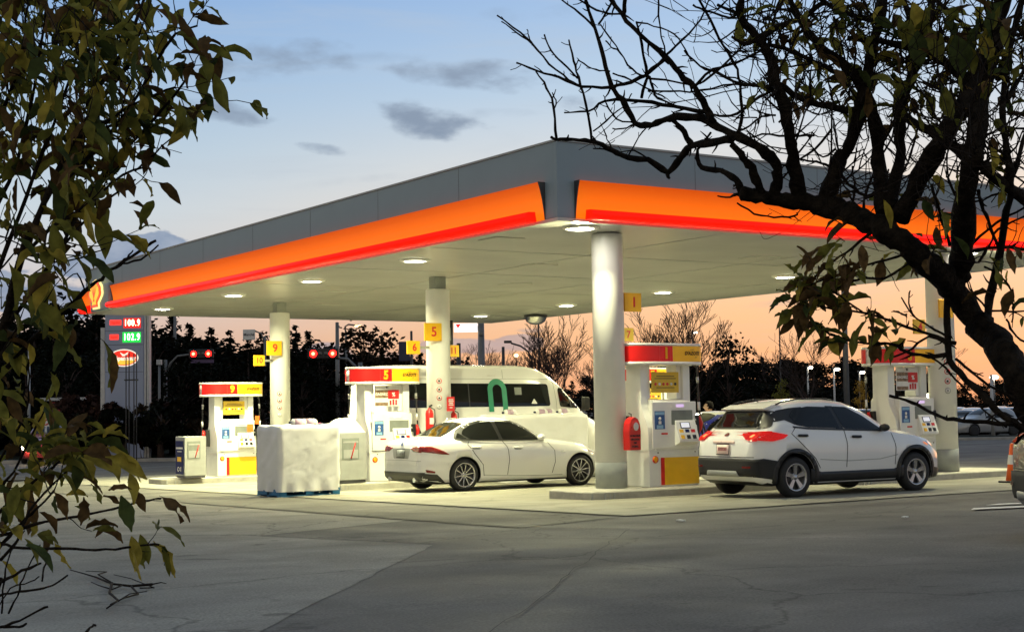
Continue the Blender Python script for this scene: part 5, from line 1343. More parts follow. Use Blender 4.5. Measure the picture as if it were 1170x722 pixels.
# street lamp above pump 5
t_, fx, fz = pole('street_lamp', 'tall street lamp with a curved arm above pump 5', 'street lamp', 396, 105, 380, .09, 'pole_grey')
MB().tube([(0, 0, fz(381)), (fx(395), 0, fz(373)), (fx(399), 0, fz(370.5)), (fx(409), 0, fz(372))], .06, 6).build('lamp_arm', 'pole_grey', t_)
MB().ball((fx(410), 0, fz(372.5)), .16, sc=(1.6, .7, .5)).build('lamp_head', 'street_warm', t_)
# banner and posts left of sign 6
t_, fx, fz = pole('banner_post', 'post with a dark navy banner behind sign 6', 'banner', 471, 60, 378, .06, 'pole_dark')
MB().box(fx(456.5), fx(469), -.02, .02, fz(412), fz(390)).build('banner', 'banner_navy', t_)
# big white sign on a post
t_, fx, fz = pole('billboard', 'white lit board with a red corner on a thick post above the van', 'billboard', 551, 62, 366, .16, 'pole_grey')
a = MB().box(fx(520), fx(547), -.1, .1, fz(379), fz(369), bev=.02).build('board', 'board_lit', t_)
MB().prism([(fx(522), fz(370)), (fx(528), fz(370)), (fx(524.5), fz(374.5))], 'y', -.12, -.105).build('red_mark', 'red_glow', a)
MB().box(fx(546.5), fx(550.5), -.08, .08, fz(377), fz(372)).build('bracket', 'pole_grey', t_)
MB().box(fx(548.5), fx(553.5), -.2, .2, fz(383), fz(379.5)).build('collar', 'pole_grey', t_)
# curved overhead lamp over the van
t_, fx, fz = pole('street_lamp', 'dark unlit street lamp with a curved arm above the van roof', 'street lamp', 609, 66, 418, .05, 'pole_dark')
MB().tube([(0, 0, fz(418)), (fx(608), 0, fz(408)), (fx(604), 0, fz(401)), (fx(596), 0, fz(395)), (fx(585), 0, fz(391.5))], .04, 6).build('lamp_arm', 'pole_dark', t_)
MB().box(fx(577), fx(586), -.1, .1, fz(391.5), fz(388.5), bev=.03).build('lamp_head', 'pole_dark', t_)
t_, fx, fz = pole('street_lamp', 'small warm lit lamp among the bare branches above the van', 'street lamp', 591, 100, 408, .04, 'pole_dark')
MB().ball((0, 0, fz(406)), .16, sc=(1, 1, .7)).build('lamp_head', 'street_warm', t_)
# parking lot lamps at right
for lab, px, d, y, side in [('lot lamp left of the tall pole behind the SUV, first of three', 924, 110, 419, 1), ('lot lamp behind the SUV roof, second of three', 954, 105, 421, 1), ('lot lamp right of the tall pole, third of three', 983, 105, 424.5, 1), ('bright street lamp right of the right pillar', 1063, 95, 452, 0), ('small lit lamp above pump 1', 793, 150, 379, 1), ('faint lamp beside the tree trunk at right edge', 1137, 140, 430, 0)]:
    t_, fx, fz = pole('lot_lamp', lab, 'lamp post', px, d, y-1, .07, 'pole_pale' if px < 960 else 'pole_grey', 'parking lot lamps')
    MB().box(-.1, fx(px+(5 if side else 2)), -.12, .12, fz(y)-.06, fz(y)+.06, bev=.04).build('lamp_head', 'pole_grey', t_)
    MB().ball((fx(px+(3.5 if side else 0)), -.05, fz(y+.8)), .17 if side else .34, sc=(1.3, 1, .6)).build('lamp_lens', 'street_glow', t_)
# no parking sign at left
t_, fx, fz = pole('no_stopping_sign', 'white square sign with a red crossed circle on a pale post', 'sign', 52.5, 60, 472, .045, 'pole_pale')
a = MB().box(fx(47), fx(58), -.07, -.05, fz(487), fz(475), bev=.01).build('sign_board', 'poster_white', t_)
MB().lathe([(.125, -.078), (.17, -.078), (.17, -.0705)], (fx(52.5), 0, fz(481)), axis='y', seg=20).build('red_ring', 'red_paint', a)
MB().box(-.02, .02, -.078, -.0705, -.13, .13, mtx=Matrix.Translation((fx(52.5), 0, fz(481))) @ Matrix.Rotation(R(45), 4, 'Y')).build('red_bar', 'red_paint', a)
# pipes in front of the price sign
t_, fx, fz = facing('steel_frame', 'dark frame of four thin upright pipes in front of the price sign', 'frame', 150, 58)
for X, yt in ((144, 405), (147.5, 403), (153, 404), (156, 403)):
    MB().tube([(fx(X), 0, 0), (fx(X), 0, fz(yt))], .025, 6).build('upright_pipe', 'pole_dark', t_)
MB().tube([(fx(142), 0, fz(434)), (fx(158), 0, fz(434))], .03, 6).build('cross_pipe', 'pole_dark', t_)
# transformer/camera box post between sign and lights
t_, fx, fz = pole('camera_post', 'short post with a grey box right of the price sign', 'post', 182, 70, 414, .06, 'pole_grey')
MB().box(-.12, .12, -.1, .1, fz(417), fz(411), bev=.02).build('box_head', 'pole_pale', t_)

# vegetation meshes ---------------------------------------------------------------
def leafy(cloud_pts, size, rg, mi=1, flat=.4):
    bm = bmesh.new()
    for p in cloud_pts:
        n = Vector((rg.uniform(-1, 1), rg.uniform(-1, 1), rg.uniform(-.2, 1))).normalized(); a = n.orthogonal().normalized(); a = Matrix.Rotation(rg.uniform(0, 6.28), 3, n) @ a; b = n.cross(a)
        s = size*rg.uniform(.5, 1.25)
        vs = [bm.verts.new(p+a*s), bm.verts.new(p+b*s*flat+n*s*.12), bm.verts.new(p-a*s*.9), bm.verts.new(p-b*s*flat)]
        bm.faces.new(vs)
    return bm
def mk(bm, name, m):
    me = bpy.data.meshes.new(name); bm.to_mesh(me); bm.free(); me.materials.append(M[m]); return me
def conifer_mesh(seed, h=10., r=2.2, m='needle'):
    rg = random.Random(seed); pts = []
    lean = rg.uniform(-.2, .2)
    for lv in range(26):
        z = h*(.10+.90*lv/26)+rg.uniform(-.1, .1); rr = r*(1-(lv/26))**.85*rg.uniform(.75, 1.15)+.08
        nb = max(4, int(9*(1-lv/30)))
        for b in range(nb):
            a = rg.uniform(0, 6.28); L_ = rr*rg.uniform(.6, 1.1)
            for k in range(int(6+L_*6)):
                t = rg.random()**.7; pts.append(Vector((math.cos(a)*L_*t+rg.gauss(0, .10)+lean*z/h, math.sin(a)*L_*t+rg.gauss(0, .10), z-.35*L_*t+rg.gauss(0, .10))))
    f = mk(leafy(pts, .24, rg), 'crown', m)
    tr = MB().tube([(0, 0, 0), (lean*.5, 0, h*.5), (lean, 0, h*.98)], [.20, .12, .02], 7); bm = tr.bm; return f, mk(bm, 'trunk', 'bark_far')
def broad_mesh(seed, h=9., r=2.6, m='foliage_dark', dens=1.):
    rg = random.Random(seed); pts = []; e = MB()
    e.tube([(0, 0, 0), (.1, .05, h*.3), (-.05, 0, h*.55), (.1, 0, h*.8)], [.22, .17, .11, .03], 7)
    for c in range(24):
        a = rg.uniform(0, 6.28); z = h*rg.uniform(.28, .93); k = 1-abs(z/h-.55)*1.5
        rr = r*max(.15, k)*rg.uniform(.2, 1.0); C = Vector((math.cos(a)*rr, math.sin(a)*rr, z)); s = rg.uniform(.5, 1.0)*h/9
        e.tube([(0, 0, z*.7), C*.6+Vector((0, 0, z*.32)), C], [.06, .04, .015], 5, cap=False)
        for q in range(int(70*dens)): pts.append(C+Vector((rg.gauss(0, s*.55), rg.gauss(0, s*.55), rg.gauss(0, s*.42))))
    f = mk(leafy(pts, .20, rg, flat=.6), 'crown', m); return f, mk(e.bm, 'trunk', 'bark_far')
def bare_mesh(seed, h=6.5, spread=.5, m='bark_far', levels=5, r0=.13, up=.35):
    rg = random.Random(seed); e = MB()
    def grow(p, d, L_, r, lv):
        n = 3; pts = [p]; dd = d.copy()
        for i in range(n):
            dd = (dd+Vector((rg.gauss(0, .12), rg.gauss(0, .12), up*.12))).normalized(); pts.append(pts[-1]+dd*L_/n)
        rr = [max(.009, r*(1-.35*i/n)) for i in range(n+1)]
        e.tube(pts, rr, 6 if lv < 2 else 3, cap=False)
        if lv >= levels: return
        for c in range(rg.choice((2, 3, 3)) if lv else 6):
            t = rg.uniform(.45, 1) if c else 1; idx = min(n, max(1, int(t*n+.5)))
            ax = Vector((rg.gauss(0, 1), rg.gauss(0, 1), rg.gauss(0, .3))).normalized()
            nd_ = (dd*1.0+ax*spread*rg.uniform(.7, 1.5)+Vector((0, 0, up*.5))).normalized()
            grow(pts[idx], nd_, L_*rg.uniform(.62, .85), rr[idx]*rg.uniform(.5, .72), lv+1)
    grow(Vector((0, 0, 0)), Vector((0, 0, 1)), h*.30, r0, 0)
    return mk(e.bm, 'trunk', m)
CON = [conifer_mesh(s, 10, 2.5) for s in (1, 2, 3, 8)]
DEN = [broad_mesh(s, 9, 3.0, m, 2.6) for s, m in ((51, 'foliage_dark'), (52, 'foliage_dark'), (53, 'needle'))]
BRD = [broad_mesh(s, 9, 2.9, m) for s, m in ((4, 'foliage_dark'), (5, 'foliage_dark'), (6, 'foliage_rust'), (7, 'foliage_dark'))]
def plant(name, label, cat, px, d, crown, trunk, hscale, wscale=None, group=None, z=None):
    g = ground_at(px, d)
    t_ = thing(name, label, cat, (g.x, g.y, g.z+.05), random.uniform(0, 6.28), group)
    ws = wscale or hscale
    for nm, me in (('trunk', trunk), ('crown', crown)):
        if me is None: continue
        o = bpy.data.objects.new(nm, me); COL.objects.link(o); o.parent = t_; o.scale = (ws, ws, hscale)
    return t_
def hgt(px, ytop, d): return ((475.7-.0157*px)-ytop)/FPX*d + CAM.z - FARZ
# silhouettes: (px, ytop, depth, kind)
LEFTROW = [(-60,335,95,'b'),(-20,352,92,'c'),(12,342,90,'c'),(40,350,96,'b'),(62,346,90,'c'),(88,335,98,'b'),(108,352,92,'c'),(140,350,100,'c'),(172,365,94,'b'),(196,352,104,'c'),(218,368,96,'c'),(243,372,102,'c'),(262,378,96,'c'),(285,385,104,'c'),(310,378,110,'b'),(338,372,104,'c'),(352,376,98,'c'),(366,388,104,'b'),(392,390,112,'c'),(417,371,100,'p'),(437,398,112,'c'),(455,402,118,'b'),(480,402,118,'c'),(512,404,118,'b'),(535,408,122,'c'),(122,385,84,'b'),(30,398,82,'b'),(-30,400,84,'b'),(75,405,80,'b'),(205,410,82,'b'),(250,415,84,'b'),(300,415,86,'b'),(345,420,88,'b'),(395,425,90,'b'),(440,428,92,'b'),(170,415,78,'b'),(480,430,96,'b')]
rgb = random.Random(21)
kinds = {'c': 'dark conifer', 'b': 'dark leafy tree', 'p': 'open crowned tree'}
def ordinal(n): return ['first', 'second', 'third', 'fourth', 'fifth', 'sixth', 'seventh', 'eighth', 'ninth', 'tenth', 'eleventh', 'twelfth', 'thirteenth', 'fourteenth', 'fifteenth', 'sixteenth', 'seventeenth', 'eighteenth', 'nineteenth', 'twentieth', '21st', '22nd', '23rd', '24th', '25th', '26th', '27th', '28th', '29th', '30th', '31st', '32nd', '33rd', '34th', '35th'][n]
LEFTROW.sort()
cnt = {}
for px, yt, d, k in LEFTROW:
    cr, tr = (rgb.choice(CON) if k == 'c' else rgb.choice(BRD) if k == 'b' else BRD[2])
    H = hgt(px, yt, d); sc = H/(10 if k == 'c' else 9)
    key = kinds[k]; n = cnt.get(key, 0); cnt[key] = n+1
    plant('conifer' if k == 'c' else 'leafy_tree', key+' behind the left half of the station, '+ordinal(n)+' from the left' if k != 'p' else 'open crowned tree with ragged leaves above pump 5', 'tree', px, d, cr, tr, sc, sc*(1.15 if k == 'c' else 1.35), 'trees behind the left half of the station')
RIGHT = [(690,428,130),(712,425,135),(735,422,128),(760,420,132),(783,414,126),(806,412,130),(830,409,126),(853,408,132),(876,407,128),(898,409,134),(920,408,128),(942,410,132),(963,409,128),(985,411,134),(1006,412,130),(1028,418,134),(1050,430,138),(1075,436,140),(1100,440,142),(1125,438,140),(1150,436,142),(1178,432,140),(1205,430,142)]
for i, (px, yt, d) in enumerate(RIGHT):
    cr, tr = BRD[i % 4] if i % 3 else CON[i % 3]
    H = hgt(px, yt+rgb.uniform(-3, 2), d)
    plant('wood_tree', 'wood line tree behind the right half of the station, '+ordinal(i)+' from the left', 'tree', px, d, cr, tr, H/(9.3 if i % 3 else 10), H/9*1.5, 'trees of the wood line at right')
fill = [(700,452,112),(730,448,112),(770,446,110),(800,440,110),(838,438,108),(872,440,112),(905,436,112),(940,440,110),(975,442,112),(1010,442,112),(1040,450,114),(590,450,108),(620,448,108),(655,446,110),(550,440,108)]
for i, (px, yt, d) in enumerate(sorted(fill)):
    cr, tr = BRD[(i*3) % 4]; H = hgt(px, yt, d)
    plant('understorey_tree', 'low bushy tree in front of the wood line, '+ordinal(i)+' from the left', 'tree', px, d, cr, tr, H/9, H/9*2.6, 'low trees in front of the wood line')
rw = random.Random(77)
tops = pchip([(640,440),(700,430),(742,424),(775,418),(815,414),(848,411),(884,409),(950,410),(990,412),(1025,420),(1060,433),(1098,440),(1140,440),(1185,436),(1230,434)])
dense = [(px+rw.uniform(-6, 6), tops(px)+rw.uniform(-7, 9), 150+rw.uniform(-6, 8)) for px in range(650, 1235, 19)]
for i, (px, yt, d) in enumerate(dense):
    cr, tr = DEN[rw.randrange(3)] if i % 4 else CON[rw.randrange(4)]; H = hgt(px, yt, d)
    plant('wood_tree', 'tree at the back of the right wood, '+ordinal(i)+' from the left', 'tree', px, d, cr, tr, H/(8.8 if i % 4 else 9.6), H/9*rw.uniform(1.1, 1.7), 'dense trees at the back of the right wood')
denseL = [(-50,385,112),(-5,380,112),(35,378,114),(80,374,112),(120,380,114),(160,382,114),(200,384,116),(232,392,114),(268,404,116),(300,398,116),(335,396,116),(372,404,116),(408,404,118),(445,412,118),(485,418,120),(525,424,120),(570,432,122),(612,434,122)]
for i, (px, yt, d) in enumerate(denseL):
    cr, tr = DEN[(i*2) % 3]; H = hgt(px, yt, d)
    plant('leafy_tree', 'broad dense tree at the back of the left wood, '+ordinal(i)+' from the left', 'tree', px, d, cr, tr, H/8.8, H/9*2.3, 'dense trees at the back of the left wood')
frontL = [(104,468,57),(122,462,58),(143,458,57.5),(163,460,58),(184,462,57),(206,470,58),(82,476,57.5),(228,480,57)]
# bush with ragged leaves above pump 1
cr, tr = broad_mesh(31, 9, 2.7, 'foliage_dark', .55)
plant('leafy_tree', 'tree with thinning dark leaves right of pump 1 against the orange sky', 'tree', 833, 70, cr, tr, hgt(833, 377, 70)/9, hgt(833, 377, 70)/9*.95)
cr, tr = broad_mesh(33, 9, 2.0, 'foliage_gold', .8)
plant('autumn_tree', 'small golden autumn tree right of the tall dark pole', 'tree', 985, 88, cr, tr, hgt(985, 434, 88)/9, hgt(985, 434, 88)/9*.62)
cr, tr = broad_mesh(34, 9, 2.0, 'leaf_olive', .5)
plant('leafy_tree', 'pale olive bush in front of the wood above the SUV roof', 'tree', 893, 96, cr, tr, hgt(893, 432, 96)/9, hgt(893, 432, 96)/9*.8)
# bare trees
for lab, px, yt, d, seed, sp, lv in [('bare tree with wide twigs behind the van and left of the front pillar', 648, 352, 62, 3, .55, 6), ('bare round crowned tree above pump 1', 782, 338, 66, 9, .50, 6), ('small bare tree left of the tall dark pole', 928, 362, 84, 12, .6, 5), ('bare tree left of the front pillar base behind the van', 690, 385, 80, 15, .6, 5),
                                 ('bare tangled tree at the left end of the van roof', 540, 392, 84, 18, .6, 5), ('bare tangled tree above the middle of the van roof', 572, 390, 88, 19, .6, 5), ('bare tangled tree left of the curved lamp arm', 600, 392, 90, 20, .6, 5), ('bare tangled tree beside the bare wide tree', 625, 388, 92, 22, .6, 5), ('bare tree right of the front pillar', 735, 372, 86, 25, .6, 5), ('bare tree behind the far lamps at the right', 1070, 398, 96, 28, .6, 5)]:
    H = hgt(px, yt, d); me = bare_mesh(seed, 6.5, sp, levels=lv)
    top = max(v.co.z for v in me.vertices)
    plant('bare_tree', lab, 'tree', px, d, None, me, H/top, H/top*(1.0 if lv == 6 else 1.15), 'bare trees against the sunset')
# dark hedge shrubs in front of the left trees
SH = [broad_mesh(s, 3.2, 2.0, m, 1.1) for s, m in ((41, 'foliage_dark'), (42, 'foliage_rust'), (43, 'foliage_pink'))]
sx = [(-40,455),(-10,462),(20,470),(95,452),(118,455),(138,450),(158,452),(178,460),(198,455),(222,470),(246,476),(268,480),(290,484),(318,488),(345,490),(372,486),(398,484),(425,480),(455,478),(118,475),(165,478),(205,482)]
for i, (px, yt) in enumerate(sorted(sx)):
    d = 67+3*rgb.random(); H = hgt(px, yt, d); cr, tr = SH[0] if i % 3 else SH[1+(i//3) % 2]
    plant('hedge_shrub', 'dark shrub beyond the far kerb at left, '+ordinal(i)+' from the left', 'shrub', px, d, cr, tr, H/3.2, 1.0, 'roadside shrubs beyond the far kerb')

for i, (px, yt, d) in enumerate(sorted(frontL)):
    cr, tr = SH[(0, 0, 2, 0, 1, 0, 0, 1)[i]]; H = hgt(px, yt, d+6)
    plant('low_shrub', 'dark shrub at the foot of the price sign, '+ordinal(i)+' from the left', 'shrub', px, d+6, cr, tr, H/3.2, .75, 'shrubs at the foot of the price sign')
# far vehicles ---------------------------------------------------------------------
def far_car(px, d, y, rz, paint, label, spec=SED, wb=2.8, group='cars parked in the far lot', lights=None):
    key = (id(spec), paint)
    g = ground_at(px, d)
    t_ = thing('parked_car', label, 'car', (g.x, g.y, g.z+.02), rz, group)
    if key not in far_car.cache:
        b, bvh = car_body(spec, (0, wb), .33, m=paint, arch=.37, hwmax=.9); b.parent = t_
        w = patch('window_band', rounded([(-.1,1.06),(1.9,1.0),(1.3,1.34),(.4,1.34)], .05), 'near', bvh, 'glass_dark', t_, .012, .15)
        w2 = patch('window_band', rounded([(-.1,1.06),(1.9,1.0),(1.3,1.34),(.4,1.34)], .05), 'far', bvh, 'glass_dark', t_, .012, .15)
        w3 = patch('windscreen', [(1.36,-.5),(2.0,-.62),(2.0,.62),(1.36,.5)], 'top', bvh, 'glass_dark', t_, .012, .15)
        w4 = patch('rear_window', [(-.5,-.5),(.1,-.48),(.1,.48),(-.5,.5)], 'top', bvh, 'glass_dark', t_, .012, .15) if spec is SED else patch('rear_window', [(-.5,1.12),(.5,1.12),(.46,1.4),(-.46,1.4)], 'rear', bvh, 'glass_dark', t_, .014, .15)
        ws = []
        for wx in (0, wb):
            for s in (-1, 1):
                ws.append(MB().lathe([(.0, -.1), (.2, -.1), (.33, -.09), (.33, .09), (.2, .1), (.0, .1)], axis='y', seg=16).build('wheel', 'rubber', t_)); ws[-1].location = (wx, s*.78, .33)
        far_car.cache[key] = [b, w, w2, w3, w4]+ws
    else:
        for o in far_car.cache[key]:
            c = o.copy(); COL.objects.link(c); c.parent = t_
    if lights:
        for s in (-1, 1):
            MB().ball((3.60, s*.58, .70), .17, 0, 2).build('headlight', 'head_lamp', t_)
    return t_
far_car.cache = {}
RZ = -YAW
rows = [(1101,88,'car_dark'),(1113,90,'car_white'),(1124,88,'car_red'),(1137,92,'car_silver'),(1149,92,'car_white'),(1160,90,'car_dark'),(1172,92,'car_silver'),(1094,104,'car_white'),(1118,106,'car_silver'),(1141,106,'car_white'),(1165,108,'car_red')]
for i, (px, d, c) in enumerate(rows):
    far_car(px, d, 0, RZ+R(70+8*(i % 3)), c, {'car_dark': 'dark', 'car_white': 'white', 'car_red': 'dark red', 'car_silver': 'silver'}[c]+' car in the far lot, '+(ordinal(i)+' from the left in the front row' if i < 7 else ordinal(i-7)+' from the left in the back row'), SUV if i % 2 else SED, 2.62 if i % 2 else 2.8)
far_car(1146, 84, 0, RZ+R(200), 'car_silver', 'pale car parked alone in front of the far lot verge', SUV, 2.62, None)
far_car(347, 52, 0, RZ+R(88), 'car_dark', 'dark car seen above the tarped pallet', SUV, 2.62, 'cars waiting behind the pumps')
far_car(404, 47, 0, RZ+R(92), 'car_dark', 'dark car with a pale windscreen behind pump 5', SUV, 2.62, 'cars waiting behind the pumps')
far_car(1010, 52, 0, RZ+R(185), 'car_dark', 'dark car behind pump 3 and the SUV hood', SUV, 2.62, None)
# pickup with headlights at far left and a second car
far_car(96, 66, 0, RZ+R(-100), 'car_dark', 'dark car with lit headlights facing the camera at far left, right one', SUV, 2.62, 'cars with lit headlights at far left', True)
far_car(60, 64, 0, RZ+R(-80), 'car_red', 'dark red car with lit headlights facing the camera at far left, left one', SUV, 2.62, 'cars with lit headlights at far left', True)
t_, fx, fz = facing('bus_shelter', 'low dark shelter with a pale roof edge and a red panel at far left', 'shelter', 80, 72)
MB().box(fx(50), fx(101), -.6, .6, fz(457.5), fz(454.2)).build('roof_edge', 'pole_pale', t_)
MB().box(fx(62), fx(83), -.45, -.40, fz(474), fz(459)).build('red_panel', 'shelter_red', t_)
for X in (52, 75, 99): MB().tube([(fx(X), 0, 0), (fx(X), 0, fz(457))], .05, 6).build('shelter_post', 'pole_dark', t_)

# ------------------------------------------------------------------ foreground vegetation
def leaf_into(bm, base, d, L_, W_, rg, mi, droop=.5):
    """an elongated pointed leaf: folded along the midrib, curved and drooping"""
    d = d.normalized()
    side = d.cross(Vector((rg.gauss(0, .6), rg.gauss(0, .6), 1))).normalized()
    nrm = side.cross(d).normalized()
    n = 8; p = base.copy(); prev = None; fold = rg.uniform(.15, .9); tw = rg.uniform(-.8, .8)
    prof = [.04, .45, .80, .97, 1., .90, .66, .34, .0]
    for i in range(n+1):
        w = W_*prof[i]*.5
        a = p+side*w+nrm*w*fold; c = p-side*w+nrm*w*fold
        wav = nrm*rg.gauss(0, W_*.09)
        q = [bm.verts.new(a+wav), bm.verts.new(p), bm.verts.new(c-wav)]
        if prev:
            for k in (0, 1):
                f = bm.faces.new([prev[k], prev[k+1], q[k+1], q[k]]); f.material_index = mi; f.smooth = True
        prev = q
        d = (d+Vector((0, 0, -droop/n))+side*tw/n*.6).normalized(); side = (side-d*side.dot(d)+nrm*tw/n).normalized(); nrm = side.cross(d).normalized()
        p = p+d*(L_/n)
LEAFM = ['leaf_olive', 'leaf_yellow', 'leaf_brown', 'leaf_green']
class Tree:
    def __init__(s, depth_fn, seed): s.wood = MB(); s.wood2 = MB(); s.leaf = bmesh.new(); s.df = depth_fn; s.rg = random.Random(seed)
    def P(s, x, y, dd=0): return at(x, y, s.df(x, y)+dd)
    def path(s, pp, r0, r1, seg=7, mb=None, knots=True, sub=3):
        """smooth tapered branch through photograph positions; radii in px at that depth"""
        pts = [Vector((a, b)) for a, b in pp]; out = []
        for i in range(len(pts)-1):
            q = [pts[max(0, min(len(pts)-1, i+k))] for k in (-1, 0, 1, 2)]
            for j in range(sub):
                u = j/sub; out.append(.5*((2*q[1])+(q[2]-q[0])*u+(2*q[0]-5*q[1]+4*q[2]-q[3])*u*u+(3*q[1]-q[0]-3*q[2]+q[3])*u**3))
        out.append(pts[-1]); n = len(out)
        P3 = []; rr = []
        for i, v in enumerate(out):
            r = r0+(r1-r0)*i/(n-1)
            j = min(.7+r*.16, 2.0)
            P3.append(s.P(v.x+s.rg.uniform(-j, j)*(0 < i < n-1), v.y+s.rg.uniform(-j, j)*(0 < i < n-1)))
            d = s.df(v.x, v.y); k = s.rg.uniform(.80, 1.2) if knots else 1
            rr.append(max(.0011, r*k/FPX*d))
        (mb or s.wood).tube(P3, rr, seg, lump=.22 if seg >= 9 else 0); return P3, rr
    def twig(s, p, d, L_, r, lv=0, leaves=0., up=.25):
        n = 5; pts = [p]; dd = d.normalized(); rg = s.rg
        for i in range(n):
            dd = (dd+Vector((rg.gauss(0, .16), rg.gauss(0, .16), rg.gauss(up*.25, .16)))).normalized(); pts.append(pts[-1]+dd*L_/n)
        s.wood2.tube(pts, [max(.0009, r*(1-.6*i/n)*(1.25 if i in (2, 4) and rg.random() < .5 else 1)) for i in range(n+1)], 5 if r > .003 else 4)
        if lv > 0:
            for i in range(1, n+1):
                if rg.random() < .62:
                    sd = dd.cross(Vector((rg.gauss(0, 1), rg.gauss(0, 1), rg.gauss(0, 1)))).normalized()
                    s.twig(pts[i], (dd*.9+sd*.8), L_*rg.uniform(.35, .65), r*.62, lv-1, leaves, up)
        if leaves:
            for i in range(2, n+1):
                for k in range(2):
                    if rg.random() < leaves: s.leaf_at(pts[i], dd)
        return pts
    def leaf_at(s, p, dd, L_=None, mix=(.50, .16, .20, .14), droop=None):
        rg = s.rg; sd = dd.cross(Vector((rg.gauss(0, 1), rg.gauss(0, 1), rg.gauss(0, 1)))).normalized()
        L_ = L_ or rg.uniform(.045, .095)
        u = rg.random(); mi = 0; acc = 0
        for i, w in enumerate(mix):
            acc += w
            if u < acc: mi = i; break
        leaf_into(s.leaf, p, dd*.5+sd*.9, L_, L_*rg.uniform(.26, .40), rg, mi, rg.uniform(.4, 1.8) if droop is None else droop)
    def finish(s, name, label, cat):
        t_ = thing(name, label, cat, s.root)
        inv = Matrix.Translation(-Vector(s.root))
        for nm, mb, mats in (('trunk', s.wood, 'bark'), ('twigs', s.wood2, 'twig')):
            bmesh.ops.transform(mb.bm, matrix=inv, verts=mb.bm.verts[:]); mb.build(nm, mats, t_, recalc=False)
        bmesh.ops.transform(s.leaf, matrix=inv, verts=s.leaf.verts[:])
        me = bpy.data.meshes.new('leaves'); s.leaf.to_mesh(me); s.leaf.free()
        for k in LEAFM: me.materials.append(M[k])
        o = bpy.data.objects.new('leaves', me); COL.objects.link(o); o.parent = t_
        return t_
def gnd_under(p): return Vector((p.x, p.y, gz(p.x, p.y)))

# ---- bare tree on the right
rt_depth = lambda x, y: 4.7+.55*mnoise.noise(Vector((x/170, y/170, 3.3)))-.0004*(x-900)
T = Tree(rt_depth, 17)
base = gnd_under(at(1268, 900, 4.7)); T.root = base
trunk_px = [(1222, 560), (1200, 505), (1172, 452), (1146, 401), (1116, 366), (1087, 328), (1050, 292), (1020, 268), (985, 250), (953, 238), (913, 230), (871, 225), (847, 220)]
P3, rr = T.path(trunk_px, 20, 8, 18, sub=6)
T.wood.tube([base+Vector((0, 0, -.05)), base+Vector((-.01, 0, .25)), base.lerp(P3[0], .6), P3[0], P3[1]], [.13, .095, .08, rr[0], rr[1]], 18, lump=.2)
def B(pp, r0, r1, seg=7, tw=0, L_=.25, leaves=0., lv=1, up=.3):
    if max(p[0] for p in pp) < 905: r0, r1 = r0*.8, r1*.78
    q, r = T.path(pp, r0, r1, seg)
    for i in range(2, len(q)-1):                     # short spurs and buds
        if T.rg.random() < .45:
            dd = (q[i]-q[i-1]).normalized(); sd = dd.cross(Vector((T.rg.gauss(0, 1), T.rg.gauss(0, 1), T.rg.gauss(0, 1)))).normalized()
            L = T.rg.uniform(.008, .03)*(1+r[i]*40); T.wood2.tube([q[i], q[i]+(dd*.7+sd)*L*.6, q[i]+(dd*.9+sd)*L], [min(.004, r[i]*.6), min(.003, r[i]*.5), .0012], 5)
    for k in range(tw):
        i = T.rg.randrange(1, len(q)); dd = (q[i]-q[i-1]).normalized(); sd = dd.cross(Vector((T.rg.gauss(0, 1), T.rg.gauss(0, 1), T.rg.gauss(0, 1)))).normalized()
        T.twig(q[i], dd*.6+sd, L_*T.rg.uniform(.5, 1.1), max(.0016, min(r[i]*.5, .004)), lv, leaves, up)
    return q
# left end of the main limb
B([(847, 222), (841, 206), (824, 196), (803, 192), (797, 172), (812, 152)], 6, 1.6)
B([(860, 228), (842, 222), (835, 226), (820, 224)], 3, 1.2); B([(868, 226), (850, 214), (838, 212)], 3, 1.5)
B([(842, 232), (862, 244), (885, 248), (908, 247), (911, 243)], 1.0, 1.4)
# brown limb running up-left
B([(884, 224), (889, 205), (887, 187), (876, 176), (859, 165), (835, 154), (814, 142), (793, 134), (766, 135), (744, 142), (726, 141), (711, 115), (699, 97), (689, 66), (680, 34), (670, 5), (664, -12)], 8.5, 1.7, 9)
B([(871, 222), (864, 205), (856, 187), (846, 176), (836, 165)], 7, 5)
B([(726, 141), (705, 136), (695, 122), (692, 116)], 1.5, 1.2); B([(726, 142), (712, 147), (700, 147)], 1.3, .9)
# dropping branch to the canopy corner
B([(836, 160), (812, 163), (790, 166), (779, 179), (763, 196), (739, 183), (709, 178), (693, 168), (676, 162), (655, 159), (636, 159), (630, 157)], 6, 2.0)
B([(790, 166), (781, 152), (773, 140), (766, 134)], 4.5, 3); B([(763, 196), (765, 204)], 3, 2)
B([(636, 159), (633, 125), (628, 107), (618, 90), (612, 82)], 1.9, 1.2); B([(633, 125), (635, 115), (631, 106)], 1.1, .8)
B([(676, 162), (670, 118), (661, 89), (655, 70), (650, 46)], 2.1, 1.3)
B([(709, 178), (690, 170), (678, 170)], 1.6, 1); B([(717, 180), (726, 163), (738, 147)], 1.2, .9); B([(700, 173), (694, 160), (690, 148)], 1.1, .8); B([(745, 184), (725, 172), (705, 174)], 1.3, .9)
B([(678, 150), (700, 132), (715, 118), (722, 107)], 1.3, .8)
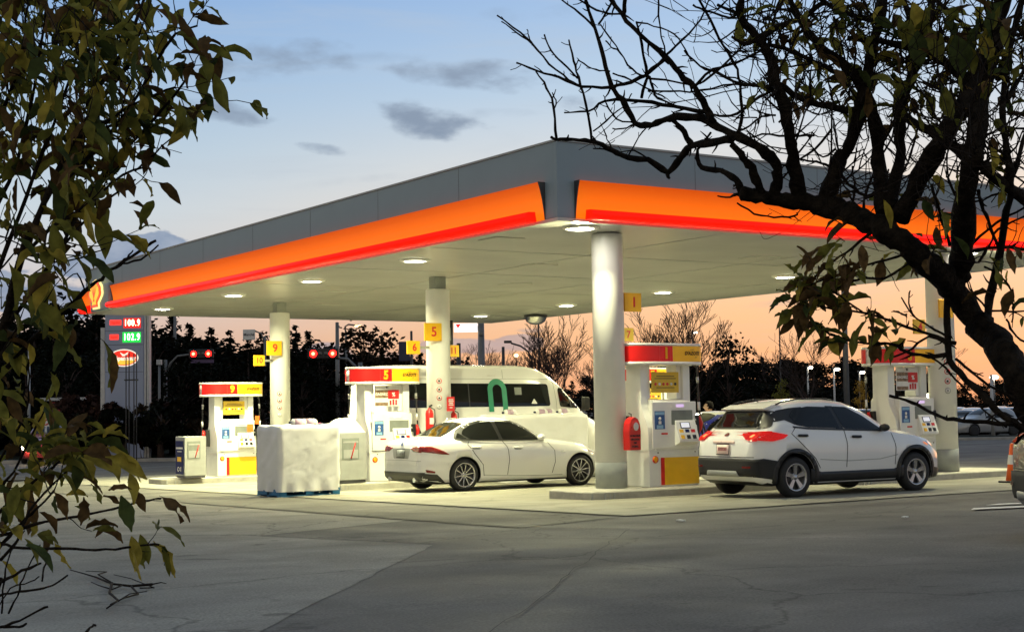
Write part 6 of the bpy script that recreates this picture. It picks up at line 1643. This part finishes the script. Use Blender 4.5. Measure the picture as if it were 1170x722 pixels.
# left whips
B([(808, 128), (770, 122), (731, 115), (692, 116), (672, 127), (645, 129)], 3.2, 1.1)
B([(760, 67), (738, 86), (720, 94), (699, 99), (665, 99), (639, 89), (613, 82), (590, 72)], 3.2, 1.3)
B([(662, 98), (650, 92), (628, 73), (607, 50), (595, 38), (568, 18)], 1.9, 1.1); B([(607, 50), (590, 37), (573, 25)], 1.2, .9); B([(608, 52), (604, 42), (602, 34)], 1.1, .8)
B([(660, 90), (642, 72), (630, 58), (622, 40)], 1.6, 1.1)
B([(697, 82), (685, 81), (672, 76), (660, 69)], 1.3, .9); B([(700, 84), (722, 92), (745, 104), (760, 112)], 1.5, 1.0)
B([(739, 87), (733, 50), (727, 25)], 2.1, 1.7); B([(733, 112), (740, 86), (746, 100), (752, 112), (775, 122)], 2.1, 1.5)
B([(735, 87), (722, 80), (708, 60), (699, 54), (692, 47)], 1.5, 1.0); B([(708, 60), (692, 36), (686, 28)], 1.2, .9)
B([(684, 28), (697, 8), (702, -6)], 1.8, 1.6); B([(680, 33), (662, 15), (644, 2), (634, -8)], 1.8, 1.2)
B([(712, 17), (695, 16), (675, 8), (652, -6)], 1.8, 1.3); B([(712, 17), (714, 0), (716, -10)], 3, 2.6)
# big diagonal from the top
B([(692, -8), (710, 16), (731, 40), (759, 64), (776, 84), (793, 100), (806, 124), (816, 140)], 3.4, 5.2, 9)
B([(731, 40), (752, 60), (764, 74)], 1.6, 1); B([(728, 26), (747, 30), (770, 40), (783, 56), (790, 70)], 1.2, 1)
B([(760, 64), (780, 46), (800, 22), (812, -4)], 1.8, 1.2); B([(752, -4), (754, 30), (760, 62)], 1.3, 1.2)
B([(793, 100), (815, 80), (840, 72), (868, 58), (876, 44)], 2.3, 1.6); B([(790, 101), (812, 88), (836, 66), (858, 44)], 1.6, 1.1); B([(800, 96), (826, 75), (848, 52)], 1.3, .9)
B([(740, 104), (765, 105), (800, 104), (840, 96), (880, 102)], 1.6, 1.3); B([(741, 90), (770, 93), (793, 98)], 1.5, 1.3)
B([(797, -4), (812, 24), (826, 52), (842, 80), (846, 100)], 1.8, 2.2, tw=2, L_=.12); B([(792, 6), (806, 12), (833, 20), (846, 14)], 1.6, 2)
B([(820, 6), (838, 14), (846, 14)], 2, 2.6); B([(846, 100), (848, 122), (846, 142), (842, 158)], 2.2, 2.8)
B([(881, 102), (860, 98), (846, 96), (820, 84), (800, 76), (782, 58)], 3, 1.4); B([(880, 104), (862, 116), (842, 130), (822, 132), (806, 128)], 2.4, 1.6)
B([(886, 132), (870, 134), (850, 148), (838, 152)], 1.8, 1.2); B([(930, 155), (900, 156), (870, 154), (852, 160)], 1.3, 1.1); B([(890, 140), (905, 128), (925, 120), (945, 124)], 1.4, 1.1); B([(880, 131), (866, 128), (858, 121)], 1, .8)
# uprights on the limb
B([(913, 230), (911, 212), (906, 177), (903, 158), (898, 131), (887, 97), (879, 66), (866, 45), (846, 18), (850, -8)], 8.5, 4.2, 10, tw=14, L_=.18)
B([(866, 45), (850, 50), (836, 42)], 4, 1.8); B([(866, 45), (890, 30), (915, 22), (940, 4)], 4, 3, tw=4, leaves=.15)
B([(941, 230), (960, 184), (968, 168), (983, 126), (990, 87), (999, 53), (1006, 21), (1008, -8)], 9, 5.5, 10, tw=12, L_=.22)
B([(1008, 244), (1005, 200), (1002, 155), (996, 120), (985, 100), (968, 76), (945, 60), (925, 40), (908, 12), (900, -8)], 9, 3.4, 10, tw=14, L_=.22, leaves=.06)
B([(1019, 240), (1024, 200), (1029, 160), (1028, 126), (1040, 90), (1051, 66), (1062, 30), (1066, -8)], 7.5, 4, 9, tw=12, L_=.22, leaves=.05)
B([(1028, 250), (1052, 204), (1071, 168), (1091, 137), (1109, 100), (1130, 66), (1141, 26), (1149, -10)], 12.5, 9.5, 12, tw=14, L_=.25, leaves=.05)
B([(1096, 318), (1098, 285), (1102, 224), (1111, 177), (1115, 158), (1122, 113), (1131, 70)], 13.5, 8.5, 12, tw=10, L_=.22)
B([(1125, 380), (1130, 340), (1140, 299), (1150, 240), (1155, 210), (1149, 160), (1146, 110), (1150, 60)], 5.5, 3.2, 8, tw=10, L_=.2, leaves=.06)
B([(1028, 130), (1048, 142), (1072, 156), (1100, 172), (1120, 186), (1143, 208), (1180, 232)], 4.5, 7.5, 9, tw=8, L_=.2)
B([(1122, 112), (1106, 92), (1088, 76), (1060, 62), (1030, 52), (1000, 46), (968, 44)], 6.5, 3, 9, tw=12, L_=.2, leaves=.1)
B([(1110, 100), (1080, 70), (1050, 36), (1030, -6)], 5, 3.5, 8, tw=8, L_=.2, leaves=.12)
B([(996, 118), (975, 126), (945, 122), (915, 112), (890, 98), (880, 100)], 5, 3.8, 8, tw=10, L_=.2)
B([(985, 80), (960, 84), (930, 72), (905, 58), (880, 52)], 3.5, 2.2, tw=10, L_=.2, leaves=.05)
B([(1010, 30), (985, 20), (960, 14), (930, -6)], 3.5, 2.5, tw=8, L_=.2, leaves=.15)
B([(1070, 0), (1090, 20), (1110, 36), (1135, 44), (1170, 40), (1185, 44)], 3, 2.2, tw=8, leaves=.2)
B([(1170, -6), (1160, 30), (1150, 60), (1140, 90)], 4, 4, tw=6, leaves=.15)
B([(1186, 60), (1165, 90), (1150, 115)], 2.5, 3, tw=6, leaves=.1); B([(1186, 130), (1170, 160), (1158, 200)], 2.5, 3, tw=5, leaves=.1)
B([(1060, 60), (1100, 60), (1140, 52), (1182, 40)], 1.6, 1.2); B([(970, 92), (1000, 74), (1020, 44), (1040, 20)], 1.8, 1.3); B([(950, 148), (930, 170), (905, 190), (890, 210)], 1.4, 1.1)
B([(955, 170), (940, 180), (924, 164)], 1.4, .9); B([(1005, 215), (990, 225), (975, 215), (960, 200), (943, 188), (928, 184), (915, 183)], 2.6, 1.1); B([(985, 246), (990, 220), (1000, 195), (1008, 175)], 1.8, 1.1); B([(970, 246), (976, 220), (974, 190)], 1.6, 1.0)
B([(1085, 280), (1076, 250), (1068, 226), (1065, 210)], 2, 1.4); B([(1145, 290), (1132, 260), (1124, 240), (1118, 218)], 2, 2.2); B([(1100, 290), (1120, 270), (1150, 248), (1182, 232)], 1.8, 1.4); B([(1090, 292), (1130, 284), (1165, 284), (1185, 292)], 2.2, 1.8); B([(1118, 300), (1130, 280), (1140, 262), (1165, 250), (1186, 240)], 1.5, 1.2)
# lower leafy twigs
lowA = B([(1092, 392), (1070, 385), (1020, 368), (980, 356), (950, 353), (925, 348)], 2.2, 1.1)
lowB = B([(1085, 404), (1060, 407), (1035, 402), (1020, 392), (990, 392), (957, 385), (935, 372), (915, 352)], 2.4, 1.1)
lowC = B([(1040, 300), (1010, 318), (985, 318), (955, 330), (930, 340)], 1.6, .9); lowD = B([(1035, 290), (1000, 300), (965, 312), (935, 322), (915, 330)], 1.5, .9)
lowE = B([(1000, 262), (975, 282), (950, 300), (925, 325), (918, 345)], 1.8, 1.0); lowF = B([(985, 356), (960, 338), (945, 332)], 1.2, .8)
B([(1083, 330), (1083, 370), (1083, 404), (1097, 426), (1122, 450), (1148, 476), (1175, 492)], 3.4, 4.2)
B([(1016, 452), (1035, 457), (1055, 466), (1075, 476), (1100, 480), (1140, 484), (1180, 486)], 1.6, 2.6); B([(1083, 385), (1060, 372), (1045, 362), (1030, 340)], 1.4, .9); B([(1045, 362), (1038, 346), (1040, 332)], 1.2, .8)
B([(1083, 395), (1062, 384), (1042, 398), (1020, 408)], 1.8, 1.2); B([(1092, 410), (1110, 425), (1130, 440), (1160, 455)], 1.6, 1.4); B([(1060, 405), (1080, 420), (1098, 440), (1125, 470), (1150, 488)], 1.3, 1.1)
B([(1150, 365), (1158, 380), (1172, 392), (1185, 398)], 1.5, 1.1); B([(1125, 305), (1150, 322), (1158, 350), (1156, 368)], 1.2, .9)
rg = T.rg
for q, n in ((lowA, 26), (lowB, 32), (lowC, 16), (lowD, 18), (lowE, 26), (lowF, 10)):
    for k in range(n):
        i = rg.randrange(len(q)//3, len(q)); dd = (q[i]-q[i-1]).normalized()
        pts = T.twig(q[i], dd+Vector((rg.gauss(0, .6), rg.gauss(0, .6), rg.gauss(0, .5))), rg.uniform(.02, .07), .0012)
        T.leaf_at(pts[-1], (CR*-1*rg.uniform(.0, 1)+CU*rg.uniform(-.7, .4)), rg.uniform(.05, .11), (.45, .06, .42, .07), rg.uniform(.2, 1.2))
for (x, y, L_, mi) in [(905, 358, .11, 0), (912, 340, .09, 2), (930, 378, .12, 0), (900, 372, .08, 2), (1025, 395, .10, 1), (1008, 380, .10, 0), (1040, 305, .10, 0), (985, 300, .09, 2), (930, 290, .10, 2), (918, 300, .09, 0), (960, 262, .10, 2), (945, 285, .10, 0)]:
    leaf_into(T.leaf, T.P(x+10, y-8), CR*-1+CU*-.7, L_, L_*.36, rg, mi, .6)
# upper right leaf groups
for (x0, y0, x1, y1, n) in [(880, 0, 1010, 60, 70), (1020, 0, 1170, 60, 80), (900, 70, 1000, 120, 50), (1040, 20, 1140, 70, 30), (1010, 80, 1100, 160, 40), (1120, 100, 1175, 240, 30), (1020, 215, 1090, 300, 36), (940, 215, 1020, 300, 22), (1130, 290, 1175, 380, 10), (1080, 270, 1170, 300, 14)]:
    for k in range(int(n*.42)):
        x, y = rg.uniform(x0, x1), rg.uniform(y0, y1)
        p = T.P(x, y, rg.uniform(-.35, .35)); 
        T.twig(p, Vector((rg.gauss(0, 1), rg.gauss(0, 1), rg.gauss(.2, .8))), rg.uniform(.05, .16), .0016)
        T.leaf_at(p, CU*-.6+CR*rg.uniform(-1, 1)+CW*rg.gauss(0, .6), rg.uniform(.05, .10), (.38, .10, .42, .10))
for (x, y, L_, mi, dx) in [(1048, 35, .12, 3, .1), (1040, 22, .10, 0, -.3), (1092, 40, .14, 3, .2), (1060, 30, .12, 0, .3), (1128, 30, .12, 1, .2), (1120, 22, .13, 3, -.2), (1105, 50, .10, 0, .1), (1064, 5, .12, 0, -.1), (1042, 2, .10, 1, .3), (1150, 0, .13, 3, -.6), (1075, 95, .09, 3, 0), (1080, 100, .10, 0, .2), (1132, 168, .08, 1, 0), (1095, 200, .09, 0, -.1), (1075, 240, .09, 0, .2), (1158, 330, .10, 2, -.6)]:
    leaf_into(T.leaf, T.P(x, y, -.2), CU*-1+CR*dx, L_, L_*.5, rg, mi, .3)
# extra fine twigs everywhere in the crown
for k in range(190):
    x, y = rg.uniform(840, 1175), rg.uniform(-10, 235)
    if y > 175 and x < 930: continue
    p = T.P(x, y, rg.uniform(-.3, .3)); T.twig(p, Vector((rg.gauss(0, 1), rg.gauss(0, 1), rg.gauss(.3, 1))), rg.uniform(.12, .38), rg.uniform(.0014, .0032), 1)
T.finish('foreground_tree', 'gnarled nearly leafless tree in the right foreground crossing the canopy', 'tree')

# ---- leafy shrub on the left
ls_depth = lambda x, y: 2.9+.35*mnoise.noise(Vector((x/120, y/120, 8.1)))
S = Tree(ls_depth, 29); rg = S.rg
base = gnd_under(at(-60, 900, 2.9)); S.root = base
def stem(pp, r0, r1, tw=0, L_=.12, leaves=.4, seg=6):
    q, r = S.path(pp, r0, r1, seg)
    for k in range(tw):
        i = rg.randrange(1, len(q)); dd = (q[i]-q[i-1]).normalized(); sd = dd.cross(Vector((rg.gauss(0, 1), rg.gauss(0, 1), rg.gauss(0, 1)))).normalized()
        S.twig(q[i], dd*.8+sd, L_*rg.uniform(.5, 1.2), max(.0011, min(r[i]*.55, .0022)), 0, leaves)
    return q
q0, r0 = S.path([(-40, 760), (-30, 700), (-24, 640), (-20, 560), (-14, 480), (-6, 420), (10, 350), (30, 280), (55, 220), (85, 160), (118, 110), (150, 70)], 7, 2.4, 9)
S.wood.tube([base+Vector((0, 0, -.05)), base.lerp(q0[0], .5), q0[0], q0[1]], [.022, .017, r0[0], r0[1]], 9)
S.wood.tube([base+Vector((.02, .03, -.05)), base.lerp(at(-10, 690, 2.85), .6), at(-10, 690, 2.85), at(2, 660, 2.85)], [.012, .008, .005, .004], 7)
for a in [[(0, 380), (40, 330), (75, 270), (110, 215), (150, 165), (200, 110), (222, 75)], [(-10, 330), (20, 250), (50, 170), (80, 90), (100, 30), (112, -10)], [(20, 300), (60, 260), (100, 235), (140, 200), (170, 190)], [(-10, 250), (20, 180), (40, 100), (50, 30), (55, -10)], [(60, 220), (110, 170), (150, 120), (180, 70), (200, 40), (225, 30)], [(85, 160), (120, 140), (160, 115), (200, 100)], [(-10, 160), (20, 80), (30, 20), (32, -10)], [(100, 120), (140, 60), (160, 10), (170, -10)], [(30, 290), (60, 290), (110, 240), (155, 205)], [(-20, 440), (0, 400), (30, 370), (60, 350)]]:
    stem(a, 2.6, 1.1, 10, .13, .45)
# dense leaf mass of the crown
def inside(x, y):
    lim = [(-10, 200), (20, 205), (60, 205), (90, 200), (110, 190), (140, 165), (170, 150), (200, 135), (230, 118), (260, 90), (290, 60), (320, 44), (350, 36), (400, 30), (470, 25)]
    for (ya, xa), (yb, xb) in zip(lim, lim[1:]):
        if ya <= y < yb: return x < xa+(xb-xa)*(y-ya)/(yb-ya)-14-10*rg.random()
    return False
n = 0
while n < 540:
    x, y = rg.uniform(-25, 240), rg.uniform(-10, 460)
    if not inside(x, y): continue
    w = (.95 if y < 170 and x < 165 else .32 if y < 240 else .11)*(1 if x < 170 else .55)
    if rg.random() > w: continue
    n += 1
    p = S.P(x, y, rg.uniform(-.30, .40)); dd = CR*rg.uniform(-.5, 1)+CU*rg.uniform(-1.1, .1)+CW*rg.gauss(0, .5)
    if rg.random() < .5: S.twig(p, -dd+Vector((0, 0, .4)), rg.uniform(.04, .12), .0012)
    S.leaf_at(p, dd, rg.uniform(.032, .074), (.42, .22, .18, .18))
# tips that stand clear of the mass
for (x, y, dx, dy, L_, mi) in [(205, 62, .9, -.2, .07, 2), (225, 58, .4, .9, .08, 0), (245, 84, .3, 1, .09, 0), (222, 70, -.6, 1, .06, 2), (205, 114, .45, 1, .09, 0), (190, 108, .2, .3, .07, 0), (176, 10, 1, .4, .07, 2), (200, 32, 1, .3, .05, 2), (150, 170, 1, .8, .08, 2), (146, 196, .3, 1, .06, 2), (112, 242, .3, 1, .105, 0), (70, 262, 1, .5, .08, 0), (60, 255, .5, 1, .09, 0), (148, 232, 1, .1, .05, 2), (152, 240, .8, .6, .05, 2), (108, 10, .9, -.1, .08, 1), (120, 110, .3, 1, .08, 0), (38, 74, .2, 1, .05, 1), (30, 66, .4, .8, .05, 1), (10, 300, .3, 1, .10, 0), (25, 330, .5, 1, .09, 0), (20, 345, .9, .6, .10, 3), (45, 380, 1, .05, .05, 1), (68, 392, .9, .5, .07, 0), (58, 425, .5, 1, .06, 0), (33, 392, .2, 1, .05, 1)]:
    leaf_into(S.leaf, S.P(x, y, -.1), CR*dx-CU*dy, L_*.88, L_*.31, rg, mi, .7)
# thin woody spurs seen against sky and canopy
stem([(8, 420), (35, 390), (60, 366), (83, 347), (95, 334), (111, 322), (124, 312), (136, 302), (158, 288), (178, 275)], 3.4, 1.5)
stem([(140, 301), (160, 296), (181, 280)], 1.5, .9); stem([(136, 302), (145, 294), (152, 286)], 1.4, .9); stem([(97, 333), (88, 312), (74, 322)], 1.0, .8); stem([(83, 347), (76, 332), (71, 318), (70, 307)], 1.2, .8); stem([(104, 326), (98, 320), (100, 318)], 1, .8)
stem([(20, 290), (42, 300), (78, 298), (100, 292), (120, 284)], 1.2, .9); stem([(10, 338), (30, 332), (56, 328)], 1.3, .9); stem([(155, 195), (170, 182), (185, 168), (202, 152)], 1.2, .9); stem([(0, 270), (20, 278), (50, 300), (35, 316)], 1.1, .8)
# lower twigs over the pavement
for pp, r0_, r1_, tw, lf in [([(-20, 622), (0, 621), (26, 626), (79, 626), (100, 627), (131, 627), (160, 622), (182, 622)], 2.0, 1.0, 3, .2), ([(-20, 620), (0, 612), (39, 599), (79, 592), (118, 583), (150, 576), (178, 570), (184, 569)], 2.2, 1.0, 3, .2),
                          ([(-20, 672), (0, 665), (25, 652), (47, 643)], 2.0, 1.3, 0, 0), ([(0, 680), (20, 676), (43, 674), (60, 668), (77, 657)], 1.6, 1.0, 0, 0), ([(0, 716), (22, 708), (51, 694), (54, 693)], 1.8, 1.0, 0, 0), ([(4, 716), (22, 716), (30, 712)], 1.6, 1.2, 0, 0),
                          ([(-12, 640), (10, 612), (30, 592), (45, 578), (62, 560)], 2.2, 1.2, 3, .4), ([(-14, 600), (10, 575), (40, 548), (60, 535), (75, 520)], 2.4, 1.2, 4, .4), ([(-10, 566), (15, 540), (30, 510), (40, 490), (50, 470)], 2.0, 1.1, 4, .5), ([(10, 700), (20, 680), (26, 660), (36, 640), (46, 622)], 1.3, .8, 0, 0), ([(48, 664), (51, 648), (53, 637)], 1.1, .8, 0, 0), ([(0, 690), (12, 672), (35, 664), (45, 658)], .9, .7, 0, 0), ([(0, 640), (20, 618), (26, 600), (40, 575), (70, 545), (95, 520)], 1.8, 1.0, 5, .4), ([(-10, 540), (15, 500), (30, 470), (33, 430), (32, 410)], 1.5, .9, 3, .3), ([(2, 700), (5, 660), (12, 630), (28, 606)], 1.2, .8, 0, 0), ([(98, 722), (104, 716), (109, 714)], 1.6, 1.2, 0, 0)]:
    stem(pp, r0_, r1_, tw, .07, lf)
LOW = [(118,500,.5,-.9,.05,1),(122,510,1,.5,.11,1),(120,522,1,.3,.10,1),(148,540,.4,1,.07,1),(156,560,.3,1,.06,2),(182,566,1,.6,.10,2),(200,575,1,.9,.06,2),(138,566,.5,1,.09,3),(118,566,.9,.2,.06,2),(124,560,1,-.5,.05,2),(130,602,-1,.2,.06,2),(150,612,.3,.9,.08,1),(160,610,.6,1,.07,0),(175,618,.7,.9,.10,1),(152,628,.4,1,.07,1),(172,622,.9,.3,.05,0),(92,600,.1,-1,.08,2),(98,604,.8,-.4,.08,2),(112,606,1,.1,.06,2),(30,505,-.5,-1,.09,1),(40,500,.2,-1,.09,1),(45,497,.1,-1,.08,1),(52,520,.9,-.4,.08,1),(70,505,.3,.9,.06,0),(92,522,.6,.8,.07,1),(84,518,-.4,.9,.06,0),(28,615,.5,.6,.06,0),(30,622,.8,.5,.09,3),(50,612,1,.2,.06,0),(62,618,.6,.9,.07,1),(2,640,.8,1,.06,1),(60,560,.6,.9,.08,2),(36,560,-.3,1,.09,2),(20,540,-.5,1,.07,2),(12,520,-1,.3,.08,0),(70,540,.8,.8,.08,0),(95,545,.9,.4,.07,2),(104,552,.6,.9,.06,0),(45,585,.8,.6,.07,2),(76,566,.8,-.3,.06,1),(85,578,.9,.3,.06,0),(110,520,.9,.6,.10,1),(60,480,.2,1,.07,3),(15,470,.8,.7,.08,0),(8,450,.5,1,.07,2),(40,455,1,.6,.06,0),(100,484,.8,.2,.05,0)]
for (x, y, dx, dy, L_, mi) in LOW:
    leaf_into(S.leaf, S.P(x, y, rg.uniform(-.12, .08)), CR*dx-CU*dy, L_*rg.uniform(.7, .98), L_*.33, rg, mi, .7)
for k in range(44):
    x, y = rg.uniform(-15, 105)*rg.random()**.3, rg.uniform(440, 610)
    S.leaf_at(S.P(x-10, y, rg.uniform(-.2, .3)), CR*rg.uniform(-.5, 1)+CU*rg.uniform(-1, .2), rg.uniform(.04, .075), (.40, .28, .24, .08))
S.finish('foreground_shrub', 'leafy shrub with drooping olive and brown leaves in the left foreground', 'shrub')

# ------------------------------------------------------------------ render settings
SC.view_settings.view_transform = 'Standard'; SC.view_settings.look = 'None'; SC.view_settings.gamma = 1; SC.view_settings.exposure = 0
SC.view_settings.use_curve_mapping = False
SC.render.engine = 'CYCLES'
SC.cycles.use_denoising = True
SC.cycles.max_bounces = 7; SC.cycles.diffuse_bounces = 4; SC.cycles.glossy_bounces = 4; SC.cycles.transmission_bounces = 4
SC.cycles.sample_clamp_indirect = 6; SC.cycles.caustics_reflective = False; SC.cycles.caustics_refractive = False
